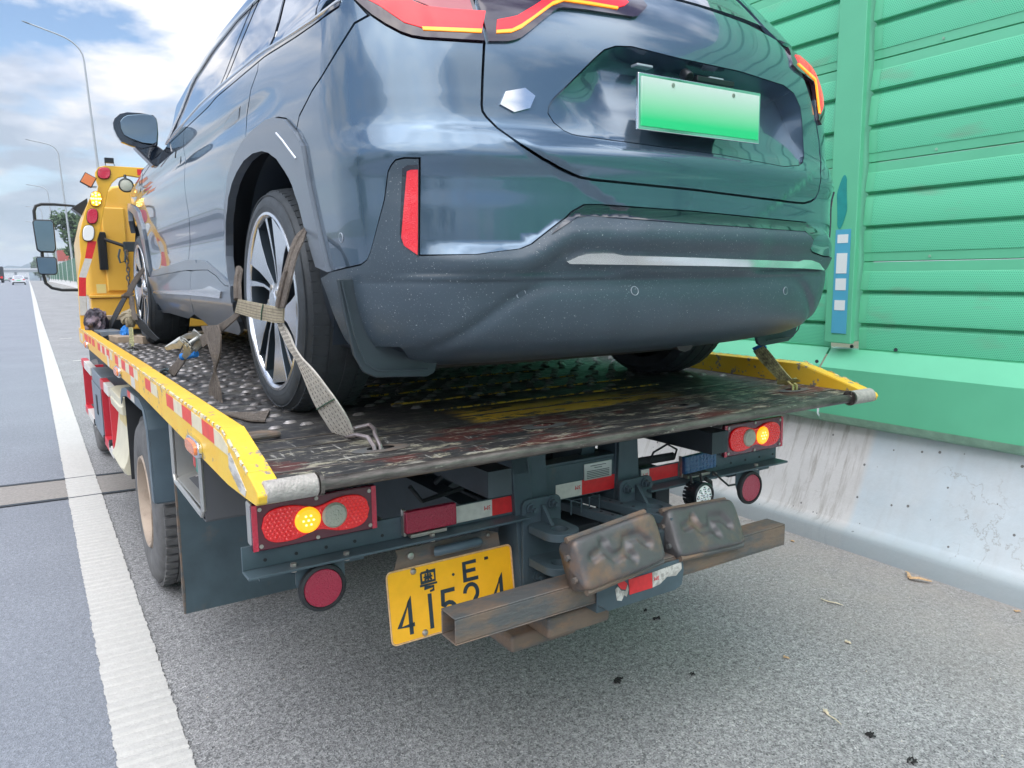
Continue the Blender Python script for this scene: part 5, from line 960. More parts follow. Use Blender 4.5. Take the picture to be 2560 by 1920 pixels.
# rear window, spoiler, roof, bonnet
panel('rear_window', [(-.60, 1.29), (.60, 1.29), (.56, 1.55), (-.56, 1.55)], 'car_glass', tailgate, off=-.004, gap=.002, step=(.06, .03))
mb = MB(); pr = []
for i in range(13):
    t_ = -1+i/6; a = .60*t_; b0 = surf(.6*t_, 1.55)[1]-.16+.09*t_*t_; pr.append((a, b0))
vs = []
for a, b in pr: vs += [(a, b, 1.565-.02*abs(a)), (a, b+.01, 1.59-.02*abs(a)), (a, b+.36, 1.66-.02*abs(a)), (a, b+.33, 1.60-.02*abs(a))]
mb.add(vs, [(4*i+j, 4*i+(j+1) % 4, 4*i+4+(j+1) % 4, 4*i+4+j) for i in range(12) for j in range(4)]+[(0, 1, 2, 3), (51, 50, 49, 48)]); build('spoiler', mb, 'gloss_black', tailgate, ang=40)
mb = MB(); vs = []; st_ = [(-.30, .60, 1.66, 0), (.1, .66, 1.665, .03), (.8, .70, 1.66, .04), (1.25, .72, 1.60, .05)]; nn_ = 12
for (b, a, h, c) in st_:
    for i in range(nn_+1):
        t_ = -1+2*i/nn_; vs.append((a*t_, b, h+c*(1-t_*t_)))
mb.add(vs, [(j*13+i, j*13+i+1, j*13+i+14, j*13+i+13) for j in range(3) for i in range(12)]); build('roof', mb, 'car_paint', car, ang=60)
mb = MB(); vs = []
for (b, a, h, c) in ((1.26, .71, 1.595, .05), (1.7, .80, 1.34, .05), (2.05, .88, 1.13, .04)):
    for i in range(13):
        t_ = -1+2*i/12; vs.append((a*t_, b+.12*(1-t_*t_), h+c*(1-t_*t_)))
mb.add(vs, [(j*13+i, j*13+i+1, j*13+i+14, j*13+i+13) for j in range(2) for i in range(12)]); build('windscreen', mb, 'car_glass', car, ang=60)
mb = MB(); vs = []
for (b, a, h, c) in ((2.06, .88, 1.125, .04), (2.8, .90, 1.09, .05), (3.5, .86, 1.0, .05), (3.9, .78, .88, .03), (4.0, .72, .6, .0), (3.98, .72, .25, 0)):
    for i in range(13):
        t_ = -1+2*i/12; vs.append((a*t_, b+.06*(1-t_*t_), h+c*(1-t_*t_)))
mb.add(vs, [(j*13+i, j*13+i+1, j*13+i+14, j*13+i+13) for j in range(5) for i in range(12)]); build('bonnet', mb, 'car_paint', car, ang=60)
mb = MB(); mb.bb((-.72, -.62, .20), (.72, 3.9, .42)); mb.bb((-.60, -.6, .42), (.60, 3.9, 1.1)); build('floor_pan', mb, 'liner', car)
# wheel-house liners
for s in (-1, 1):
    for by in (-.03, 3.16):
        mb = MB(); mb.lathe([(.47, 0), (.47, .30), (.1, .34)], (s*.905, by, .40), 'x', 40, sgn=-s)
        mb.v = [(a, b, max(c, .25) if False else c) for a, b, c in mb.v]; keep = [f for f in mb.f if min(mb.v[i][2] for i in f) > .24]; mb.f = keep; mb.m = [0]*len(keep)
        build('wheel_liner', mb, 'liner', car, fix=False, ang=60)
# mud flap
for s in (-1, 1):
    f1 = [(-1.000, .452), (-.985, .36), (-.962, .25), (-.935, .213), (-.90, .196), (-.74, .186), (-.715, .195), (-.705, .22), (-.70, .30), (-.80, .30), (-.93, .452)]; f1 = [(a, h-.012 if h < .24 else h) for a, h in f1]
    mb = MB(); f1 = [(a*s*.965, h-.005) for a, h in f1]; mb.prism(f1, -.70, -.685, 'xz'); build('mud_flap', mb, 'flap', car, bev=.005)
    mb = MB(); mb.tube([(s*.955, -.705, .44), (s*.93, -.715, .30), (s*.905, -.715, .225), (s*.87, -.715, .20), (s*.72, -.715, .192)], .0028, 6); build('flap_rim', mb, 'flap', car)
# mirrors
MH = [(-1.15, 1.27), (-1.141, 1.293), (-1.113, 1.32), (-1.077, 1.332), (-1.015, 1.334), (-.951, 1.329), (-.936, 1.313), (-.932, 1.29), (-.932, 1.231), (-.94, 1.17), (-.969, 1.163), (-1.019, 1.147), (-1.058, 1.157), (-1.116, 1.177), (-1.135, 1.204), (-1.149, 1.243)]
MG = [(-1.116, 1.279), (-1.099, 1.301), (-1.079, 1.313), (-1.026, 1.321), (-.972, 1.324), (-.95, 1.313), (-.941, 1.295), (-.941, 1.241), (-.949, 1.182), (-.968, 1.172), (-1.017, 1.176), (-1.073, 1.195), (-1.102, 1.211), (-1.115, 1.242)]
MS = [(-1.057, 1.161), (-1.009, 1.109), (-.962, 1.059), (-.892, 1.086), (-.880, 1.131), (-.94, 1.174)]
for s in (1, -1):
    mr = MB(); cx, cz = -1.03, 1.24; vs = []; k = len(MH)
    for (q, d) in ((1, 0), (1.0, .02), (.97, .06), (.80, .11), (.45, .14)):
        for a, h in MH: vs.append((s*(cx+(a-cx)*q), 2.03+d, cz+(h-cz)*q))
    mr.add(vs, [(j*k+i, j*k+(i+1) % k, (j+1)*k+(i+1) % k, (j+1)*k+i) for j in range(4) for i in range(k)]+[tuple(range(k)), tuple(4*k+i for i in range(k-1, -1, -1))])
    mo = build('door_mirror', mr, 'gloss_black', car, bev=.004)
    mb = MB(); mb.prism([(s*a, h) for a, h in MG], 2.022, 2.034, 'xz'); mb.v = [(x, y-.012+(-(abs(x)*-1+1.03))*.15, z) for x, y, z in mb.v]; build('mirror_glass', mb, 'mirror', mo, bev=.002)
    mb = MB(); mb.prism([(s*a, h) for a, h in MS], 2.04, 2.13, 'xz'); build('mirror_foot', mb, 'gloss_black', mo, bev=.01)
# black corner triangle carrying the mirror, on the door skin
for f in (lambda p: p, mir):
    panel('mirror_mount', f([(-3.12, 1.03), (-3.3, 1.06), (-3.55, 1.04), (-3.62, 1.06), (-3.5, 1.10), (-3.28, 1.13), (-3.2, 1.07), (-3.08, 1.06)]), 'gloss_black', car, off=.003, gap=0, skirt=.003)
# ---- wheels
def wheel(sg, by, bz, ax, rot, tag):
    r = bpy.data.objects.new('wheel', None); sc.collection.objects.link(r); r.parent = car; r.location = (sg*ax, by, bz); r.empty_display_size = .1
    # local x points outward
    R_ = .374; W = .245
    pr = [(.294, -.02), (.299, .002), (.308, .004), (.325, .005), (.343, .000), (.357, -.012), (.3665, -.026), (R_, -.045)]
    pr2 = pr+[(R_+.002, -W/2), (R_, -W+.045), (.3665, -W+.026), (.34, -W), (.296, -W+.02)]
    mb = MB(); mb.lathe(pr2, (0, 0, 0), 'x', 96, sgn=sg); build('tyre', mb, 'rubber', r, ang=50)
    # tread: circumferential grooves and shoulder blocks as real ribs
    mb = MB(); n = 72
    for i in range(n):
        a0 = 2*PI*i/n; a1 = a0+2*PI/n*.80
        for (x0, x1, sh, ra, rb_) in ((-.022, -.068, 0, .3675, .3765), (-.168-.01, -.223, .5, .3765, .3675)):
            q0, q1 = a0+sh*2*PI/n, a1+sh*2*PI/n; vs = []
            for (x, rr_) in ((x0, ra), (x1, rb_)):
                for a in (q0, (q0+q1)/2, q1): vs.append((sg*x, rr_*1.004*math.cos(a), rr_*1.004*math.sin(a)))
            vs2 = [(x, y*.98, z*.98) for x, y, z in vs]
            mb.add(vs+vs2, [(0, 1, 4, 3), (1, 2, 5, 4), (0, 3, 9, 6), (2, 8, 11, 5), (0, 6, 7, 1), (1, 7, 8, 2), (3, 4, 10, 9), (4, 5, 11, 10)])
    for x in (-.095, -.150):
        pp = [(R_+.0006, x-.021), (R_+.0045, x-.019), (R_+.0045, x+.019), (R_+.0006, x+.021)]; mb.lathe(pp, (0, 0, 0), 'x', 72, sgn=sg)
    build('tread', mb, 'rubber', r, kind='stuff', ang=30)
    for rr_ in (.353, .340, .316):
        mb = MB(); mb.tube([(sg*(.0035 if rr_ < .33 else -.003), rr_*math.cos(2*PI*i/72), rr_*math.sin(2*PI*i/72)) for i in range(72)], .0022, 5, closed=True); build('sidewall_rib', mb, 'rubber', r)
    mb = MB(); mb.lathe([(.272, -.006), (.270, .004), (.262, .006), (.256, .000), (.253, -.010)], (0, 0, 0), 'x', 96, sgn=sg); rim = build('rim', mb, 'rim_silver', r, ang=50)
    mb = MB(); mb.lathe([(.253, -.010), (.248, -.04), (.242, -.12), (.235, -.20)], (0, 0, 0), 'x', 96, sgn=sg); build('barrel', mb, 'rim_dark', rim)
    mb = MB(); mb.lathe([(.245, -.195), (.02, -.19)], (0, 0, 0), 'x', 48, sgn=sg); build('backing', mb, 'liner', r, fix=False)
    mb = MB(); mb.lathe([(.165, -.125), (.168, -.13), (.168, -.15), (.16, -.155), (.07, -.155), (.07, -.125), (.165, -.125)], (0, 0, 0), 'x', 64, sgn=sg); build('brake_disc', mb, 'steel_worn', r)
    mb = MB(); mb.box((sg*-.13, -.13, .06), (.07, .06, .14)); build('brake_caliper', mb, 'lamp_red', r, bev=.01)
    rim.scale = (1, 1.105, 1.105)
    # five swept blades, each a wide machined face with a dark pocket, plus a slim partner
    def blade(pts, x0, x1, th): # pts: (radius, angle) outline
        mb = MB(); k = len(pts); vs = []
        for (rr_, a) in pts: vs.append((sg*(x0+(x1-x0)*(rr_/.26)), rr_*math.cos(a), rr_*math.sin(a)))
        for (rr_, a) in pts: vs.append((sg*(x0-th+(x1-x0)*(rr_/.26)), rr_*math.cos(a)*.985, rr_*math.sin(a)*.985))
        mb.add(vs, [tuple(range(k)), tuple(range(2*k-1, k-1, -1))]+[(i, i+k, (i+1) % k+k, (i+1) % k) for i in range(k)]); mb.m = [0]+[1]*(k+1); return mb
    for i in range(5):
        a = rot+2*PI*i/5; d = -1
        # broad machined blade, wide at the rim
        o1 = [(.045, a-.40*d), (.10, a-.06*d), (.17, a+.08*d), (.258, a+.18*d), (.258, a-.46*d), (.20, a-.42*d), (.13, a-.42*d), (.055, a-.85*d)]
        build('spoke', blade(o1, -.020, -.003, .04), ['rim_silver', 'rim_dark'], rim, bev=.002)
        o2 = [(.05, a+.10*d), (.13, a+.30*d), (.20, a+.42*d), (.258, a+.48*d), (.258, a+.40*d), (.20, a+.34*d), (.13, a+.22*d), (.06, a-.0*d)]
        build('spoke', blade(o2, -.024, -.005, .035), ['rim_silver', 'rim_dark'], rim, bev=.002)
        o4 = [(.05, a-.2*d), (.14, a+.10*d), (.252, a+.24*d), (.252, a+.05*d), (.14, a-.10*d)]
        build('spoke_web', blade(o4, -.050, -.034, .03), ['rim_dark', 'rim_dark'], rim, bev=.002)
    mb = MB(); mb.lathe([(.062, -.03), (.058, -.012), (.034, -.006), (.032, -.004), (.0, -.003)], (0, 0, 0), 'x', 32, sgn=sg); build('hub', mb, 'rim_silver', rim)
    for i in range(5):
        a = rot+.6+2*PI*i/5; mb = MB(); mb.cyl((sg*-.04, .047*math.cos(a), .047*math.sin(a)), (sg*-.006, .047*math.cos(a), .047*math.sin(a)), .009, 8); build('wheel_nut', mb, 'bolt', rim)
    return r
wheel(-1, -.005, .368, .945, 1.92, 'rl'); wheel(-1, 3.13, .382, .935, .9, 'fl')
wheel(1, -.005, .368, .945, .5, 'rr'); wheel(1, 3.13, .382, .935, .2, 'fr')
mb = MB(); mb.tube([(-.7, -.005, .37), (.7, -.005, .37)], .05, 10); mb.box((0, -.1, .38), (.5, .5, .2)); build('axle', mb, 'liner', car)
mb = MB(); mb.tube([(.25, -.75, .22), (.3, -.5, .24), (.35, 0, .26)], .04, 10); build('exhaust_box', mb, 'underbody', car)

# ---------------------------------------------------------------- the tow truck (u right, v forward, z up; all in the truck frame)
trk = root('tow_truck', 'yellow flatbed tow truck with worn steel deck carrying the blue-grey car', 'tow truck', (TX, TY, 0), PSI)
def tp(name, mb, m, parent=None, **k): return build(name, mb, m, parent or trk, **k)
def zd(v): return 1.148+.030*min(1, max(0, v)/1.8)
def deckmat():
    m = bpy.data.materials.new('deck_paint'); m.use_nodes = True; n, l = nodes(m); b = n['Principled BSDF']; MAT['deck_paint'] = m
    t = n.new('ShaderNodeTexCoord'); V_ = t.outputs['Object']
    def noise(s, sc_, d=8, r=.7, off=(0, 0, 0)):
        z = n.new('ShaderNodeTexNoise'); z.inputs['Scale'].default_value = s; z.inputs['Detail'].default_value = d; z.inputs['Roughness'].default_value = r
        mp = n.new('ShaderNodeMapping'); mp.inputs['Scale'].default_value = sc_; mp.inputs['Location'].default_value = off; l.new(V_, mp.inputs[0]); l.new(mp.outputs[0], z.inputs['Vector']); return z.outputs[0]
    def rng(src, a, b_, c, d):
        r = n.new('ShaderNodeMapRange'); l.new(src, r.inputs[0]); r.inputs[1].default_value = a; r.inputs[2].default_value = b_; r.inputs[3].default_value = c; r.inputs[4].default_value = d; return r.outputs[0]
    def mul(a, c):
        q = n.new('ShaderNodeMath'); q.operation = 'MULTIPLY'
        for i, v_ in enumerate((a, c)):
            if isinstance(v_, float): q.inputs[i].default_value = v_
            else: l.new(v_, q.inputs[i])
        return q.outputs[0]
    def mix(f, a, c):
        x = n.new('ShaderNodeMix'); x.data_type = 'RGBA'; l.new(f, x.inputs[0])
        for i, q in ((6, a), (7, c)):
            if isinstance(q, tuple): x.inputs[i].default_value = (*q, 1)
            else: l.new(q, x.inputs[i])
        return x.outputs[2]
    sp = n.new('ShaderNodeSeparateXYZ'); l.new(V_, sp.inputs[0])
    cur = mix(rng(noise(4, (1, 1, 1)), .35, .65, 0, 1), (.020, .022, .026), (.055, .052, .050))
    cur = mix(mul(rng(noise(1.9, (1, 2.0, 1)), .50, .55, 0, .9), rng(sp.outputs[1], .30, .36, 1, 0)), cur, (.10, .028, .024))
    front = rng(sp.outputs[1], .60, .95, 0, 1); rear = rng(sp.outputs[1], .28, .50, 1, .25)
    cur = mix(mul(rng(noise(15, (.55, 1.3, 1), 10, .78), .555, .59, 0, .9), rear), cur, (.36, .335, .25))
    cur = mix(mul(rng(noise(70, (.10, 1, 1), 5, .7), .57, .62, 0, .8), rear), cur, (.42, .40, .34))
    cur = mix(mul(rng(noise(60, (1, .14, 1), 4, .7, (5, 2, 0)), .62, .66, 0, .7), rear), cur, (.40, .39, .36))
    cur = mix(mul(rng(noise(42, (.6, 1, 1), 8, .8), .50, .60, 0, .7), front), cur, (.26, .26, .26))
    win = mul(mul(rng(sp.outputs[1], .345, .355, 0, 1), rng(sp.outputs[1], .50, .58, 1, 0)), mul(rng(sp.outputs[0], -.42, -.36, 0, 1), rng(sp.outputs[0], .15, .55, 1, 0)))
    cur = mix(mul(rng(noise(7.5, (.7, 2.2, 1), 10, .75, (3, 1, 0)), .445, .47, 0, 1), win), cur, (.72, .45, .05))
    l.new(cur, b.inputs['Base Color']); l.new(rng(noise(12, (1, 1, 1)), .3, .7, .38, .75), b.inputs['Roughness']); b.inputs['Metallic'].default_value = .15
    bp = n.new('ShaderNodeBump'); bp.inputs['Strength'].default_value = .3; bp.inputs['Distance'].default_value = .004; l.new(noise(22, (.5, 1, 1)), bp.inputs['Height']); l.new(bp.outputs[0], b.inputs['Normal'])
deckmat()
mat('facet_red', (.75, .02, .02), .15, coat=1, emit=(1, .02, .02), estr=.08)
mat('chip_pale', (.80, .70, .46), .6, col2=(.40, .36, .30), thr=(.5, .6), vscale=40)
# deck sheet in two pieces with through slots at v = 0.2
deck_holes = [(-.790, .2), (-.246, .2), (.342, .2), (.960, .2)]
mb = MB(); prof = [(-.004, 1.142), (0, 1.146), (1.8, 1.178), (5.15, 1.180), (5.15, 1.160), (1.8, 1.158), (0, 1.126), (-.004, 1.130)]
# rear strip with rectangular openings
vs_u = [-1.118]; 
for (u, v) in deck_holes: vs_u += [u-.045, u+.045]
vs_u += [1.118]; vv = [.0, .172, .222, 5.15]
def top_at(v): return zd(v)
for i in range(len(vs_u)-1):
    for j in range(3):
        if i % 2 == 1 and j == 1: continue
        a, b, c, d = vs_u[i], vs_u[i+1], vv[j], vv[j+1]
        ys2 = [c, 1.8, d] if c < 1.8 < d else [c, d]
        for q in range(len(ys2)-1):
            c2, d2 = ys2[q], ys2[q+1]
            mb.add([(a, c2, zd(c2)), (b, c2, zd(c2)), (b, d2, zd(d2)), (a, d2, zd(d2)), (a, c2, zd(c2)-.018), (b, c2, zd(c2)-.018), (b, d2, zd(d2)-.018), (a, d2, zd(d2)-.018)],
                   [(0, 1, 2, 3), (7, 6, 5, 4)]+([(4, 5, 1, 0)] if q == 0 and j in (0, 2) else [])+([(2, 6, 7, 3)] if j == 0 and i % 2 == 1 else [])+([(0, 3, 7, 4), (5, 6, 2, 1)] if j == 1 else []))
deck = tp('deck', mb, 'deck_paint', smooth=False, fix=False)
for (u, v) in deck_holes:
    mb = MB(); zc_ = zd(v)+.001; e = [(u+.085*math.cos(t_), v-.003+.040*math.sin(t_), zc_+.0005) for t_ in [2*PI*i/28 for i in range(28)]]
    e2 = [(u+.040*math.cos(t_)-.002, v-.003+.022*math.sin(t_), zc_+.003) for t_ in [2*PI*i/28 for i in range(28)]]
    mb.add(e+e2, [(i, (i+1) % 28, 28+(i+1) % 28, 28+i) for i in range(28)]); tp('hole_collar', mb, 'rust', deck, ang=60)
mb = MB(); rnd = random.Random(3)
v = .62; row = 0
while v < 4.9:
    u = -1.06+(.055 if row % 2 else 0)+rnd.uniform(-.012, .012)
    while u < 1.08:
        if v > .85 or rnd.random() < .45:
            cu, cv = u+rnd.uniform(-.010, .010), v+rnd.uniform(-.008, .008); zc_ = zd(cv); L0, W0 = (.024, .013)
            o = [(cu+L0*math.cos(t_), cv+W0*math.sin(t_), zc_+.0005) for t_ in [2*PI*i/8 for i in range(8)]]; o2 = [(cu+L0*.6*math.cos(t_), cv+W0*.5*math.sin(t_), zc_+.008) for t_ in [2*PI*i/8 for i in range(8)]]
            mb.add(o+o2, [(i, (i+1) % 8, 8+(i+1) % 8, 8+i) for i in range(8)]+[tuple(range(8, 16))])
        u += .11
    v += .062; row += 1
mat('stud_steel', (.34, .32, .31), .42, .5, col2=(.07, .065, .065), thr=(.40, .62), vscale=14, col3=(.62, .60, .58), thr3=(.6, .68), scale3=50)
tp('tread_stud', mb, 'stud_steel', deck, kind='stuff', ang=70)
for (v, a, b) in ((.452, -1.1, 1.1), (.335, -1.1, 1.1), (.105, -1.1, 1.1)):
    mb = MB(); mb.tube([(a, v, zd(v)+.0005), (b, v, zd(v)+.0005)], .0028, 5); tp('weld_seam', mb, 'steel_worn', deck)
for (v, a, b) in ((.60, -.42, .62), (.78, -.50, .60), (.99, -.55, .50), (1.22, -.55, .45)):
    mb = MB(); pts = [(a+(b-a)*i/24, v+rnd.uniform(-.002, .002), zd(v)+.002) for i in range(25)]; mb.tube(pts, [.0045*rnd.uniform(.5, 1.2) for _ in pts], 5); tp('weld_seam', mb, 'yellow_chip', deck)
mb = MB(); mb.tube([(-1.118, .47, 1.168), (-1.02, .47, 1.170), (-.985, .485, 1.168), (-.985, .51, 1.165), (-1.02, .525, 1.168), (-1.118, .525, 1.168)], .009, 8); tp('lashing_loop', mb, 'rust', deck)
# under-deck structure
for v in (.55, 1.3, 2.0, 2.7, 3.4, 4.1, 4.8):
    mb = MB(); mb.bb((-1.11, v-.03, 1.06), (1.11, v+.03, zd(v)-.02)); tp('crossmember', mb, 'chassis_dark', deck, bev=.003)
for s in (-1, 1):
    mb = MB(); mb.bb((s*.46-.04, .12, .98), (s*.46+.04, 5.1, 1.058)); tp('deck_runner', mb, 'chassis_dark', deck)
    mb = MB(); mb.bb((s*.40-.035, .34, .66), (s*.40+.035, 6.9, .88)); tp('chassis_rail', mb, 'chassis_dark')
    mb = MB(); mb.prism([(s*1.117, 1.06), (s*1.05, 1.06), (s*1.05, 1.07), (s*1.107, 1.07), (s*1.107, 1.13), (s*1.117, 1.13)], .9, 5.1, 'xz'); tp('deck_edge_angle', mb, 'chassis_dark', deck)
mb = MB(); mb.box((0, 1.2, .86), (.10, 1.4, .10), Matrix.Rotation(.1, 3, 'X')); mb.cyl((-.1, 1.0, .86), (-.1, 2.6, .98), .05, 14); tp('tilt_ram', mb, 'chassis_dark')
mb = MB(); mb.prism([(.30, 1.10), (.62, 1.10), (1.0, .80), (.9, .75), (.5, .98), (.3, .98)], -.30, -.24, 'yz'); mb.prism([(.36, 1.06), (.40, .90), (1.2, .86), (1.2, .95)], .04, .10, 'yz'); tp('diagonal_brace', mb, 'chassis')
mb = MB(); mb.tube([(-.52, .42, .96), (-.45, .40, 1.02), (-.36, .42, .96), (-.40, .45, .92), (-.55, .45, .90), (-.60, .43, .96)], .008, 6); tp('loose_cable', mb, 'black_rubber'); mb = MB(); mb.tube([(.45, .33, .93), (.46, .33, .955), (.40, .32, .985), (.34, .33, .96), (.33, .34, .925)], .004, 6); tp('loose_cable', mb, 'black_rubber')
mb = MB(); mb.tube([(.22, .36, .918), (.30, .36, .925), (.46, .35, .925)], .016, 8); tp('cable_duct', mb, 'black_rubber')
# rear bar and rollers
mb = MB(); mb.tube([(-1.04, 0, 1.136), (-.5, -.002, 1.135), (0, -.003, 1.134), (.5, -.002, 1.135), (1.04, 0, 1.136)], .0155, 14); tp('rear_bar', mb, 'steel_worn')
for s in (-1, 1):
    mb = MB(); mb.lathe([(.0, -.062), (.022, -.062), (.0265, -.058), (.0270, .058), (.022, .062), (.0, .062)], (s*1.100, 0, 1.138), 'x', 28); rl = tp('end_roller', mb, 'roller')
    mb = MB(); mb.lathe([(.0, -.0045), (.0285, -.0045), (.0285, .0045), (0, .0045)], (s*1.032, 0, 1.138), 'x', 24); tp('roller_washer', mb, 'steel_worn', rl)
# side rails
for s in (-1, 1):
    uo, ui = s*1.18, s*1.122
    f1 = [(1.832, 1.136), (5.176, 1.136), (5.176, 1.246), (1.832, 1.246)]
    f2 = [(1.828, 1.244), (.303, 1.237), (.041, 1.168), (.012, 1.158), (-.018, 1.148), (-.026, 1.136), (-.018, 1.118), (.0, 1.110), (.10, 1.104), (.268, 1.097), (1.828, 1.134)]
    mb = MB(); mb.prism(f1, uo, ui, 'yz'); rail = tp('side_rail', mb, 'yellow', bev=.004)
    mb = MB(); mb.prism(f2, uo, ui, 'yz'); r2 = tp('side_rail', mb, 'yellow_worn' if True else 'yellow', bev=.004)
    mb = MB(); mb.prism([(1.828, 1.240), (.31, 1.2330), (.31, 1.1), (1.828, 1.138)], uo-s*-.0015, uo-s*-.0002, 'yz') if False else None
    if mb.v: tp('rail_skin', mb, 'yellow', r2)
    # worn lip plates on the end taper
    mb = MB(); mb.prism([(.300, 1.2385), (.06, 1.1735), (.062, 1.1705), (.302, 1.2350)], uo-s*.004, ui+s*.002, 'yz'); tp('cap_strip', mb, 'yellow_worn', r2)
    mb = MB(); mb.tube([(uo-s*.03, -.0, 1.138), (uo-s*.055, .0, 1.138)], .019, 16); tp('axle_boss', mb, 'steel_worn', r2)
    reds = [(4.64, 4.36), (4.29, 4.10), (4.02, 3.84), (3.63, 3.45), (3.35, 3.20), (3.10, 2.94), (2.69, 2.54), (2.41, 2.26), (2.12, 1.97), (1.63, 1.48), (1.13, .99), (.84, .688), (.54, .387)]
    whites = [(3.45, 3.35), (3.20, 3.10), (2.94, 2.82), (2.54, 2.41), (2.26, 2.12), (1.97, 1.84), (1.48, 1.33), (.99, .84), (.688, .54), (.387, .235)]
    for lst, mm in ((reds, 'rail_red'), (whites, 'rail_white')):
        for (a, b) in lst:
            def tz(v): return 1.240 if v > 1.83 else 1.2315+.0035*(v-.3)/1.5
            zb_ = -.050
            q = [(a, tz(a)-.006), (b, tz(b)-.006), (b, tz(b)+zb_), (a, tz(a)+zb_)]
            if a == .387: q = [(a, tz(a)-.006), (.305, 1.223), (.235, 1.203), (.235, 1.180), (a, 1.180)]
            mb = MB(); mb.prism(q, uo+s*.0012, uo-s*.0012, 'yz'); tp('reflective_strip', mb, mm, rail if a > 1.83 else r2)
    for (v, z) in ((.645, 1.130), (2.53, 1.163), (4.42, 1.165)):
        mb = MB(); ov = lambda r1, r2_, n_=24: [(v+r1*math.copysign(abs(math.cos(t_))**.6, math.cos(t_)), z+r2_*math.copysign(abs(math.sin(t_))**.6, math.sin(t_))) for t_ in [2*PI*i/n_ for i in range(n_)]]
        mb.prism(ov(.088, .028), uo+s*.014, uo-s*.001, 'yz'); bz = tp('marker_bezel', mb, 'chrome', rail, bev=.004)
        mb = MB(); mb.prism(ov(.072, .020), uo+s*.021, uo+s*.010, 'yz'); tp('marker_lens', mb, 'lamp_amber_off', bz, bev=.004)
    mb = MB(); mb.prism([(.235, 1.186), (.215, 1.192), (.075, 1.128), (.085, 1.112), (.13, 1.110), (.235, 1.150)], uo+s*.0014, uo-s*.001, 'yz'); tp('scuffed_label', mb, 'scuffed', r2)
    for (v, z, w_, h_) in ((2.02, 1.165, .13, .045), (3.05, 1.17, .09, .06), (4.95, 1.185, .20, .055)):
        mb = MB(); mb.bb((uo-.0015, v-w_/2, z-h_/2), (uo+.0015, v+w_/2, z+h_/2)); lb = tp('rail_label', mb, 'white_tape', rail)
    # chips of bare primer along the outer top arris
    mb = MB(); rnd = random.Random(31+s); v = .06
    while v < 5.1:
        L0 = rnd.uniform(.012, .05); w_ = rnd.uniform(.002, .007); tz2 = 1.246 if v > 1.83 else (1.2372+.0045*(v-.3) if v > .31 else 1.1687+(v-.041)*.262)
        tz3 = 1.246 if v+L0 > 1.83 else (1.2372+.0045*(v+L0-.3) if v > .31 else 1.1687+(v+L0-.041)*.262)
        a, b = uo+s*.0008, uo-s*w_
        mb.add([(a, v, tz2+.0016), (b, v+L0*.1, tz2+.0016), (b+s*w_*.4, v+L0*.6, tz3+.0016), (b, v+L0, tz3+.0016), (a, v+L0, tz3+.0016), (a+s*.0006, v+L0, tz3-.006*rnd.random()-.002), (a+s*.0006, v+L0*.5, tz3-.008*rnd.random()-.002), (a+s*.0006, v, tz2-.004)], [(0, 1, 2, 3, 4), (0, 4, 5, 6, 7)])
        v += L0+rnd.uniform(.0, .035)*(1 if v < 2 else 2)
    tp('chipped_edge', mb, 'chip_pale', rail, kind='stuff', fix=False, smooth=False)
# ---- rear frame
def beam(u0, u1):
    mb = MB(); mb.prism([(.318, .842), (.318, .906), (.326, .906), (.326, .850), (.40, .850), (.40, .842)], u0, u1, 'yz', M=None) if False else None
    mb = MB(); mb.bb((u0, .322, .842), (u1, .330, .908)); mb.bb((u0, .262, .834), (u1, .330, .842)); tp('rear_beam', mb, 'chassis', bev=.002)
    mb = MB()
    u = u0+.06
    while u < u1-.02: mb.cyl((u, .320, .862), (u, .3215, .862), .005, 8); u += .085
    tp('beam_hole', mb, 'black_rubber', kind='stuff')
beam(-1.145, -.258); beam(.268, 1.03)
mb = MB(); mb.bb((-1.10, .331, .80), (-.80, .40, .842)); mb.bb((.75, .331, .80), (1.0, .40, .842)); tp('lamp_stay', mb, 'chassis')
for (u, z) in ((-1.02, .839), (-.87, .839), (-.60, .839), (.62, .839), (.86, .839)):
    mb = MB(); mb.cyl((u, .285, .842), (u, .285, .850), .009, 6); mb.cyl((u, .285, .826), (u, .285, .834), .009, 6); tp('beam_bolt', mb, 'bolt')
mb = MB(); mb.prism([(-.305, 1.14), (-.235, 1.14), (-.215, .56), (-.262, .56)], .300, .312, 'xz'); mb.prism([(-.312, 1.14), (-.300, 1.14), (-.256, .56), (-.268, .56)], .300, .42, 'xz'); mb.prism([(-.237, 1.14), (-.165, 1.14), (-.133, .56), (-.217, .56)], .316, .330, 'xz'); tp('upright', mb, 'chassis', bev=.002)
mb = MB(); mb.prism([(.165, 1.14), (.242, 1.14), (.275, .60), (.150, .60)], .316, .330, 'xz'); mb.prism([(.160, 1.14), (.167, 1.14), (.155, .60), (.145, .60)], .330, .43, 'xz'); tp('upright', mb, 'chassis', bev=.002)
mb = MB(); mb.bb((-.165, .334, .850), (.168, .346, .972)); mb.bb((-.165, .334, .972), (.168, .40, .982)); tp('cross_plate', mb, 'chassis', bev=.002)
mb = MB(); mb.bb((-.16, .55, .86), (.16, .60, 1.10)); mb.bb((.19, .36, .60), (.26, .46, .86)); tp('back_plate', mb, 'chassis_dark')
mb = MB(); mb.bb((.016, .330, .903), (.140, .334, .962)); bp_ = tp('builder_plate', mb, 'aluminium', bev=.001)
for i, (z, w_) in enumerate(((.952, .07), (.944, .035), (.934, .10), (.928, .10), (.922, .10), (.916, .10), (.910, .10))):
    mb = MB(); mb.bb((.078-w_/2, .3290, z-.0012), (.078+w_/2, .3300, z+.0012)); tp('engraved_line', mb, 'label_dark', bp_)
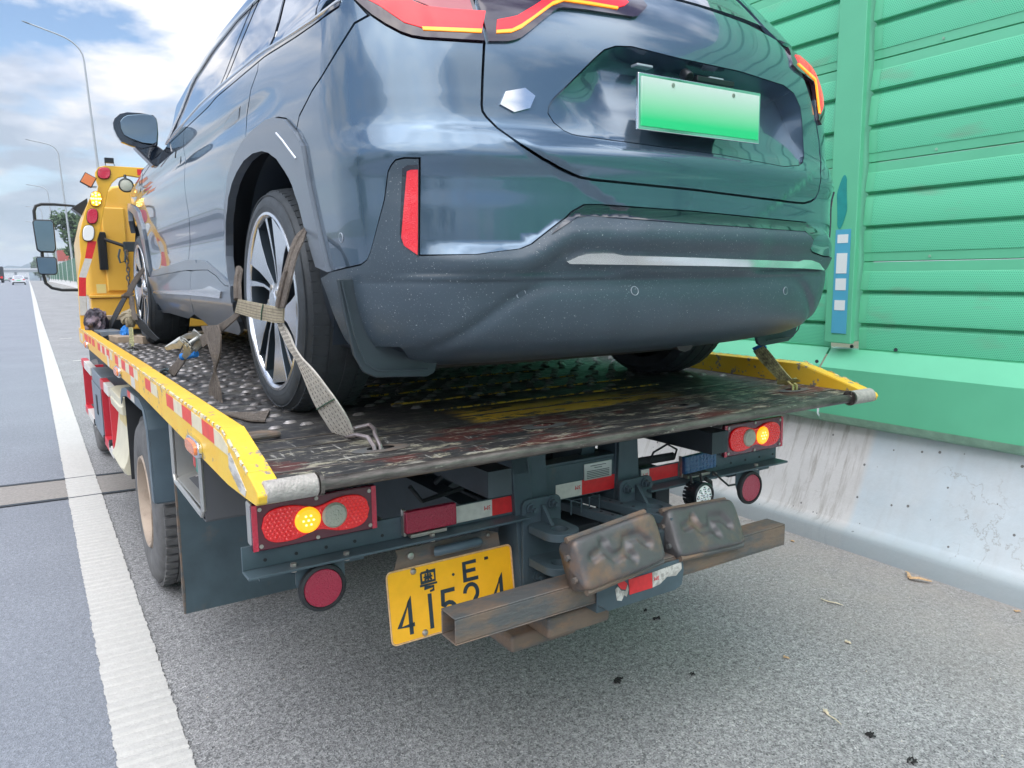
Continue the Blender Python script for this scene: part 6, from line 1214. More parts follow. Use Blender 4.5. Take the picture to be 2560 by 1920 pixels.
# tapes
def text_mesh(name, s, size, m, parent, M, ext=.0006):
    cu = bpy.data.curves.new(name, 'FONT'); cu.body = s; cu.size = size; cu.extrude = ext; cu.align_x = 'CENTER'; cu.align_y = 'CENTER'
    o = bpy.data.objects.new(name, cu); sc.collection.objects.link(o); dg = bpy.context.evaluated_depsgraph_get()
    me = bpy.data.meshes.new_from_object(o.evaluated_get(dg)); bpy.data.objects.remove(o); bpy.data.curves.remove(cu)
    me.transform(M); me.materials.clear(); me.materials.append(MAT[m]); ob = bpy.data.objects.new(name, me); sc.collection.objects.link(ob); ob.parent = parent; return ob
FACE = Matrix.Rotation(PI/2, 4, 'X')          # text facing the camera (-v)
def tape(u0, u1, um, z0, z1, v, first='w'):
    for (a, b, mm) in ((u0, um, 'white_tape'), (um, u1, 'red_tape')):
        mb = MB(); mb.bb((a, v-.0012, z0), (b, v, z1)); t_ = tp('reflective_tape', mb, mm)
        if mm == 'white_tape': tt = t_
    k_ = Matrix.Translation((um-.018, v-.0016, (z0+z1)/2+.004)) @ Matrix.Rotation(PI, 4, 'Y') @ FACE
    text_mesh('printed_text', '3M', .020, 'text_red', tt, k_)
tape(-.508, -.259, -.367, .852, .906, .3205); tape(-.106, .157, .006, .855, .907, .3320); tape(.272, .456, .311, .856, .905, .3205)
mb = MB(); mb.prism([(-.128, .868), (-.118, .880), (-.112, .872), (-.116, .860), (-.108, .852), (-.120, .848), (-.126, .856)], .3135, .3155, 'xz'); tp('torn_tape', mb, 'white_tape')
# LED reflector blocks
for (c, mm, ry) in (((-.597, .300, .894), 'reflector_red', 0), ((.549, .300, .900), 'reflector_blue', -.03)):
    R3 = Matrix.Rotation(ry, 3, 'Y'); mb = MB(); mb.box(c, (.170, .022, .068), R3); lt = tp('side_lamp', mb, mm, bev=.004)
    mb = MB()
    for i in range(9):
        for j in range(4):
            p = R3 @ Vector((-.072+i*.018, 0, -.024+j*.016)); a = Vector(c)+p; mb.cyl((a.x, a.y-.0125, a.z), (a.x, a.y-.010, a.z), .0066, 8)
    tp('lens_dot', mb, mm, lt, kind='stuff'); mb = MB(); mb.bb((c[0]-.086, .305, .850), (c[0]-.078, .322, .93)); mb.bb((c[0]-.07, .29, .846), (c[0]+.05, .322, .856)); tp('lamp_clip', mb, 'bolt', lt)
# round reflectors
for (u, z) in ((-.944, .764), (.822, .758)):
    mb = MB(); mb.prism([(u-.070, .834), (u+.070, .834), (u+.070, z+.02), (u+.05, z-.03), (u-.05, z-.03), (u-.070, z+.02)], .292, .297, 'xz'); br_ = tp('reflector_bracket', mb, 'chassis', bev=.001)
    mb = MB(); mb.lathe([(0, .012), (.064, .012), (.068, .004), (.066, -.006), (.057, -.010), (.055, -.004), (0, -.004)], (u, .280, z), 'y', 40); rr2 = tp('reflector_rim', mb, 'black_rubber', br_)
    mb = MB(); mb.lathe([(0, -.0065), (.053, -.006), (.055, -.003)], (u, .280, z), 'y', 40); tp('reflector', mb, 'reflector_red', rr2)
# tail lamps
def tail(u0, order, label):
    W_, H_ = .352, .131; z0 = .894
    mb = MB(); mb.bb((u0, .300, z0), (u0+W_, .318, z0+H_)); h_ = tp('rear_lamp', mb, 'lamp_frame', bev=.006, label=label)
    mb = MB(); mb.bb((u0+.004, .319, z0+.004), (u0+W_-.004, .375, z0+H_-.004)); tp('lamp_housing', mb, 'aluminium', h_, bev=.006)
    for e in (0, 1):
        a = u0+(.001 if e == 0 else W_-.015); mb = MB(); mb.bb((a, .2985, z0+.003), (a+.014, .3005, z0+H_-.003)); tp('lamp_edge', mb, 'head_red', h_)
    # peanut-shaped red lens
    top = []; zc_ = z0+H_/2; n_ = 40
    for i in range(n_+1):
        t_ = -1+2*i/n_; x = u0+W_/2+t_*.152; hh = .050*(1-abs(t_)**7)**.5*(1-.34*math.exp(-(t_/.30)**2)); top.append((x, hh))
    poly = [(x, zc_+hh) for x, hh in top]+[(x, zc_-hh) for x, hh in top[::-1][1:-1]]
    mb = MB(); mb.prism(poly, .2925, .301, 'xz'); ln = tp('red_lens', mb, 'lamp_red', h_, bev=.003)
    mb = MB(); zz = -.042
    row = 0
    while zz < .044:
        xx = -.146+(.006 if row % 2 else 0)
        while xx < .147:
            hh = .050*(1-abs(xx/.152)**7)**.5*(1-.34*math.exp(-(xx/.152/.30)**2)) if abs(xx) < .15 else 0
            if abs(zz) < hh-.007 and all(abs(xx-(W_*rel-W_/2)) > .042 or math.hypot(xx-(W_*rel-W_/2), zz) > .040 for _, rel in order): mb.lathe([(0, -.0022), (.0028, -.0016), (.0044, 0)], (u0+W_/2+xx, .2925, zc_+zz), 'y', 6)
            xx += .012
        zz += .0104; row += 1
    tp('lens_facet', mb, 'facet_red', ln, kind='stuff')
    for kind, rel in order:
        x = u0+W_*rel; z = zc_+.001
        mb = MB(); mb.lathe([(0, -.010), (.030, -.009), (.036, -.004), (.036, .004)], (x, .294, z), 'y', 32); q = tp('amber_lens' if kind == 'a' else 'clear_lens', mb, 'lamp_amber' if kind == 'a' else 'lamp_clear', h_)
        mb = MB()
        for i in range(19):
            rr_, a = (.0, 0) if i == 0 else ((.014, i*PI/3) if i < 7 else (.026, i*PI/6)); mb.lathe([(0, -.0035), (.003, -.0025), (.0042, 0)], (x+rr_*math.cos(a), .2853+.0035*(rr_/.026)**2, z+rr_*math.sin(a)), 'y', 8)
        tp('led', mb, 'led_core' if kind == 'a' else 'lamp_clear', q, kind='stuff')
    for (x, z) in ((.022, .015), (.022, .116), (.176, .010), (.176, .121), (.33, .015), (.33, .116)):
        mb = MB(); mb.cyl((u0+x, .297, z0+z), (u0+x, .3, z0+z), .0055, 10); tp('lamp_screw', mb, 'bolt', h_)
tail(-1.120, (('a', .42), ('c', .635)), 'rear lamp cluster at the left end, amber lens lit'); tail(.688, (('c', .385), ('a', .61)), 'rear lamp cluster at the right end, amber lens lit')
# number plate
PM = Matrix.Translation((-.736, .326, .741)) @ Matrix.Rotation(-.13, 4, 'X')      # origin top-left, -z down
def pl(mb): mb.v = [tuple(PM @ Vector(v)) for v in mb.v]; return mb
mb = MB(); mb.prism([(.04, .06), (.36, .06), (.40, .045), (.405, .0), (.405, -.03), (.0, -.03), (.03, .0), (.045, .04)], .006, .010, 'xz'); tp('plate_bracket', pl(mb), 'rust')
mb = MB(); n_ = 6; rr_ = .016; c4 = []
for (cx, cz, a0) in ((.44-rr_, -rr_, 0), (rr_, -rr_, PI/2), (rr_, -.22+rr_, PI), (.44-rr_, -.22+rr_, 1.5*PI)):
    for i in range(n_+1): a = a0+PI/2*i/n_; c4.append((cx+rr_*math.cos(a), cz+rr_*math.sin(a)))
mb.prism(c4, -.0005, .003, 'xz'); npz = tp('number_plate', pl(mb), 'plate_yellow', bev=.001)
mb = MB(); mb.tube([(x, -.0012, z) for x, z in c4], .0028, 6, closed=True); tp('plate_rim', pl(mb), 'plate_edge', npz)
def stroke(pts, w_, x0, z0, nm='plate_character'):
    mb = MB(); k = len(pts); L2, R2 = [], []
    P = [Vector((x, z)) for x, z in pts]
    for i in range(k):
        t_ = (P[min(i+1, k-1)]-P[max(i-1, 0)]).normalized(); n_ = Vector((-t_.y, t_.x)); f_ = 1.0
        if 0 < i < k-1:
            d1 = (P[i]-P[i-1]).normalized(); f_ = 1/max(.5, abs(n_.dot(Vector((-d1.y, d1.x)))))
        L2.append(P[i]+n_*w_/2*f_); R2.append(P[i]-n_*w_/2*f_)
    for i in range(k-1):
        q = [L2[i], L2[i+1], R2[i+1], R2[i]]
        mb.prism([(x0+p.x, z0+p.y) for p in q], -.0022, -.0004, 'xz')
    return mb
def glyph(strokes, w_, x0, z0):
    mb = MB()
    for st_ in strokes:
        q = stroke(st_, w_, x0, z0); mb.add(q.v, q.f)
    tp('plate_character', pl(mb), 'plate_ink', npz, smooth=False)
arc = lambda cx, cz, rx, rz, a, b, n_=12: [(cx+rx*math.cos(math.radians(a+(b-a)*i/n_)), cz+rz*math.sin(math.radians(a+(b-a)*i/n_))) for i in range(n_+1)]
W5 = .0125; H5 = .108
four = [[(.040, 0), (.040, H5), (.002, .028), (.052, .028)]]
glyph(four, W5, .026, -.200); glyph([[(.0, 0), (.0, H5)]], W5, .135, -.200)
glyph([[(.046, H5-.005), (.004, H5-.005), (.002, .060)]+arc(.022, .036, .024, .030, 130, -140)], W5, .176, -.200)
glyph([arc(.024, H5-.031, .023, .027, 175, -25)+[(.002, .005), (.050, .005)]], W5, .256, -.200)
glyph(four, W5, .352, -.200)
glyph([[(.048, .002), (.0, .002), (.0, .056), (.044, .056)], [(.0, .030), (.040, .030)]], .0115, .262, -.082)
# the province character, stroke by stroke
yue = [[(.024, .066), (.020, .060)], [(.0, .058), (.0, .028), (.046, .028), (.046, .058), (.0, .058)], [(.008, .043), (.038, .043)], [(.023, .055), (.023, .031)], [(.013, .052), (.017, .047)], [(.033, .052), (.029, .047)], [(.020, .041), (.011, .033)], [(.026, .041), (.035, .033)],
       [(-.006, .019), (.052, .019)], [(.012, .019), (.009, .010), (.040, .010), (.038, -.001), (.026, -.003)]]
glyph(yue, .0062, .112, -.082)
mb = MB(); mb.lathe([(0, -.002), (.0045, -.002), (.0045, 0)], (.222, -.0004, -.052), 'y', 12); tp('plate_character', pl(mb), 'plate_ink', npz)
for (x, z) in ((.088, -.013), (.110, -.207)):
    mb = MB(); mb.lathe([(0, -.007), (.006, -.006), (.0095, -.002), (.0105, 0)], (x, -.0005, z), 'y', 18); tp('plate_bolt', pl(mb), 'bolt', npz)
mb = MB(); mb.tube([(.338, -.0006, -.026), (.350, -.0006, -.026)], .0048, 10); tp('plate_slot', pl(mb), 'black_rubber', npz)
mb = MB(); mb.lathe([(0, -.006), (.010, -.005), (.012, 0)], (.085, .004, .035), 'y', 16); tp('bracket_bolt', pl(mb), 'bolt'); mb = MB(); mb.lathe([(0, -.006), (.006, -.005), (.007, 0)], (.36, .004, .045), 'y', 12); tp('bracket_bolt', pl(mb), 'bolt')
mb = MB(); mb.tube([(.165, -.006, .033), (.170, -.010, .033), (.310, -.010, .033), (.315, -.006, .033)], .019, 14, flat=.8); tp('plate_lamp', pl(mb), 'mud_paint', bev=0)
# tow eyes
for (uc, du) in ((-.195, 0), (.218, .0)):
    mb = MB(); P4 = []
    for (cx, cz, a0) in ((uc+.055, .87, 0), (uc-.055, .87, PI/2), (uc-.055, .60, PI), (uc+.055, .60, 1.5*PI)):
        for i in range(5): a = a0+PI/2*i/4; P4.append((cx+.022*math.cos(a), cz+.022*math.sin(a)))
    mb.prism(P4, .286, .298, 'xz'); ey = tp('tow_eye', mb, 'chassis', bev=.002)
    for z in (.812, .700):
        out = [(uc-.062, .287), (uc-.062, .20)]+[(uc-.062+.062+.062*math.cos(a)*1.0, .190+.062*math.sin(a)) for a in [PI+PI*i/14 for i in range(15)]]+[(uc+.062, .20), (uc+.062, .287)]
        hole = [(uc+.028*math.cos(a), .190+.028*math.sin(a)) for a in [2*PI*i/20 for i in range(20)]]
        # ring-shaped plate made from an outer and an inner loop
        n_ = 40; ol = []
        for i in range(n_):
            a = 2*PI*i/n_; dx, dy = math.cos(a), math.sin(a)
            if dy <= 0: ol.append((uc+.062*dx, .190+.062*dy))
            else:
                t_ = min(.062/abs(dx) if abs(dx) > 1e-6 else 9, .097/dy); ol.append((uc+dx*t_, .190+dy*t_))
        il = [(uc+.028*math.cos(2*PI*i/n_), .190+.028*math.sin(2*PI*i/n_)) for i in range(n_)]
        mb = MB(); zt, zb_ = z, z-.026; vs = [(x, y, zt) for x, y in ol]+[(x, y, zt) for x, y in il]+[(x, y, zb_) for x, y in ol]+[(x, y, zb_) for x, y in il]
        fs = []
        for i in range(n_):
            j = (i+1) % n_; fs += [(i, j, n_+j, n_+i), (2*n_+i, 3*n_+i, 3*n_+j, 2*n_+j), (i, 2*n_+i, 2*n_+j, j), (n_+i, n_+j, 3*n_+j, 3*n_+i)]
        mb.add(vs, fs); tp('lug', mb, 'chassis', ey, bev=.0015)
    mb = MB(); mb.prism([(.286, .868), (.278, .868), (.225, .812), (.286, .812)], uc-.006, uc+.006, 'yz'); tp('gusset', mb, 'chassis', ey, bev=.001)
    for (dx, z) in ((-.046, .862), (.040, .868), (-.02, .628), (.045, .63)):
        mb = MB(); mb.cyl((uc+dx, .280, z), (uc+dx, .286, z), .019, 20); mb.cyl((uc+dx, .266, z), (uc+dx, .280, z), .0135, 6); mb.cyl((uc+dx, .252, z), (uc+dx, .266, z), .008, 10); tp('eye_bolt', mb, 'chassis', ey)
# wheel-lift: perforated arms, crossbar, cradles
for (a, b, z) in (((-.020, .50), (.055, .03), .800), ((.055, .55), (.155, .03), .812)):
    d = Vector((b[0]-a[0], b[1]-a[1], 0)); L0 = d.length; d.normalize(); nn = Vector((-d.y, d.x, 0)); mb = MB(); A = Vector((*a, z)); 
    Rm = Matrix((( nn.x, d.x, 0), (nn.y, d.y, 0), (0, 0, 1))); mb.box(A+d*L0/2, (.040, L0, .030), Rm); ar = tp('lift_arm', mb, 'chassis_dark' if False else 'chassis', bev=.003)
    mb = MB()
    for i in range(9): c = A+d*(.06+i*.05); mb.cyl((c.x, c.y, z+.0148), (c.x, c.y, z+.0158), .0055, 8)
    tp('pin_hole', mb, 'black_rubber', ar)
for u in (-.035, .045):
    mb = MB(); mb.tube([(u-.022, .31, .80), (u-.022, .31, .85), (u+.022, .31, .85), (u+.022, .31, .80)], .003, 6); tp('wire_guide', mb, 'chassis')
mb = MB(); y0, y1, z0, z1, t_ = .0, .082, .632, .711, .006
for (a, b, c, d) in ((y0, y1, z1-t_, z1), (y0, y1, z0, z0+t_), (y0, y0+t_, z0+t_, z1-t_), (y1-t_, y1, z0+t_, z1-t_)): mb.bb((-.682, a, c), (.680, b, d))
cb = tp('crossbar', mb, 'rust', bev=.003)
mb = MB(); mb.bb((-.60, y0+t_+.001, z0+t_), (.60, y1-t_-.001, z1-t_)); tp('bar_core', mb, 'black_rubber', cb)
mb = MB(); mb.prism([(-.205, .632), (-.205, .700), (.152, .700), (.158, .66), (.150, .612), (.12, .600), (-.16, .600)], -.012, -.004, 'xz'); mb.bb((-.20, -.004, .600), (.15, .086, .631)); sl = tp('bar_sleeve', mb, 'chassis', bev=.003)
mb = MB(); mb.prism([(-.082, .684), (.014, .684), (.017, .634), (-.078, .634)], -.0145, -.0125, 'xz'); tp('reflective_tape', mb, 'red_tape', sl)
mb = MB(); mb.prism([(-.128, .690), (-.105, .688), (-.088, .672), (-.095, .655), (-.112, .660), (-.125, .676)], -.0145, -.0125, 'xz'); tp('reflective_tape', mb, 'red_tape', sl)
mb = MB(); mb.prism([(-.136, .665), (-.125, .672), (-.112, .655), (-.094, .650), (-.086, .668), (-.082, .652), (-.09, .630), (-.10, .638), (-.11, .622), (-.128, .628)], -.0140, -.0125, 'xz'); mb.prism([(.016, .684), (.142, .690), (.145, .668), (.12, .650), (.08, .655), (.05, .638), (.018, .634)], -.0140, -.0125, 'xz'); mb.prism([(-.085, .690), (-.07, .694), (-.04, .690), (-.08, .685)], -.0140, -.0125, 'xz'); wt = tp('torn_tape', mb, 'scuffed', sl)
text_mesh('printed_text', '3M', .018, 'text_red', sl, Matrix.Translation((.034, -.0150, .662)) @ Matrix.Rotation(PI, 4, 'Y') @ FACE)
mb = MB(); mb.bb((-.42, .13, .475), (-.17, .30, .53)); mb.bb((-.34, .05, .53), (-.10, .30, .60)); mb.bb((-.10, .06, .60), (.10, .34, .66)); tp('lift_box', mb, 'rust', bev=.012)
mb = MB(); mb.bb((-.10, .34, .58), (.10, 1.4, .74)); tp('lift_boom', mb, 'chassis_dark', bev=.01)
def relief_old(x, z):
    w1 = math.exp(-((z-.018*math.sin(x*52+.6)-.008)/.013)**2); w2 = math.exp(-((x-.055)/.016)**2)*math.exp(-((z-.02)/.03)**2); w3 = math.exp(-((x+.045)/.016)**2)*math.exp(-((z+.0)/.035)**2)
    return -.017*min(1, w1+.8*w2+.7*w3)
def relief(x, z):
    # two interlocking bone shapes pressed into the plate
    def dist(px_, pz_, pts):
        d = 9
        for (a, b), (c2, d2) in zip(pts, pts[1:]):
            L2 = (c2-a)**2+(d2-b)**2; t = max(0, min(1, ((px_-a)*(c2-a)+(pz_-b)*(d2-b))/L2)); d = min(d, math.hypot(px_-a-t*(c2-a), pz_-b-t*(d2-b)))
        return d
    d = dist(x, z, [(-.105, .012), (-.06, .022), (-.035, -.012), (.012, -.006), (.03, .026), (.078, .022), (.10, -.008)])
    d = min(d, dist(x, z, [(.012, -.006), (.03, -.030)]), dist(x, z, [(-.06, .022), (-.055, .038)]))
    return -.012*(1-sstep(d, .008, .019))
def pad(c, size, rot, label):
    W_, D_, H_ = size; mb = MB(); nx, nl = 46, 72; vs = []
    R3 = rot
    for i in range(nx+1):
        t_ = -1+2*i/nx; x = t_*W_/2; e = (1-abs(t_)**14)**.22
        for j in range(nl):
            a = 2*PI*j/nl; cy, cz = math.cos(a), math.sin(a); n_ = 9; q = (abs(cy)**n_+abs(cz)**n_)**(-1/n_); y = q*cy*D_/2*e; z = q*cz*H_/2*e
            if cy < 0 and abs(cz) < .72 and abs(t_) < .86:
                y += -relief(x, z)*sstep(.72-abs(cz), 0, .2)*sstep(.86-abs(t_), 0, .12)
            y += .004*math.sin(x*23+z*31)
            vs.append(Vector(c)+R3 @ Vector((x, y, z)))
    mb.add(vs, [(i*nl+j, i*nl+(j+1) % nl, (i+1)*nl+(j+1) % nl, (i+1)*nl+j) for i in range(nx) for j in range(nl)]+[tuple(range(nl)), tuple(nx*nl+j for j in range(nl-1, -1, -1))])
    p = tp('wheel_cradle', mb, 'rust_pad', ang=60, label=label)
    mb = MB(); 
    A = [Vector(c)+R3 @ Vector((x*W_/2*.93, -.012, H_/2*1.02)) for x in (-1, 1)]; mb.tube([A[0], A[1]], .010, 8); A = [Vector(c)+R3 @ Vector((x*W_/2*.9, -.02, -H_/2*1.0)) for x in (-1, 1)]; mb.tube([A[0], A[1]], .012, 8); tp('rolled_edge', mb, 'rust', p)
    for z in (-.035, .03):
        q = Vector(c)+R3 @ Vector((-W_/2*.98, -.01, z)); mb = MB(); mb.cyl(q, q+R3 @ Vector((-.010, 0, 0)), .009, 8); tp('cradle_bolt', mb, 'rust', p)
    q = Vector(c)+R3 @ Vector((W_/2*.9, -.01, -.01)); mb = MB(); mb.cyl(q, q+R3 @ Vector((.028, 0, 0)), .006, 8); tp('cradle_bolt', mb, 'bolt', p)
    return p
def rot3(x, y, z): return Matrix.Rotation(z, 3, 'Z') @ Matrix.Rotation(y, 3, 'Y') @ Matrix.Rotation(x, 3, 'X')
pad((-.165, -.035, .798), (.325, .095, .152), rot3(-.42, -.10, .0), 'left cradle, rusty at its outer end'); pad((.285, .045, .755), (.330, .090, .160), rot3(-.55, .05, .0), 'right cradle, lying flatter')
mb = MB(); mb.box((-.005, .10, .73), (.10, .14, .12)); mb.box((.10, .09, .74), (.05, .10, .10)); tp('cradle_pivot', mb, 'chassis_dark', bev=.01)
# work lamp
mb = MB(); c = Vector((.466, .205, .803)); mb.lathe([(0, .055), (.030, .055), (.047, .03), (.052, .0), (.052, -.012), (.045, -.016), (.043, -.008), (0, -.008)], c, 'y', 40)
for i in range(22):
    a = 2*PI*i/22; mb.box(c+Vector((.049*math.cos(a), .030, .049*math.sin(a))), (.004, .035, .010), Matrix.Rotation(-a, 3, 'Y'))
wl = tp('work_lamp', mb, 'black_plastic'); mb = MB(); mb.lathe([(0, -.0125), (.036, -.012), (.042, -.009)], c, 'y', 32); tp('lens', mb, 'white_lens', wl)
mb = MB()
for i in range(14):
    rr_, a = (.0, 0) if i == 0 else ((.015, i*2*PI/5) if i < 6 else (.030, i*2*PI/8)); mb.lathe([(0, -.005), (.005, -.004), (.0072, 0)], c+Vector((rr_*math.cos(a), -.012, rr_*math.sin(a))), 'y', 10)
tp('led', mb, 'chrome', wl, kind='stuff')
mb = MB(); mb.tube([c+Vector((-.03, .02, .048)), c+Vector((-.03, .03, .075)), c+Vector((.02, .03, .075)), c+Vector((.02, .02, .048))], .006, 8); mb.tube([c+Vector((.05, .03, .05)), c+Vector((.075, .03, .035)), c+Vector((.08, .03, .0)), c+Vector((.065, .03, -.015))], .009, 8); mb.tube([(.60, .28, .86), (.62, .25, .83), (.66, .25, .80), (.72, .27, .79)], .004, 6); tp('lamp_mount', mb, 'black_rubber', wl)
# ---- left flank: mud guard, wheel, control box, tool box, guards
for s in (-1, 1):
    mb = MB(); o_ = [(2.98, .98), (2.90, 1.03), (2.72, 1.058), (2.20, 1.062), (2.06, 1.03), (1.99, .95), (1.955, .62)]; i_ = [(a+(.008 if a < 2.3 else -.004), b-.008) for a, b in o_]
    mb.prism(o_+i_[::-1], s*1.135, s*.62, 'yz'); fg = tp('mudguard', mb, 'mud_paint', bev=.002, ang=25)
    lip = [(a, b-.045) if k_ < 4 else (a+.06, b-.01) for k_, (a, b) in enumerate(o_)]; lip[-1] = (2.015, .62)
    mb = MB(); mb.prism(o_+lip[::-1], s*1.142, s*1.136, 'yz'); tp('guard_lip', mb, 'mud_paint', fg, ang=25)
    for (a, b, mm) in ((2.62, 2.50, 'rail_red'), (2.50, 2.36, 'white_tape')):
        mb = MB(); mb.bb((s*1.1435-.001, b, 1.022), (s*1.1435+.001, a, 1.056)); tp('reflective_tape', mb, mm, fg)
    mb = MB(); mb.bb((s*1.12, 2.985, .50), (s*.62, 2.995, .99)); tp('front_flap', mb, 'black_rubber', fg)
    mb = MB(); mb.bb((s*1.085, 1.70, .18), (s*.60, 1.712, .775)); fl = tp('rear_flap', mb, 'chassis', fg, bev=.002)
    mb = MB(); mb.tube([(s*1.086, 1.705, z) for z in (.18, .3, .4, .55, .65, .775)], [.006, .009, .005, .008, .006, .006], 6); tp('frayed_edge', mb, 'rust', fl)
    # twin wheel
    wv, wz, R_ = 2.63, .455, .435
    for (uo, nm) in ((1.105, 'wheel'), (.84, 'wheel')):
        mb = MB(); mb.lathe([(.24, -.06), (.245, -.01), (.27, .0), (.33, .002), (.40, -.006), (.425, -.022), (R_, -.05), (R_, -.18), (.42, -.21), (.33, -.22), (.25, -.20)], (s*uo, wv, wz), 'x', 72, sgn=s); wt_ = tp('wheel', mb, 'tyre_old', ang=50)
        mb = MB()
        for i in range(54):
            a = 2*PI*i/54
            for (x0, x1) in ((-.030, -.085), (-.145, -.20)):
                mb.box((s*(uo+(x0+x1)/2), wv+(R_+.004)*math.cos(a), wz+(R_+.004)*math.sin(a)), (.055, .034, .020), Matrix.Rotation(a-PI/2, 3, 'X'))
        mb2_ = [.115]
        mb.lathe([(R_+.001, -.092), (R_+.012, -.094), (R_+.012, -.136), (R_+.001, -.138)], (s*uo, wv, wz), 'x', 60, sgn=s); tp('tread_lug', mb, 'tyre_old', wt_, kind='stuff')
        mb = MB(); mb.lathe([(.245, -.012), (.238, .002), (.230, .0), (.222, -.02), (.215, -.085), (.17, -.10), (.15, -.125), (.0, -.125)], (s*uo, wv, wz), 'x', 48, sgn=s); rm_ = tp('rim', mb, 'rim_rusty', wt_)
        if nm == 'wheel' and uo > 1:
            for i in range(8): a = 2*PI*i/8; mb = MB(); p = (s*(uo-.124), wv+.11*math.cos(a), wz+.11*math.sin(a)); mb.cyl(p, (p[0]+s*.025, p[1], p[2]), .014, 6); tp('wheel_nut', mb, 'rust', rm_)
            for i in range(5): a = 2*PI*i/5+.3; mb = MB(); p = (s*(uo-.098), wv+.185*math.cos(a), wz+.185*math.sin(a)); mb.cyl(p, (p[0]+s*.0005, p[1], p[2]), .022, 12); tp('rim_hole', mb, 'black_rubber', rm_)
    # guards and boxes between the axles
    for (z0, z1) in ((.895, .958), (.50, .56)):
        for (a, b, mm) in ((5.72, 5.45, 'guard_red'), (5.45, 4.86, 'guard_white'), (4.10, 3.86, 'guard_red'), (3.86, 3.60, 'guard_white')):
            mb = MB(); mb.bb((s*1.150, b, z0), (s*1.105, a, z1)); tp('side_guard', mb, mm, bev=.004)
    for (a, b) in ((5.72, 5.69), (4.89, 4.86), (4.12, 4.09), (3.63, 3.60)):
        mb = MB(); mb.bb((s*1.145, b, .562), (s*.98, a, .893)); tp('guard_post', mb, 'guard_red')
    mb = MB(); mb.bb((s*1.142, 4.13, .50), (s*.62, 4.84, .96)); tb_ = tp('tool_box', mb, 'toolbox', bev=.006)
    mb = MB(); mb.bb((s*1.150, 4.16, .53), (s*1.144, 4.81, .87)); tp('box_door', mb, 'toolbox', tb_, bev=.003)
    mb = MB(); mb.bb((s*1.156, 4.42, .66), (s*1.151, 4.50, .80)); tp('door_latch', mb, 'black_plastic', tb_, bev=.003)
    mb = MB(); vs = []; k_ = 0
    for (z, d) in ((.52, .0), (.56, .02), (.60, .0), (.64, -.01), (.70, -.02), (.80, -.035), (.86, -.04), (.865, .0), (.91, .004), (.915, -.004), (.96, .0), (.965, -.02)):
        for (u, v) in ((s*.75, 3.0), (s*(1.135+d), 3.0), (s*(1.145+d), 3.06), (s*(1.145+d), 3.50), (s*(1.12+d), 3.585), (s*.75, 3.585)): vs.append((u, v, z))
        k_ += 1
    mb.add(vs, [(j*6+i, j*6+(i+1) % 6, (j+1)*6+(i+1) % 6, (j+1)*6+i) for j in range(k_-1) for i in range(6)]+[tuple(range(6)), tuple((k_-1)*6+i for i in range(5, -1, -1))]); tk = tp('fluid_tank', mb, 'cream', bev=.004)
    mb = MB(); mb.bb((s*1.113, 3.10, .66), (s*1.108, 3.42, .855)); tp('tank_tape', mb, 'cream_tape', tk, bev=.003)
    for (v, z) in ((4.84, .60), (4.12, .60), (3.75, .63)):
        mb = MB(); mb.cyl((s*1.155, v, z-.06), (s*1.12, v, z-.06), .026, 10); tp('rubber_buffer', mb, 'black_rubber')
# control box on the left side, with its sloping label
mb = MB(); a, b, z0, z1, u0, u1 = .885, 1.425, .845, 1.12, -1.125, -.86
mb.bb((u0, a, z0-.02), (u1, a+.006, z1)); mb.bb((u0, b-.006, z0-.02), (u1, b, z1)); mb.bb((u1-.006, a+.006, z0-.02), (u1, b-.006, z1)); mb.bb((u0, a+.006, z0-.026), (u1, b-.006, z0-.020)); cbx = tp('control_box', mb, 'label_dark', bev=.002)
mb = MB(); mb.prism([(u0+.002, .850), (u1-.006, .905), (u1-.006, 1.118), (u1-.010, 1.118), (u1-.012, .915), (u0+.002, .858)], a+.008, b-.008, 'xz'); tp('inner_panel', mb, 'aluminium', cbx, bev=.001)
mb = MB(); mb.bb((u0+.004, b-.012, .86), (u1-.012, b-.008, 1.118)); tp('inner_wall', mb, 'aluminium', cbx)
mb = MB(); mb.tube([(u0-.004, b-.005, 1.13), (u0-.004, b-.005, .87), (u0-.004, b-.03, .845), (u0-.004, a+.03, .838), (u0-.004, a+.005, .86), (u0-.004, a+.005, 1.10)], .009, 8); tp('box_frame', mb, 'aluminium', cbx)
def onslope(v, q, lift=.002): return (u0+.002+q*(u1-.008-u0-.002), v, .859+q*.055+lift)
mb = MB(); A = [onslope(b-.09, .12), onslope(a+.05, .12), onslope(a+.05, .88), onslope(b-.09, .88)]; mb.add(A+[(x, y, z-.002) for x, y, z in A], [(0, 1, 2, 3), (7, 6, 5, 4), (0, 4, 5, 1), (1, 5, 6, 2), (2, 6, 7, 3), (3, 7, 4, 0)]); lb = tp('control_label', mb, 'label_dark', cbx)
for i, mm in enumerate(('arrow_white', 'arrow_blue', 'arrow_blue', 'arrow_white', 'arrow_white')):
    v = b-.15-i*.072
    for q0, sg in ((.30, 1), (.62, -1)):
        mb = MB(); P = [(-.5, .35), (.1, .35), (.1, .8), (.55, 0), (.1, -.8), (.1, -.35), (-.5, -.35)]; vs = [onslope(v+sg*x*.045, q0+y*.09, .004) for x, y in P]; mb.add(vs, [tuple(range(7))]); tp('arrow', mb, mm, lb, fix=False)
for i in range(6):
    mb = MB(); vs = [onslope(b-.10, .2+i*.1, .004), onslope(b-.112, .2+i*.1, .004), onslope(b-.112, .25+i*.1, .004), onslope(b-.10, .25+i*.1, .004)]; mb.add(vs, [(0, 1, 2, 3)]); tp('label_mark', mb, 'arrow_white', lb, fix=False)
mb = MB(); mb.bb((-1.11, 1.09, .96), (-1.07, 1.13, 1.03)); tp('push_button', mb, 'button_red', cbx, bev=.004)
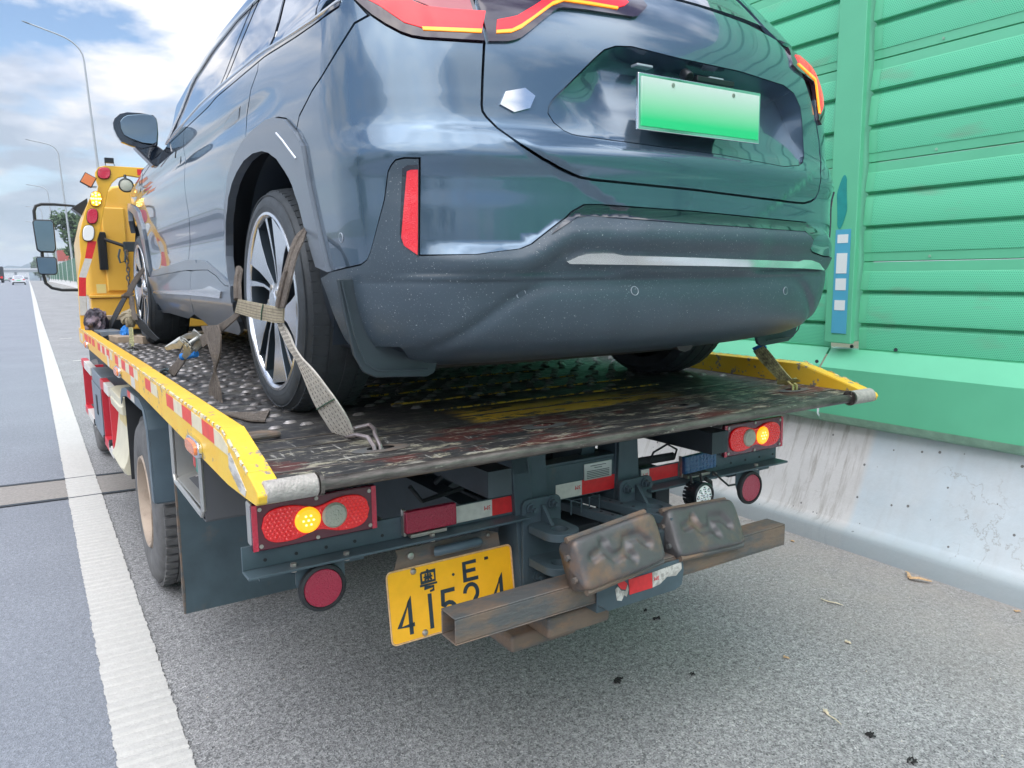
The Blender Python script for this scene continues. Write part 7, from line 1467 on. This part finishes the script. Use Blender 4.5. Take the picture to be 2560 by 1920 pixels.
mb = MB(); mb.bb((-1.115, 1.02, .955), (-1.075, 1.055, 1.02)); mb.bb((-1.12, .955, .935), (-1.075, .99, 1.005)); tp('push_button', mb, 'button_green', cbx, bev=.004)
mb = MB(); mb.tube([(-1.09, .97, 1.0), (-1.09, .97, 1.09)], .012, 8); mb.bb((-1.11, .95, 1.03), (-1.06, 1.14, 1.10)); tp('lever_bank', mb, 'label_dark', cbx, bev=.004)
mb = MB(); mb.cyl((-1.06, 1.72, .83), (-1.06, 1.69, .83), .02, 12); tp('bracket_bolt', mb, 'rust')
# ---- headboard behind the cab
hb_o = [(-1.178, 1.22), (-1.172, 1.495), (-1.163, 1.646), (-1.132, 1.796), (-1.134, 1.87), (-1.132, 1.94), (-1.115, 2.01), (-1.075, 2.139), (-1.045, 2.215), (-1.010, 2.262), (-.984, 2.285), (-.975, 2.32), (-.990, 2.375), (-.988, 2.42), (-.965, 2.458), (-.918, 2.473), (-.5, 2.474), (0, 2.474)]
hb_i = [(-1.128, 1.22), (-1.122, 1.482), (-1.112, 1.645), (-1.062, 1.781), (-1.020, 1.90), (-.990, 1.985), (-.955, 2.13), (-.935, 2.20), (-.915, 2.28), (-.880, 2.345), (-.835, 2.388), (-.77, 2.408), (-.70, 2.400), (-.5, 2.40), (0, 2.40)]
poly = hb_o+[(-a, b) for a, b in hb_o[::-1][1:]]+[(-a, b) for a, b in hb_i]+hb_i[::-1][1:]
mb = MB(); mb.prism(poly, 4.985, 5.03, 'xz'); hb = tp('headboard', mb, 'yellow', bev=.004)
for s in (-1, 1):
    def hp(name, mb, m, par=hb, **k): mb.v = [(a if s < 0 else -a, b, c) for a, b, c in mb.v]; return tp(name, mb, m, par, **k)
    for (c, rx, rz, mm, n_) in (((-.930, 2.415), .042, .042, 'head_red', 'round_lamp'), ((-1.000, 2.222), .036, .054, 'lamp_amber', 'oval_lamp'), ((-1.034, 2.092), .036, .055, 'head_red', 'oval_lamp'), ((-1.070, 1.965), .038, .058, 'white_lens', 'oval_lamp')):
        mb = MB(); e = [(c[0]+rx*math.copysign(abs(math.cos(t_))**.75, math.cos(t_)), c[1]+rz*math.copysign(abs(math.sin(t_))**.75, math.sin(t_))) for t_ in [2*PI*i/28 for i in range(28)]]
        e = [(a-.20*(b-c[1]) if False else a+.18*(b-c[1])*-0+.12*(b-c[1]), b) for a, b in e]
        mb.prism(e, 4.962, 4.984, 'xz'); q = hp(n_, mb, mm, bev=.006)
        mb = MB(); e2 = [(c[0]+(a-c[0])*1.08, c[1]+(b-c[1])*1.06) for a, b in e]; mb.prism(e2, 4.972, 4.986, 'xz'); hp('lamp_gasket', mb, 'black_rubber')
        if mm == 'lamp_amber':
            mb = MB()
            for i in range(13):
                rr_, a = (0, 0) if i == 0 else ((.016, i*PI/2) if i < 5 else (.030, i*PI/4)); mb.lathe([(0, -.004), (.006, -.003), (.008, 0)], (c[0]+rr_*math.cos(a), 4.961, c[1]+rr_*1.4*math.sin(a)), 'y', 8)
            hp('led', mb, 'led_core', q, kind='stuff')
    TQ = [(-1.078, 1.912, -1.020, 1.905), (-1.108, 1.778, -1.060, 1.774), (-1.160, 1.637, -1.112, 1.632), (-1.170, 1.495, -1.124, 1.492), (-1.174, 1.349, -1.128, 1.347)]
    for i in range(4):
        a, b = TQ[i], TQ[i+1]; mb = MB(); mb.prism([(a[0], a[1]), (a[2], a[3]), (b[2], b[3]), (b[0], b[1])], 4.9825, 4.984, 'xz'); hp('reflective_tape', mb, 'red_tape' if i % 2 == 0 else 'white_tape')
    mb = MB(); mb.bb((-1.05-.0, 4.95, 2.30), (-.99, 4.96, 2.315)); hp('lamp_stay', mb, 'aluminium')
    R3 = Matrix.Rotation(-.5, 3, 'Y') if s < 0 else Matrix.Rotation(-.5, 3, 'Y'); mb = MB(); mb.box((-1.045, 4.93, 2.352), (.085, .03, .085), Matrix.Rotation(.52, 3, 'Y')); sm_ = hp('side_marker', mb, 'black_plastic', bev=.004)
    mb = MB(); mb.box((-1.045, 4.913, 2.352), (.074, .008, .074), Matrix.Rotation(.52, 3, 'Y')); hp('marker_lens', mb, 'lamp_amber_off', sm_, bev=.002)
    mb = MB(); c = (-.789, 4.95, 2.330); mb.lathe([(0, .05), (.035, .05), (.052, .02), (.054, -.004), (.047, -.008), (.045, 0), (0, 0)], c, 'y', 32); mb.tube([(-.789, 4.97, 2.38), (-.789, 4.98, 2.41)], .01, 8); wl = hp('work_lamp', mb, 'black_plastic')
    mb = MB(); mb.lathe([(0, -.005), (.040, -.004), (.045, -.001)], c, 'y', 28); hp('lens', mb, 'lamp_clear', wl)
    mb = MB(); mb.bb((-.62, 4.9825, 2.415), (-.70, 4.984, 2.460)); mb.bb((-.60, 4.9825, 2.415), (-.40, 4.984, 2.460)) ; hp('reflective_tape', mb, 'red_tape')
    mb = MB(); mb.box((-.888, 4.99, 2.512), (.062, .04, .038)); mb.tube([(-.915, 4.99, 2.50), (-.915, 4.99, 2.474)], .003, 5); mb.tube([(-.862, 4.99, 2.50), (-.850, 4.99, 2.474)], .003, 5); hp('flood_lamp', mb, 'black_plastic', bev=.003)
# ---- cab
def cab_outline(q): 
    return [(-1.085*q, 1.48), (-1.085*q, 1.95), (-1.03*q, 2.15), (-.96*q, 2.29), (-.86*q, 2.365), (-.70*q, 2.40), (0, 2.42), (.70*q, 2.40), (.86*q, 2.365), (.96*q, 2.29), (1.03*q, 2.15), (1.085*q, 1.95), (1.085*q, 1.48)]
mb = MB(); vs = []; st_ = [(5.45, .97), (5.48, 1.0), (6.2, 1.0), (6.9, .97), (7.15, .90)]; k_ = 13
for (v, q) in st_:
    for (a, b) in cab_outline(q): vs.append((a, v, b))
mb.add(vs, [(j*k_+i, j*k_+(i+1) % k_, (j+1)*k_+(i+1) % k_, (j+1)*k_+i) for j in range(4) for i in range(k_)]+[tuple(range(k_)), tuple(4*k_+i for i in range(k_-1, -1, -1))]); cab = tp('cab', mb, 'yellow_cab', bev=.02, seg=3)
for (u0, u1, z0, z1, d) in ((-.93, -.76, 1.52, 2.20, .022), (-.66, -.40, 1.52, 2.20, .022), (-.30, .30, 1.52, 2.22, .02), (.40, .66, 1.52, 2.20, .022), (.76, .93, 1.52, 2.20, .022)):
    mb = MB(); mb.bb((u0, 5.45-d, z0), (u1, 5.452, z1)); tp('pressed_rib', mb, 'yellow_cab', cab, bev=.012, seg=3)
mb = MB(); mb.bb((-1.07, 5.41, 1.468), (1.07, 5.6, 1.492)); tp('cab_sill', mb, 'yellow_cab', cab, bev=.006)
mb = MB(); mb.bb((-1.06, 5.43, 1.20), (1.06, 5.60, 1.466)); tp('lower_panel', mb, 'yellow_cab', cab, bev=.01)
for s in (-1, 1):
    mb = MB(); e = [(-.030, -.15), (.030, -.155), (.038, -.14), (.030, .15), (.022, .158), (-.022, .158), (-.036, .14), (-.038, -.14)]; mb.prism([(s*(.945+a*.85), 1.845+b) for a, b in [(-.036, -.15), (.036, -.15), (.038, .14), (.030, .155), (-.030, .155), (-.038, .14)]], 5.395, 5.447, 'xz'); vn = tp('air_vent', mb, 'black_plastic', cab, bev=.006)
    for i in range(5):
        mb = MB(); x = s*(.945-.022+i*.011); mb.bb((x-.0018, 5.391, 1.72), (x+.0018, 5.395, 1.98)); tp('slat', mb, 'black_rubber', vn)
mb = MB(); mb.bb((-1.010, 5.4445, 1.505), (-.940, 5.449, 1.58)); tp('cab_label', mb, 'label_cream', cab)
mb = MB(); mb.tube([(-.93, 5.37, 1.94), (-.79, 5.33, 1.885), (-.70, 5.33, 1.86), (-.60, 5.33, 1.86)], .014, 8); tp('chain_hanger', mb, 'black_plastic', cab)
mb = MB(); mb.bb((-.80, 5.30, 1.84), (-.70, 5.36, 1.92)); tp('hanger_bracket', mb, 'chassis_dark', cab, bev=.006)
for i in range(13):
    z = 1.83-i*.034; x = -.785+.004*math.sin(i*1.7); mb = MB()
    o_ = [Vector((.011*math.cos(t_), 0, .022*math.sin(t_))) for t_ in [2*PI*j/12 for j in range(12)]]
    if i % 2: o_ = [Vector((0, p.x, p.z)) for p in o_]
    mb.tube([Vector((x, 5.30, z))+p for p in o_], .0055, 6, closed=True); tp('chain_link', mb, 'rust', cab)
mb = MB(); mb.tube([(-.83, 5.30, 1.86), (-.845, 5.30, 1.80), (-.835, 5.30, 1.75), (-.80, 5.30, 1.76), (-.79, 5.30, 1.84)], .008, 8); tp('chain_hook', mb, 'chassis', cab)
mb = MB(); mb.bb((-.99, 5.47, .55), (.99, 7.1, 1.2)); tp('engine_bay', mb, 'chassis_dark', cab)
for s in (-1, 1):
    mb = MB(); mb.lathe([(.24, -.06), (.245, -.01), (.27, .0), (.33, .002), (.40, -.006), (.425, -.022), (.435, -.05), (.435, -.18), (.42, -.21), (.25, -.20), (0, -.1)], (s*1.05, 6.3, .455), 'x', 56, sgn=s); tp('wheel', mb, 'tyre_old', ang=50)
# mirrors on bent arms
for s in (-1, 1):
    def mp_(name, mb, m, par=cab, **k): mb.v = [(a if s < 0 else -a, b, c) for a, b, c in mb.v]; return tp(name, mb, m, par, **k)
    mb = MB(); mb.tube([(-.98, 6.62, 2.29), (-1.06, 6.6, 2.298), (-1.20, 6.6, 2.305), (-1.30, 6.6, 2.303), (-1.345, 6.6, 2.285), (-1.362, 6.6, 2.24), (-1.362, 6.6, 2.15)], [.010, .010, .013, .014, .014, .014, .014], 10); mb.tube([(-1.33, 6.61, 1.88), (-1.335, 6.61, 1.66), (-1.325, 6.6, 1.59), (-1.28, 6.6, 1.545), (-1.20, 6.6, 1.525), (-1.04, 6.6, 1.522)], .014, 10); arm = mp_('mirror_arm', mb, 'black_plastic')
    mb = MB(); mb.prism([(-1.385, 2.14), (-1.37, 2.165), (-1.235, 2.165), (-1.215, 2.14), (-1.215, 1.90), (-1.235, 1.865), (-1.345, 1.868), (-1.372, 1.89)], 6.57, 6.62, 'xz'); mh = mp_('mirror_head', mb, 'black_plastic', arm, bev=.012)
    mb = MB(); mb.prism([(-1.376, 2.135), (-1.365, 2.152), (-1.240, 2.152), (-1.225, 2.135), (-1.225, 1.905), (-1.24, 1.88), (-1.34, 1.882), (-1.362, 1.90)], 6.563, 6.571, 'xz'); mp_('mirror_glass', mb, 'mirror', mh)
    mb = MB(); mb.prism([(-1.385, 1.82), (-1.37, 1.832), (-1.235, 1.828), (-1.220, 1.812), (-1.222, 1.685), (-1.24, 1.664), (-1.36, 1.667), (-1.378, 1.685)], 6.57, 6.62, 'xz'); mh = mp_('mirror_head', mb, 'black_plastic', arm, bev=.012)
    mb = MB(); mb.prism([(-1.377, 1.815), (-1.365, 1.823), (-1.240, 1.820), (-1.229, 1.806), (-1.231, 1.69), (-1.245, 1.675), (-1.355, 1.677), (-1.370, 1.69)], 6.563, 6.571, 'xz'); mp_('mirror_glass', mb, 'mirror', mh)
    mb = MB(); mb.prism([(-1.065, 2.275), (-.93, 2.37), (-.93, 2.15), (-.985, 2.21)], 6.55, 6.75, 'xz'); mp_('visor', mb, 'black_plastic', cab, bev=.004)

mat('stitch', (.16, .14, .12), .9)
# ---------------------------------------------------------------- lashing straps and loose gear, in the truck frame
def P3(p): return Vector(p)
def ribbon_top(name, specs, label, cat='strap', group=None):
    """specs: list of (part name, material, key or pairs)."""
    allp = [Vector(q) for _, _, k in specs for pr in (D[k] if isinstance(k, str) else k) for q in pr]
    base = Vector((sum(p.x for p in allp)/len(allp), sum(p.y for p in allp)/len(allp), min(p.z for p in allp)))
    W_ = TF @ Matrix.Translation(base); r = root(name, label, cat, W_.translation, PSI, group)
    for nm, m, k in specs:
        mb = MB(); mb.ribbon([[Vector(a)-base, Vector(b)-base] for a, b in (D[k] if isinstance(k, str) else k)], .005)
        o_ = build(nm, mb, m, r, ang=50)
        prs = D[k] if isinstance(k, str) else k
        if m in ('web_white', 'web_tan', 'web_brown', 'web_olive') and len(prs) > 3:
            sm = MB()
            for q in (.18, .36, .54, .72, .88):
                pts = [Vector(a).lerp(Vector(b), q)-base for a, b in prs]
                for i in range(len(pts)-1):
                    A, B = pts[i], pts[i+1]; W1 = Vector(prs[i][1])-Vector(prs[i][0]); nn = (B-A).cross(W1)
                    if nn.length < 1e-9: continue
                    nn.normalize()
                    if nn.x > 0: nn = -nn
                    L0 = (B-A).length; kk = max(1, int(L0/.012))
                    for t in range(kk): p0 = A.lerp(B, (t+.15)/kk)+nn*.0032; p1 = A.lerp(B, (t+.70)/kk)+nn*.0032; sm.tube([p0, p1], .0009, 4)
            build('stitch_row', sm, 'stitch', o_, kind='stuff')
    return r, base
def child(r, base, name, mb, m, **k):
    mb.v = [tuple(Vector(v)-base) for v in mb.v]; return build(name, mb, m, r, **k)
tail = D['s_tail1']+D['tail2'][1:]
wrap = [[(-.86, .515, 1.761), (-.86, .514, 1.750)], [(-.80, .53, 1.745), (-.80, .54, 1.72)], [(-.70, .54, 1.73), (-.70, .56, 1.70)]]
rs, bs = ribbon_top('wheel_strap', [('web', 'web_white', 's_low'), ('sleeve', 'web_tan', 's_mid'), ('web', 'web_brown', 's_up'), ('web', 'web_brown', 's_left'), ('web', 'web_brown', 's_rat'), ('web', 'web_brown', 's_rat2')],
                    'frayed wheel strap round the near rear car wheel, white end hooked to the deck')
for k in ('s_mid', 's_low'):
    q = D[k]; i = len(q)//2 if k == 's_mid' else int(len(q)*.70); a, b = Vector(q[i][0]), Vector(q[i][1]); mb = MB(); o = Vector((-.004, 0, 0)); mb.tube([a+o, a.lerp(b, .5)+o*1.6, b+o], .0022, 5); child(rs, bs, 'stitching', mb, 'thread_green')
# double hook into the deck slot
e0, e1 = Vector(D['s_low'][-1][0]), Vector(D['s_low'][-1][1]); zt = 1.156
mb = MB(); mb.tube([e0+Vector((-.0, .03, .012)), e0+Vector((.0, -.03, .012)), (-.825, .285, 1.180), (-.812, .235, 1.180), (-.808, .205, 1.160), (-.806, .195, 1.12)], .0062, 8)
mb.tube([e1+Vector((.01, .02, .012)), e1+Vector((.055, .015, .018)), (-.765, .300, 1.186), (-.785, .250, 1.182), (-.790, .205, 1.160), (-.788, .195, 1.12)], .0062, 8); mb.tube([e0+Vector((-.0, .03, .012)), e1+Vector((.01, .02, .012))], .0062, 8); child(rs, bs, 'strap_hook', mb, 'hook_steel')
# rope-like frayed edge that runs up behind the tyre
q = [Vector(a[0]).lerp(Vector(a[1]), .5) for a in D['s_left']]; mb = MB(); mb.tube([p+Vector((-.004, .004*math.sin(i*3), 0)) for i, p in enumerate(q)], .011, 8); child(rs, bs, 'twisted_edge', mb, 'web_brown')
q = [Vector(a[0]).lerp(Vector(a[1]), .5) for a in D['s_up']]; mb = MB(); mb.tube([p+Vector((-.006, 0, 0)) for p in q], .004, 6); child(rs, bs, 'fold', mb, 'web_brown')
rt_, bt = ribbon_top('loose_strap', [('web', 'web_brown', tail)], 'loose brown strap tail hanging from the ratchet and lying on the deck')
# ratchet buckle
def ratchet(c, d, up, name, label, m1='galvanized', scale=1.0, handle=True):
    c, d, up = Vector(c), Vector(d).normalized(), Vector(up).normalized(); side = d.cross(up).normalized(); up = side.cross(d).normalized()
    Mx = Matrix((( side.x, d.x, up.x, c.x), (side.y, d.y, up.y, c.y), (side.z, d.z, up.z, c.z), (0, 0, 0, 1)))
    r = root(name, label, 'ratchet', (TF @ Mx).translation, PSI); I = Matrix.Translation(-c) @ Mx
    def T_(mb): mb.v = [tuple(I @ (Vector(v)*scale)) for v in mb.v]; return mb
    for s in (-1, 1):
        mb = MB(); mb.prism([(-.10, -.012), (-.02, -.026), (.035, -.030), (.052, -.012), (.052, .014), (.035, .032), (.0, .030), (-.04, .006), (-.10, .008)], s*.026-.0015, s*.026+.0015, 'yz'); build('side_plate', T_(mb), m1, r, bev=.001)
        mb = MB(); n_ = 13; P = []
        for i in range(n_*2): a = 2*PI*i/(2*n_); q = .030 if i % 2 else .024; P.append((.022+q*math.cos(a), q*math.sin(a)))
        mb.prism(P, s*.031-.0015, s*.031+.0015, 'yz'); build('toothed_wheel', T_(mb), m1, r, bev=.0006)
        if handle:
            mb = MB(); mb.prism([(.03, .035), (-.02, .040), (-.06, .060), (-.14, .085), (-.145, .070), (-.07, .038), (-.03, .016), (.03, .012)], s*.035-.0015, s*.035+.0015, 'yz'); build('handle', T_(mb), m1, r, bev=.001)
    mb = MB(); mb.tube([(-.036, .022, 0), (.036, .022, 0)], .009, 12); mb.tube([(-.028, -.09, -.002), (.028, -.09, -.002)], .005, 8); mb.tube([(-.036, -.138, .077), (.036, -.138, .077)], .009, 10); mb.box((0, -.02, .012), (.050, .05, .003)); build('spool', T_(mb), m1, r)
    return r
ratchet((-1.0, 1.60, 1.355), (0, -.80, .42), (-.55, .25, .80), 'ratchet_buckle', 'galvanized ratchet buckle with blue sleeve between strap and deck edge', scale=1.05)
mb = MB(); mb.tube([(-1.01, 1.80, 1.285), (-.96, 1.74, 1.300)], .015, 12); solo('blue_sleeve', mb, 'blue_cloth', 'short blue tube under the handle of the near ratchet buckle', 'sleeve', frame=TF)
mb = MB()
for du in (0, .035): mb.tube([(-1.04+du, 2.02, 1.215), (-1.045+du, 2.10, 1.20), (-1.045+du, 2.16, 1.185), (-1.035+du, 2.14, 1.183), (-1.03+du, 2.06, 1.187)], .006, 8)
mb.tube([(-1.045, 2.10, 1.20), (-1.005, 2.10, 1.20)], .006, 8); solo('deck_hook', mb, 'chassis', 'dark twin hook clawed into the deck beside the yellow rail', 'hook', frame=TF)
# front wheel lashings
fr, fb = ribbon_top('front_wheel_strap', [('web', 'web_black', 'f_blk'), ('web', 'web_brown', 'f_up'), ('web', 'web_brown', 'f_up2'), ('web', 'web_black', 'f_loop')], 'dark strap tied round the front wheel of the car, running to the rail')
mb = MB(); mb.tube([(-.955, 4.05, 1.505), (-.955, 3.86, 1.522)], .030, 10, flat=.5); child(fr, fb, 'keeper', mb, 'web_brown')
q0 = Vector(D['f_blk'][-1][0]).lerp(Vector(D['f_blk'][-1][1]), .5); mb = MB(); mb.tube([q0, q0+Vector((-.01, .03, -.02)), q0+Vector((-.02, .02, -.03)), q0+Vector((-.03, -.03, -.02))], .010, 8); child(fr, fb, 'strap_hook', mb, 'chassis')
r5, b5 = ribbon_top('hook_strap', [('web', 'web_olive', 'f_hookstrap')], 'short olive strap with bright claw hook below the front wheel knot')
mb = MB(); e = Vector(D['f_hookstrap'][-1][0]).lerp(Vector(D['f_hookstrap'][-1][1]), .5); mb.tube([e+Vector((0, 0, .02)), e, e+Vector((-.02, .06, -.02)), e+Vector((-.01, .0, -.028)), e+Vector((.0, -.07, -.022))], .011, 8); child(r5, b5, 'claw_hook', mb, 'galvanized')
rnd = random.Random(5); c = Vector((-.965, 3.85, 1.365)); mb = MB()
for i in range(7):
    a = rnd.uniform(0, PI); ax = Vector((math.cos(a), rnd.uniform(-.5, .5), math.sin(a))).normalized(); u = ax.orthogonal().normalized(); w_ = ax.cross(u); R0 = rnd.uniform(.035, .055)
    mb.tube([c+u*R0*math.cos(2*PI*j/14)+w_*R0*math.sin(2*PI*j/14)*.8+ax*.01*math.sin(j) for j in range(14)], .014, 6, closed=True)
solo('strap_knot', mb, 'web_tan', 'tan webbing bunched into a knot beside the front car wheel', 'knot', frame=TF)
# off-side strap
rr_, br_ = ribbon_top('far_wheel_strap', [('web', 'web_olive', 'r_strap')], 'olive strap from under the far mud flap to the right deck corner')
a, b = [Vector(x) for x in D['r_strap'][0]]; a1, b1 = [Vector(x) for x in D['r_strap'][1]]; mb = MB(); o = Vector((0, -.004, .002)); mb.ribbon([[a+(a-a1)*.5+o, b+(b-b1)*.5+o], [a+o, b+o], [a1.lerp(a, .5)+o, b1.lerp(b, .5)+o]], .005); child(rr_, br_, 'blue_end', mb, 'blue_cloth')
e0, e1 = [Vector(x) for x in D['r_strap'][-1]]; mb = MB(); mb.tube([e0+Vector((-.01, .01, .0)), e1+Vector((.015, -.01, .0))], .008, 8)
for t_, du in ((.0, -.01), (1, .012)):
    p = e0.lerp(e1, t_); mb.tube([p, p+Vector((.0, -.03, -.002)), Vector((.972+du, .225, 1.180)), Vector((.975+du, .205, 1.168)), Vector((.975+du, .20, 1.13))], .006, 8)
child(rr_, br_, 'strap_hook', mb, 'brass_hook')
# gear at the front of the deck
def crumple(name, c, r0, m, label, cat, seed, sq=(1, 1, .7)):
    bm = bmesh.new(); bmesh.ops.create_icosphere(bm, subdivisions=4, radius=1); rnd = random.Random(seed); ph = [(Vector((rnd.uniform(-1, 1), rnd.uniform(-1, 1), rnd.uniform(-1, 1))).normalized(), rnd.uniform(3, 9), rnd.uniform(0, 6)) for _ in range(9)]
    for v in bm.verts:
        d = sum(abs(math.sin(v.co.dot(a)*f+p)) for a, f, p in ph)/9; v.co = Vector((v.co.x*sq[0], v.co.y*sq[1], v.co.z*sq[2]))*r0*(.55+.75*d)
    mb = MB(); mb.v = [tuple(v.co+Vector(c)) for v in bm.verts]; mb.f = [tuple(v.index for v in f.verts) for f in bm.faces]; mb.m = [0]*len(mb.f); bm.free()
    return solo(name, mb, m, label, cat, frame=TF, ang=25)
mat('glove', (.03, .025, .035), .6, col2=(.22, .17, .20), thr=(.5, .6), vscale=14)
crumple('work_gloves', (-1.085, 4.80, 1.30), .085, 'glove', 'crumpled black and pink work gloves beside the headboard post', 'gloves', 2, (.9, 1.1, 1.2))
crumple('rag', (-1.05, 4.55, 1.20), .06, 'web_black', 'black rag on the deck below the work gloves', 'rag', 4, (1.4, 1.6, .6))
crumple('blue_bag', (-.93, 4.42, 1.225), .055, 'blue_cloth', 'small bright blue bag beside the front car wheel', 'bag', 9, (.7, 1.2, 1.1))
def blockw(name, c, d, rz, label, m='wood', cat='wood block'):
    mb = MB(); mb.box(c, d, Matrix.Rotation(rz, 3, 'Z')); return solo(name, mb, m, label, cat, frame=TF, bev=.004)
blockw('wood_block', (-.97, 4.35, 1.20), (.12, .30, .045), .1, 'pale wooden block on the deck under the black strap')
blockw('wood_block', (-.88, 4.08, 1.205), (.05, .16, .05), .3, 'small brown wooden block touching the front car tyre')
blockw('wood_block', (-.90, 5.14, 1.305), (.28, .10, .06), .0, 'long weathered wooden block lying across the deck front')
blockw('battery_box', (-.94, 4.98, 1.245), (.16, .16, .13), .0, 'dark box behind the blue bag at the deck front', 'black_plastic', 'box')
blockw('battery_box', (-1.03, 4.62, 1.215), (.14, .30, .07), .1, 'flat dark case lying between rail and wooden block', 'toolbox', 'box')
# ---------------------------------------------------------------- litter on the road
def leafy(name, pts, th, m, label, cat='leaf', z=.012):
    mb = MB(); mb.ribbon([[(a, b, z), (c, d, z+.006)] for (a, b, c, d) in pts], th); return solo(name, mb, m, label, cat, fix=True)
mb = MB(); mb.tube([(3.868, 2.215, .010), (3.84, 2.185, .02), (3.80, 2.152, .014)], [.004, .006, .012], 7, flat=.5); mb.tube([(3.795, 2.15, .012), (3.81, 2.11, .022), (3.845, 2.06, .012)], [.013, .014, .006], 7, flat=.4)
solo('banana_peel', mb, 'leaf', 'curled brown and cream dry peel lying by the barrier foot', 'peel')
def twig(a, b, r_, m, label, mid=.008, cat='twig'):
    A, B = Vector((*a, .006)), Vector((*b, .006)); n_ = (B-A).cross(Vector((0, 0, 1))).normalized(); mb = MB(); mb.tube([A, A.lerp(B, .35)+n_*mid, A.lerp(B, .7)+n_*mid*.4+Vector((0, 0, .003)), B], [r_*.5, r_, r_*.9, r_*.3], 6, flat=.5); return solo('twig' if cat == 'twig' else 'leaf', mb, m, label, cat)
twig((3.2, 2.252), (3.223, 2.141), .005, 'leaf_pale', 'pale dry stalk on the asphalt between crossbar and barrier')
twig((2.367, 1.634), (2.334, 1.534), .0035, 'leaf_pale', 'thin straw stalk near the bottom right of the picture')
twig((2.372, 1.622), (2.350, 1.600), .008, 'leaf_pale', 'small pale leaf beside the thin straw stalk', cat='leaf')
twig((2.915, 1.915), (2.905, 1.885), .009, 'leaf_pale', 'small cream leaf alone on the open asphalt', cat='leaf')
twig((2.577, 1.975), (2.573, 1.945), .007, 'leaf', 'tiny tan leaf below the middle of the asphalt', cat='leaf')
twig((3.845, 1.665), (3.855, 1.64), .008, 'leaf', 'orange leaf scrap at the right edge by the barrier foot', cat='leaf')
twig((3.782, 2.875), (3.77, 2.85), .008, 'leaf', 'small orange leaf near the end of the crossbar', cat='leaf')
rnd = random.Random(11)
def blob(x, y, s, label):
    mb = MB()
    for i in range(7):
        a = rnd.uniform(0, 6.28); mb.tube([(x+rnd.uniform(-s, s)*.5, y+rnd.uniform(-s, s)*.5, .006), (x+math.cos(a)*s, y+math.sin(a)*s*.7, .008+rnd.uniform(0, .006)), (x+math.cos(a+.5)*s*1.2, y+math.sin(a+.5)*s*.9, .004)], s*.16, 5)
    solo('debris', mb, 'dark_bit', label, 'debris')
for x, y, s, lb in ((1.863, 2.205, .020, 'largest black tar crumb on the asphalt below the crossbar'), (2.372, 2.536, .016, 'black crumb on the road just below the crossbar sleeve'), (2.355, 1.439, .018, 'dark squashed scrap near the bottom right corner'), (2.344, 1.28, .016, 'dark scrap at the bottom edge right of centre'), (2.142, 2.079, .010, 'small dark crumb right of the largest tar crumb'), (2.384, 2.628, .009, 'tiny dark crumb nearest the crossbar')):
    blob(x, y, s, lb)
for x, y, w_ in ((.55, 11.3, .16), (.62, 17.6, .22), (.60, 24.6, .3)):
    mb = MB(); mb.add([(x, y, .006), (x+w_, y+.02, .006), (x+w_, y+.12, .009), (x, y+.10, .006)], [(0, 1, 2, 3)]); solo('paper_scrap', mb, 'white_tape', {11.3: 'nearest white paper scrap right of the lane line', 17.6: 'middle white paper scrap right of the lane line', 24.6: 'farthest white paper scrap right of the lane line'}[y], 'litter', fix=False)
mb = MB(); rnd = random.Random(21)
for i in range(420):
    x = rnd.uniform(.3, 3.9); y = rnd.uniform(.2, 6); s = rnd.uniform(.001, .0032)
    u = rnd.uniform(0, 6); mb.add([(x+s*math.cos(u+k*2.1), y+s*math.sin(u+k*2.1), .001) for k in range(3)]+[(x, y, .001+s*.9)], [(0, 1, 3), (1, 2, 3), (2, 0, 3)])
build('grit', mb, 'leaf_pale', kind='stuff', smooth=False)

# ---------------------------------------------------------------- air
hm = bpy.data.materials.new('haze'); hm.use_nodes = True; n, l = nodes(hm)
for q in list(n):
    if q.type != 'OUTPUT_MATERIAL': n.remove(q)
pv = n.new('ShaderNodeVolumePrincipled'); pv.inputs['Color'].default_value = (.82, .90, 1, 1); pv.inputs['Density'].default_value = .00042; pv.inputs['Anisotropy'].default_value = 0
out = [q for q in n if q.type == 'OUTPUT_MATERIAL'][0]; l.new(pv.outputs[0], out.inputs['Volume']); MAT['haze'] = hm
mb = MB(); mb.bb((-2600, -160, -1.4), (2600, 3300, 45)); build('haze', mb, 'haze', smooth=False, kind='stuff')
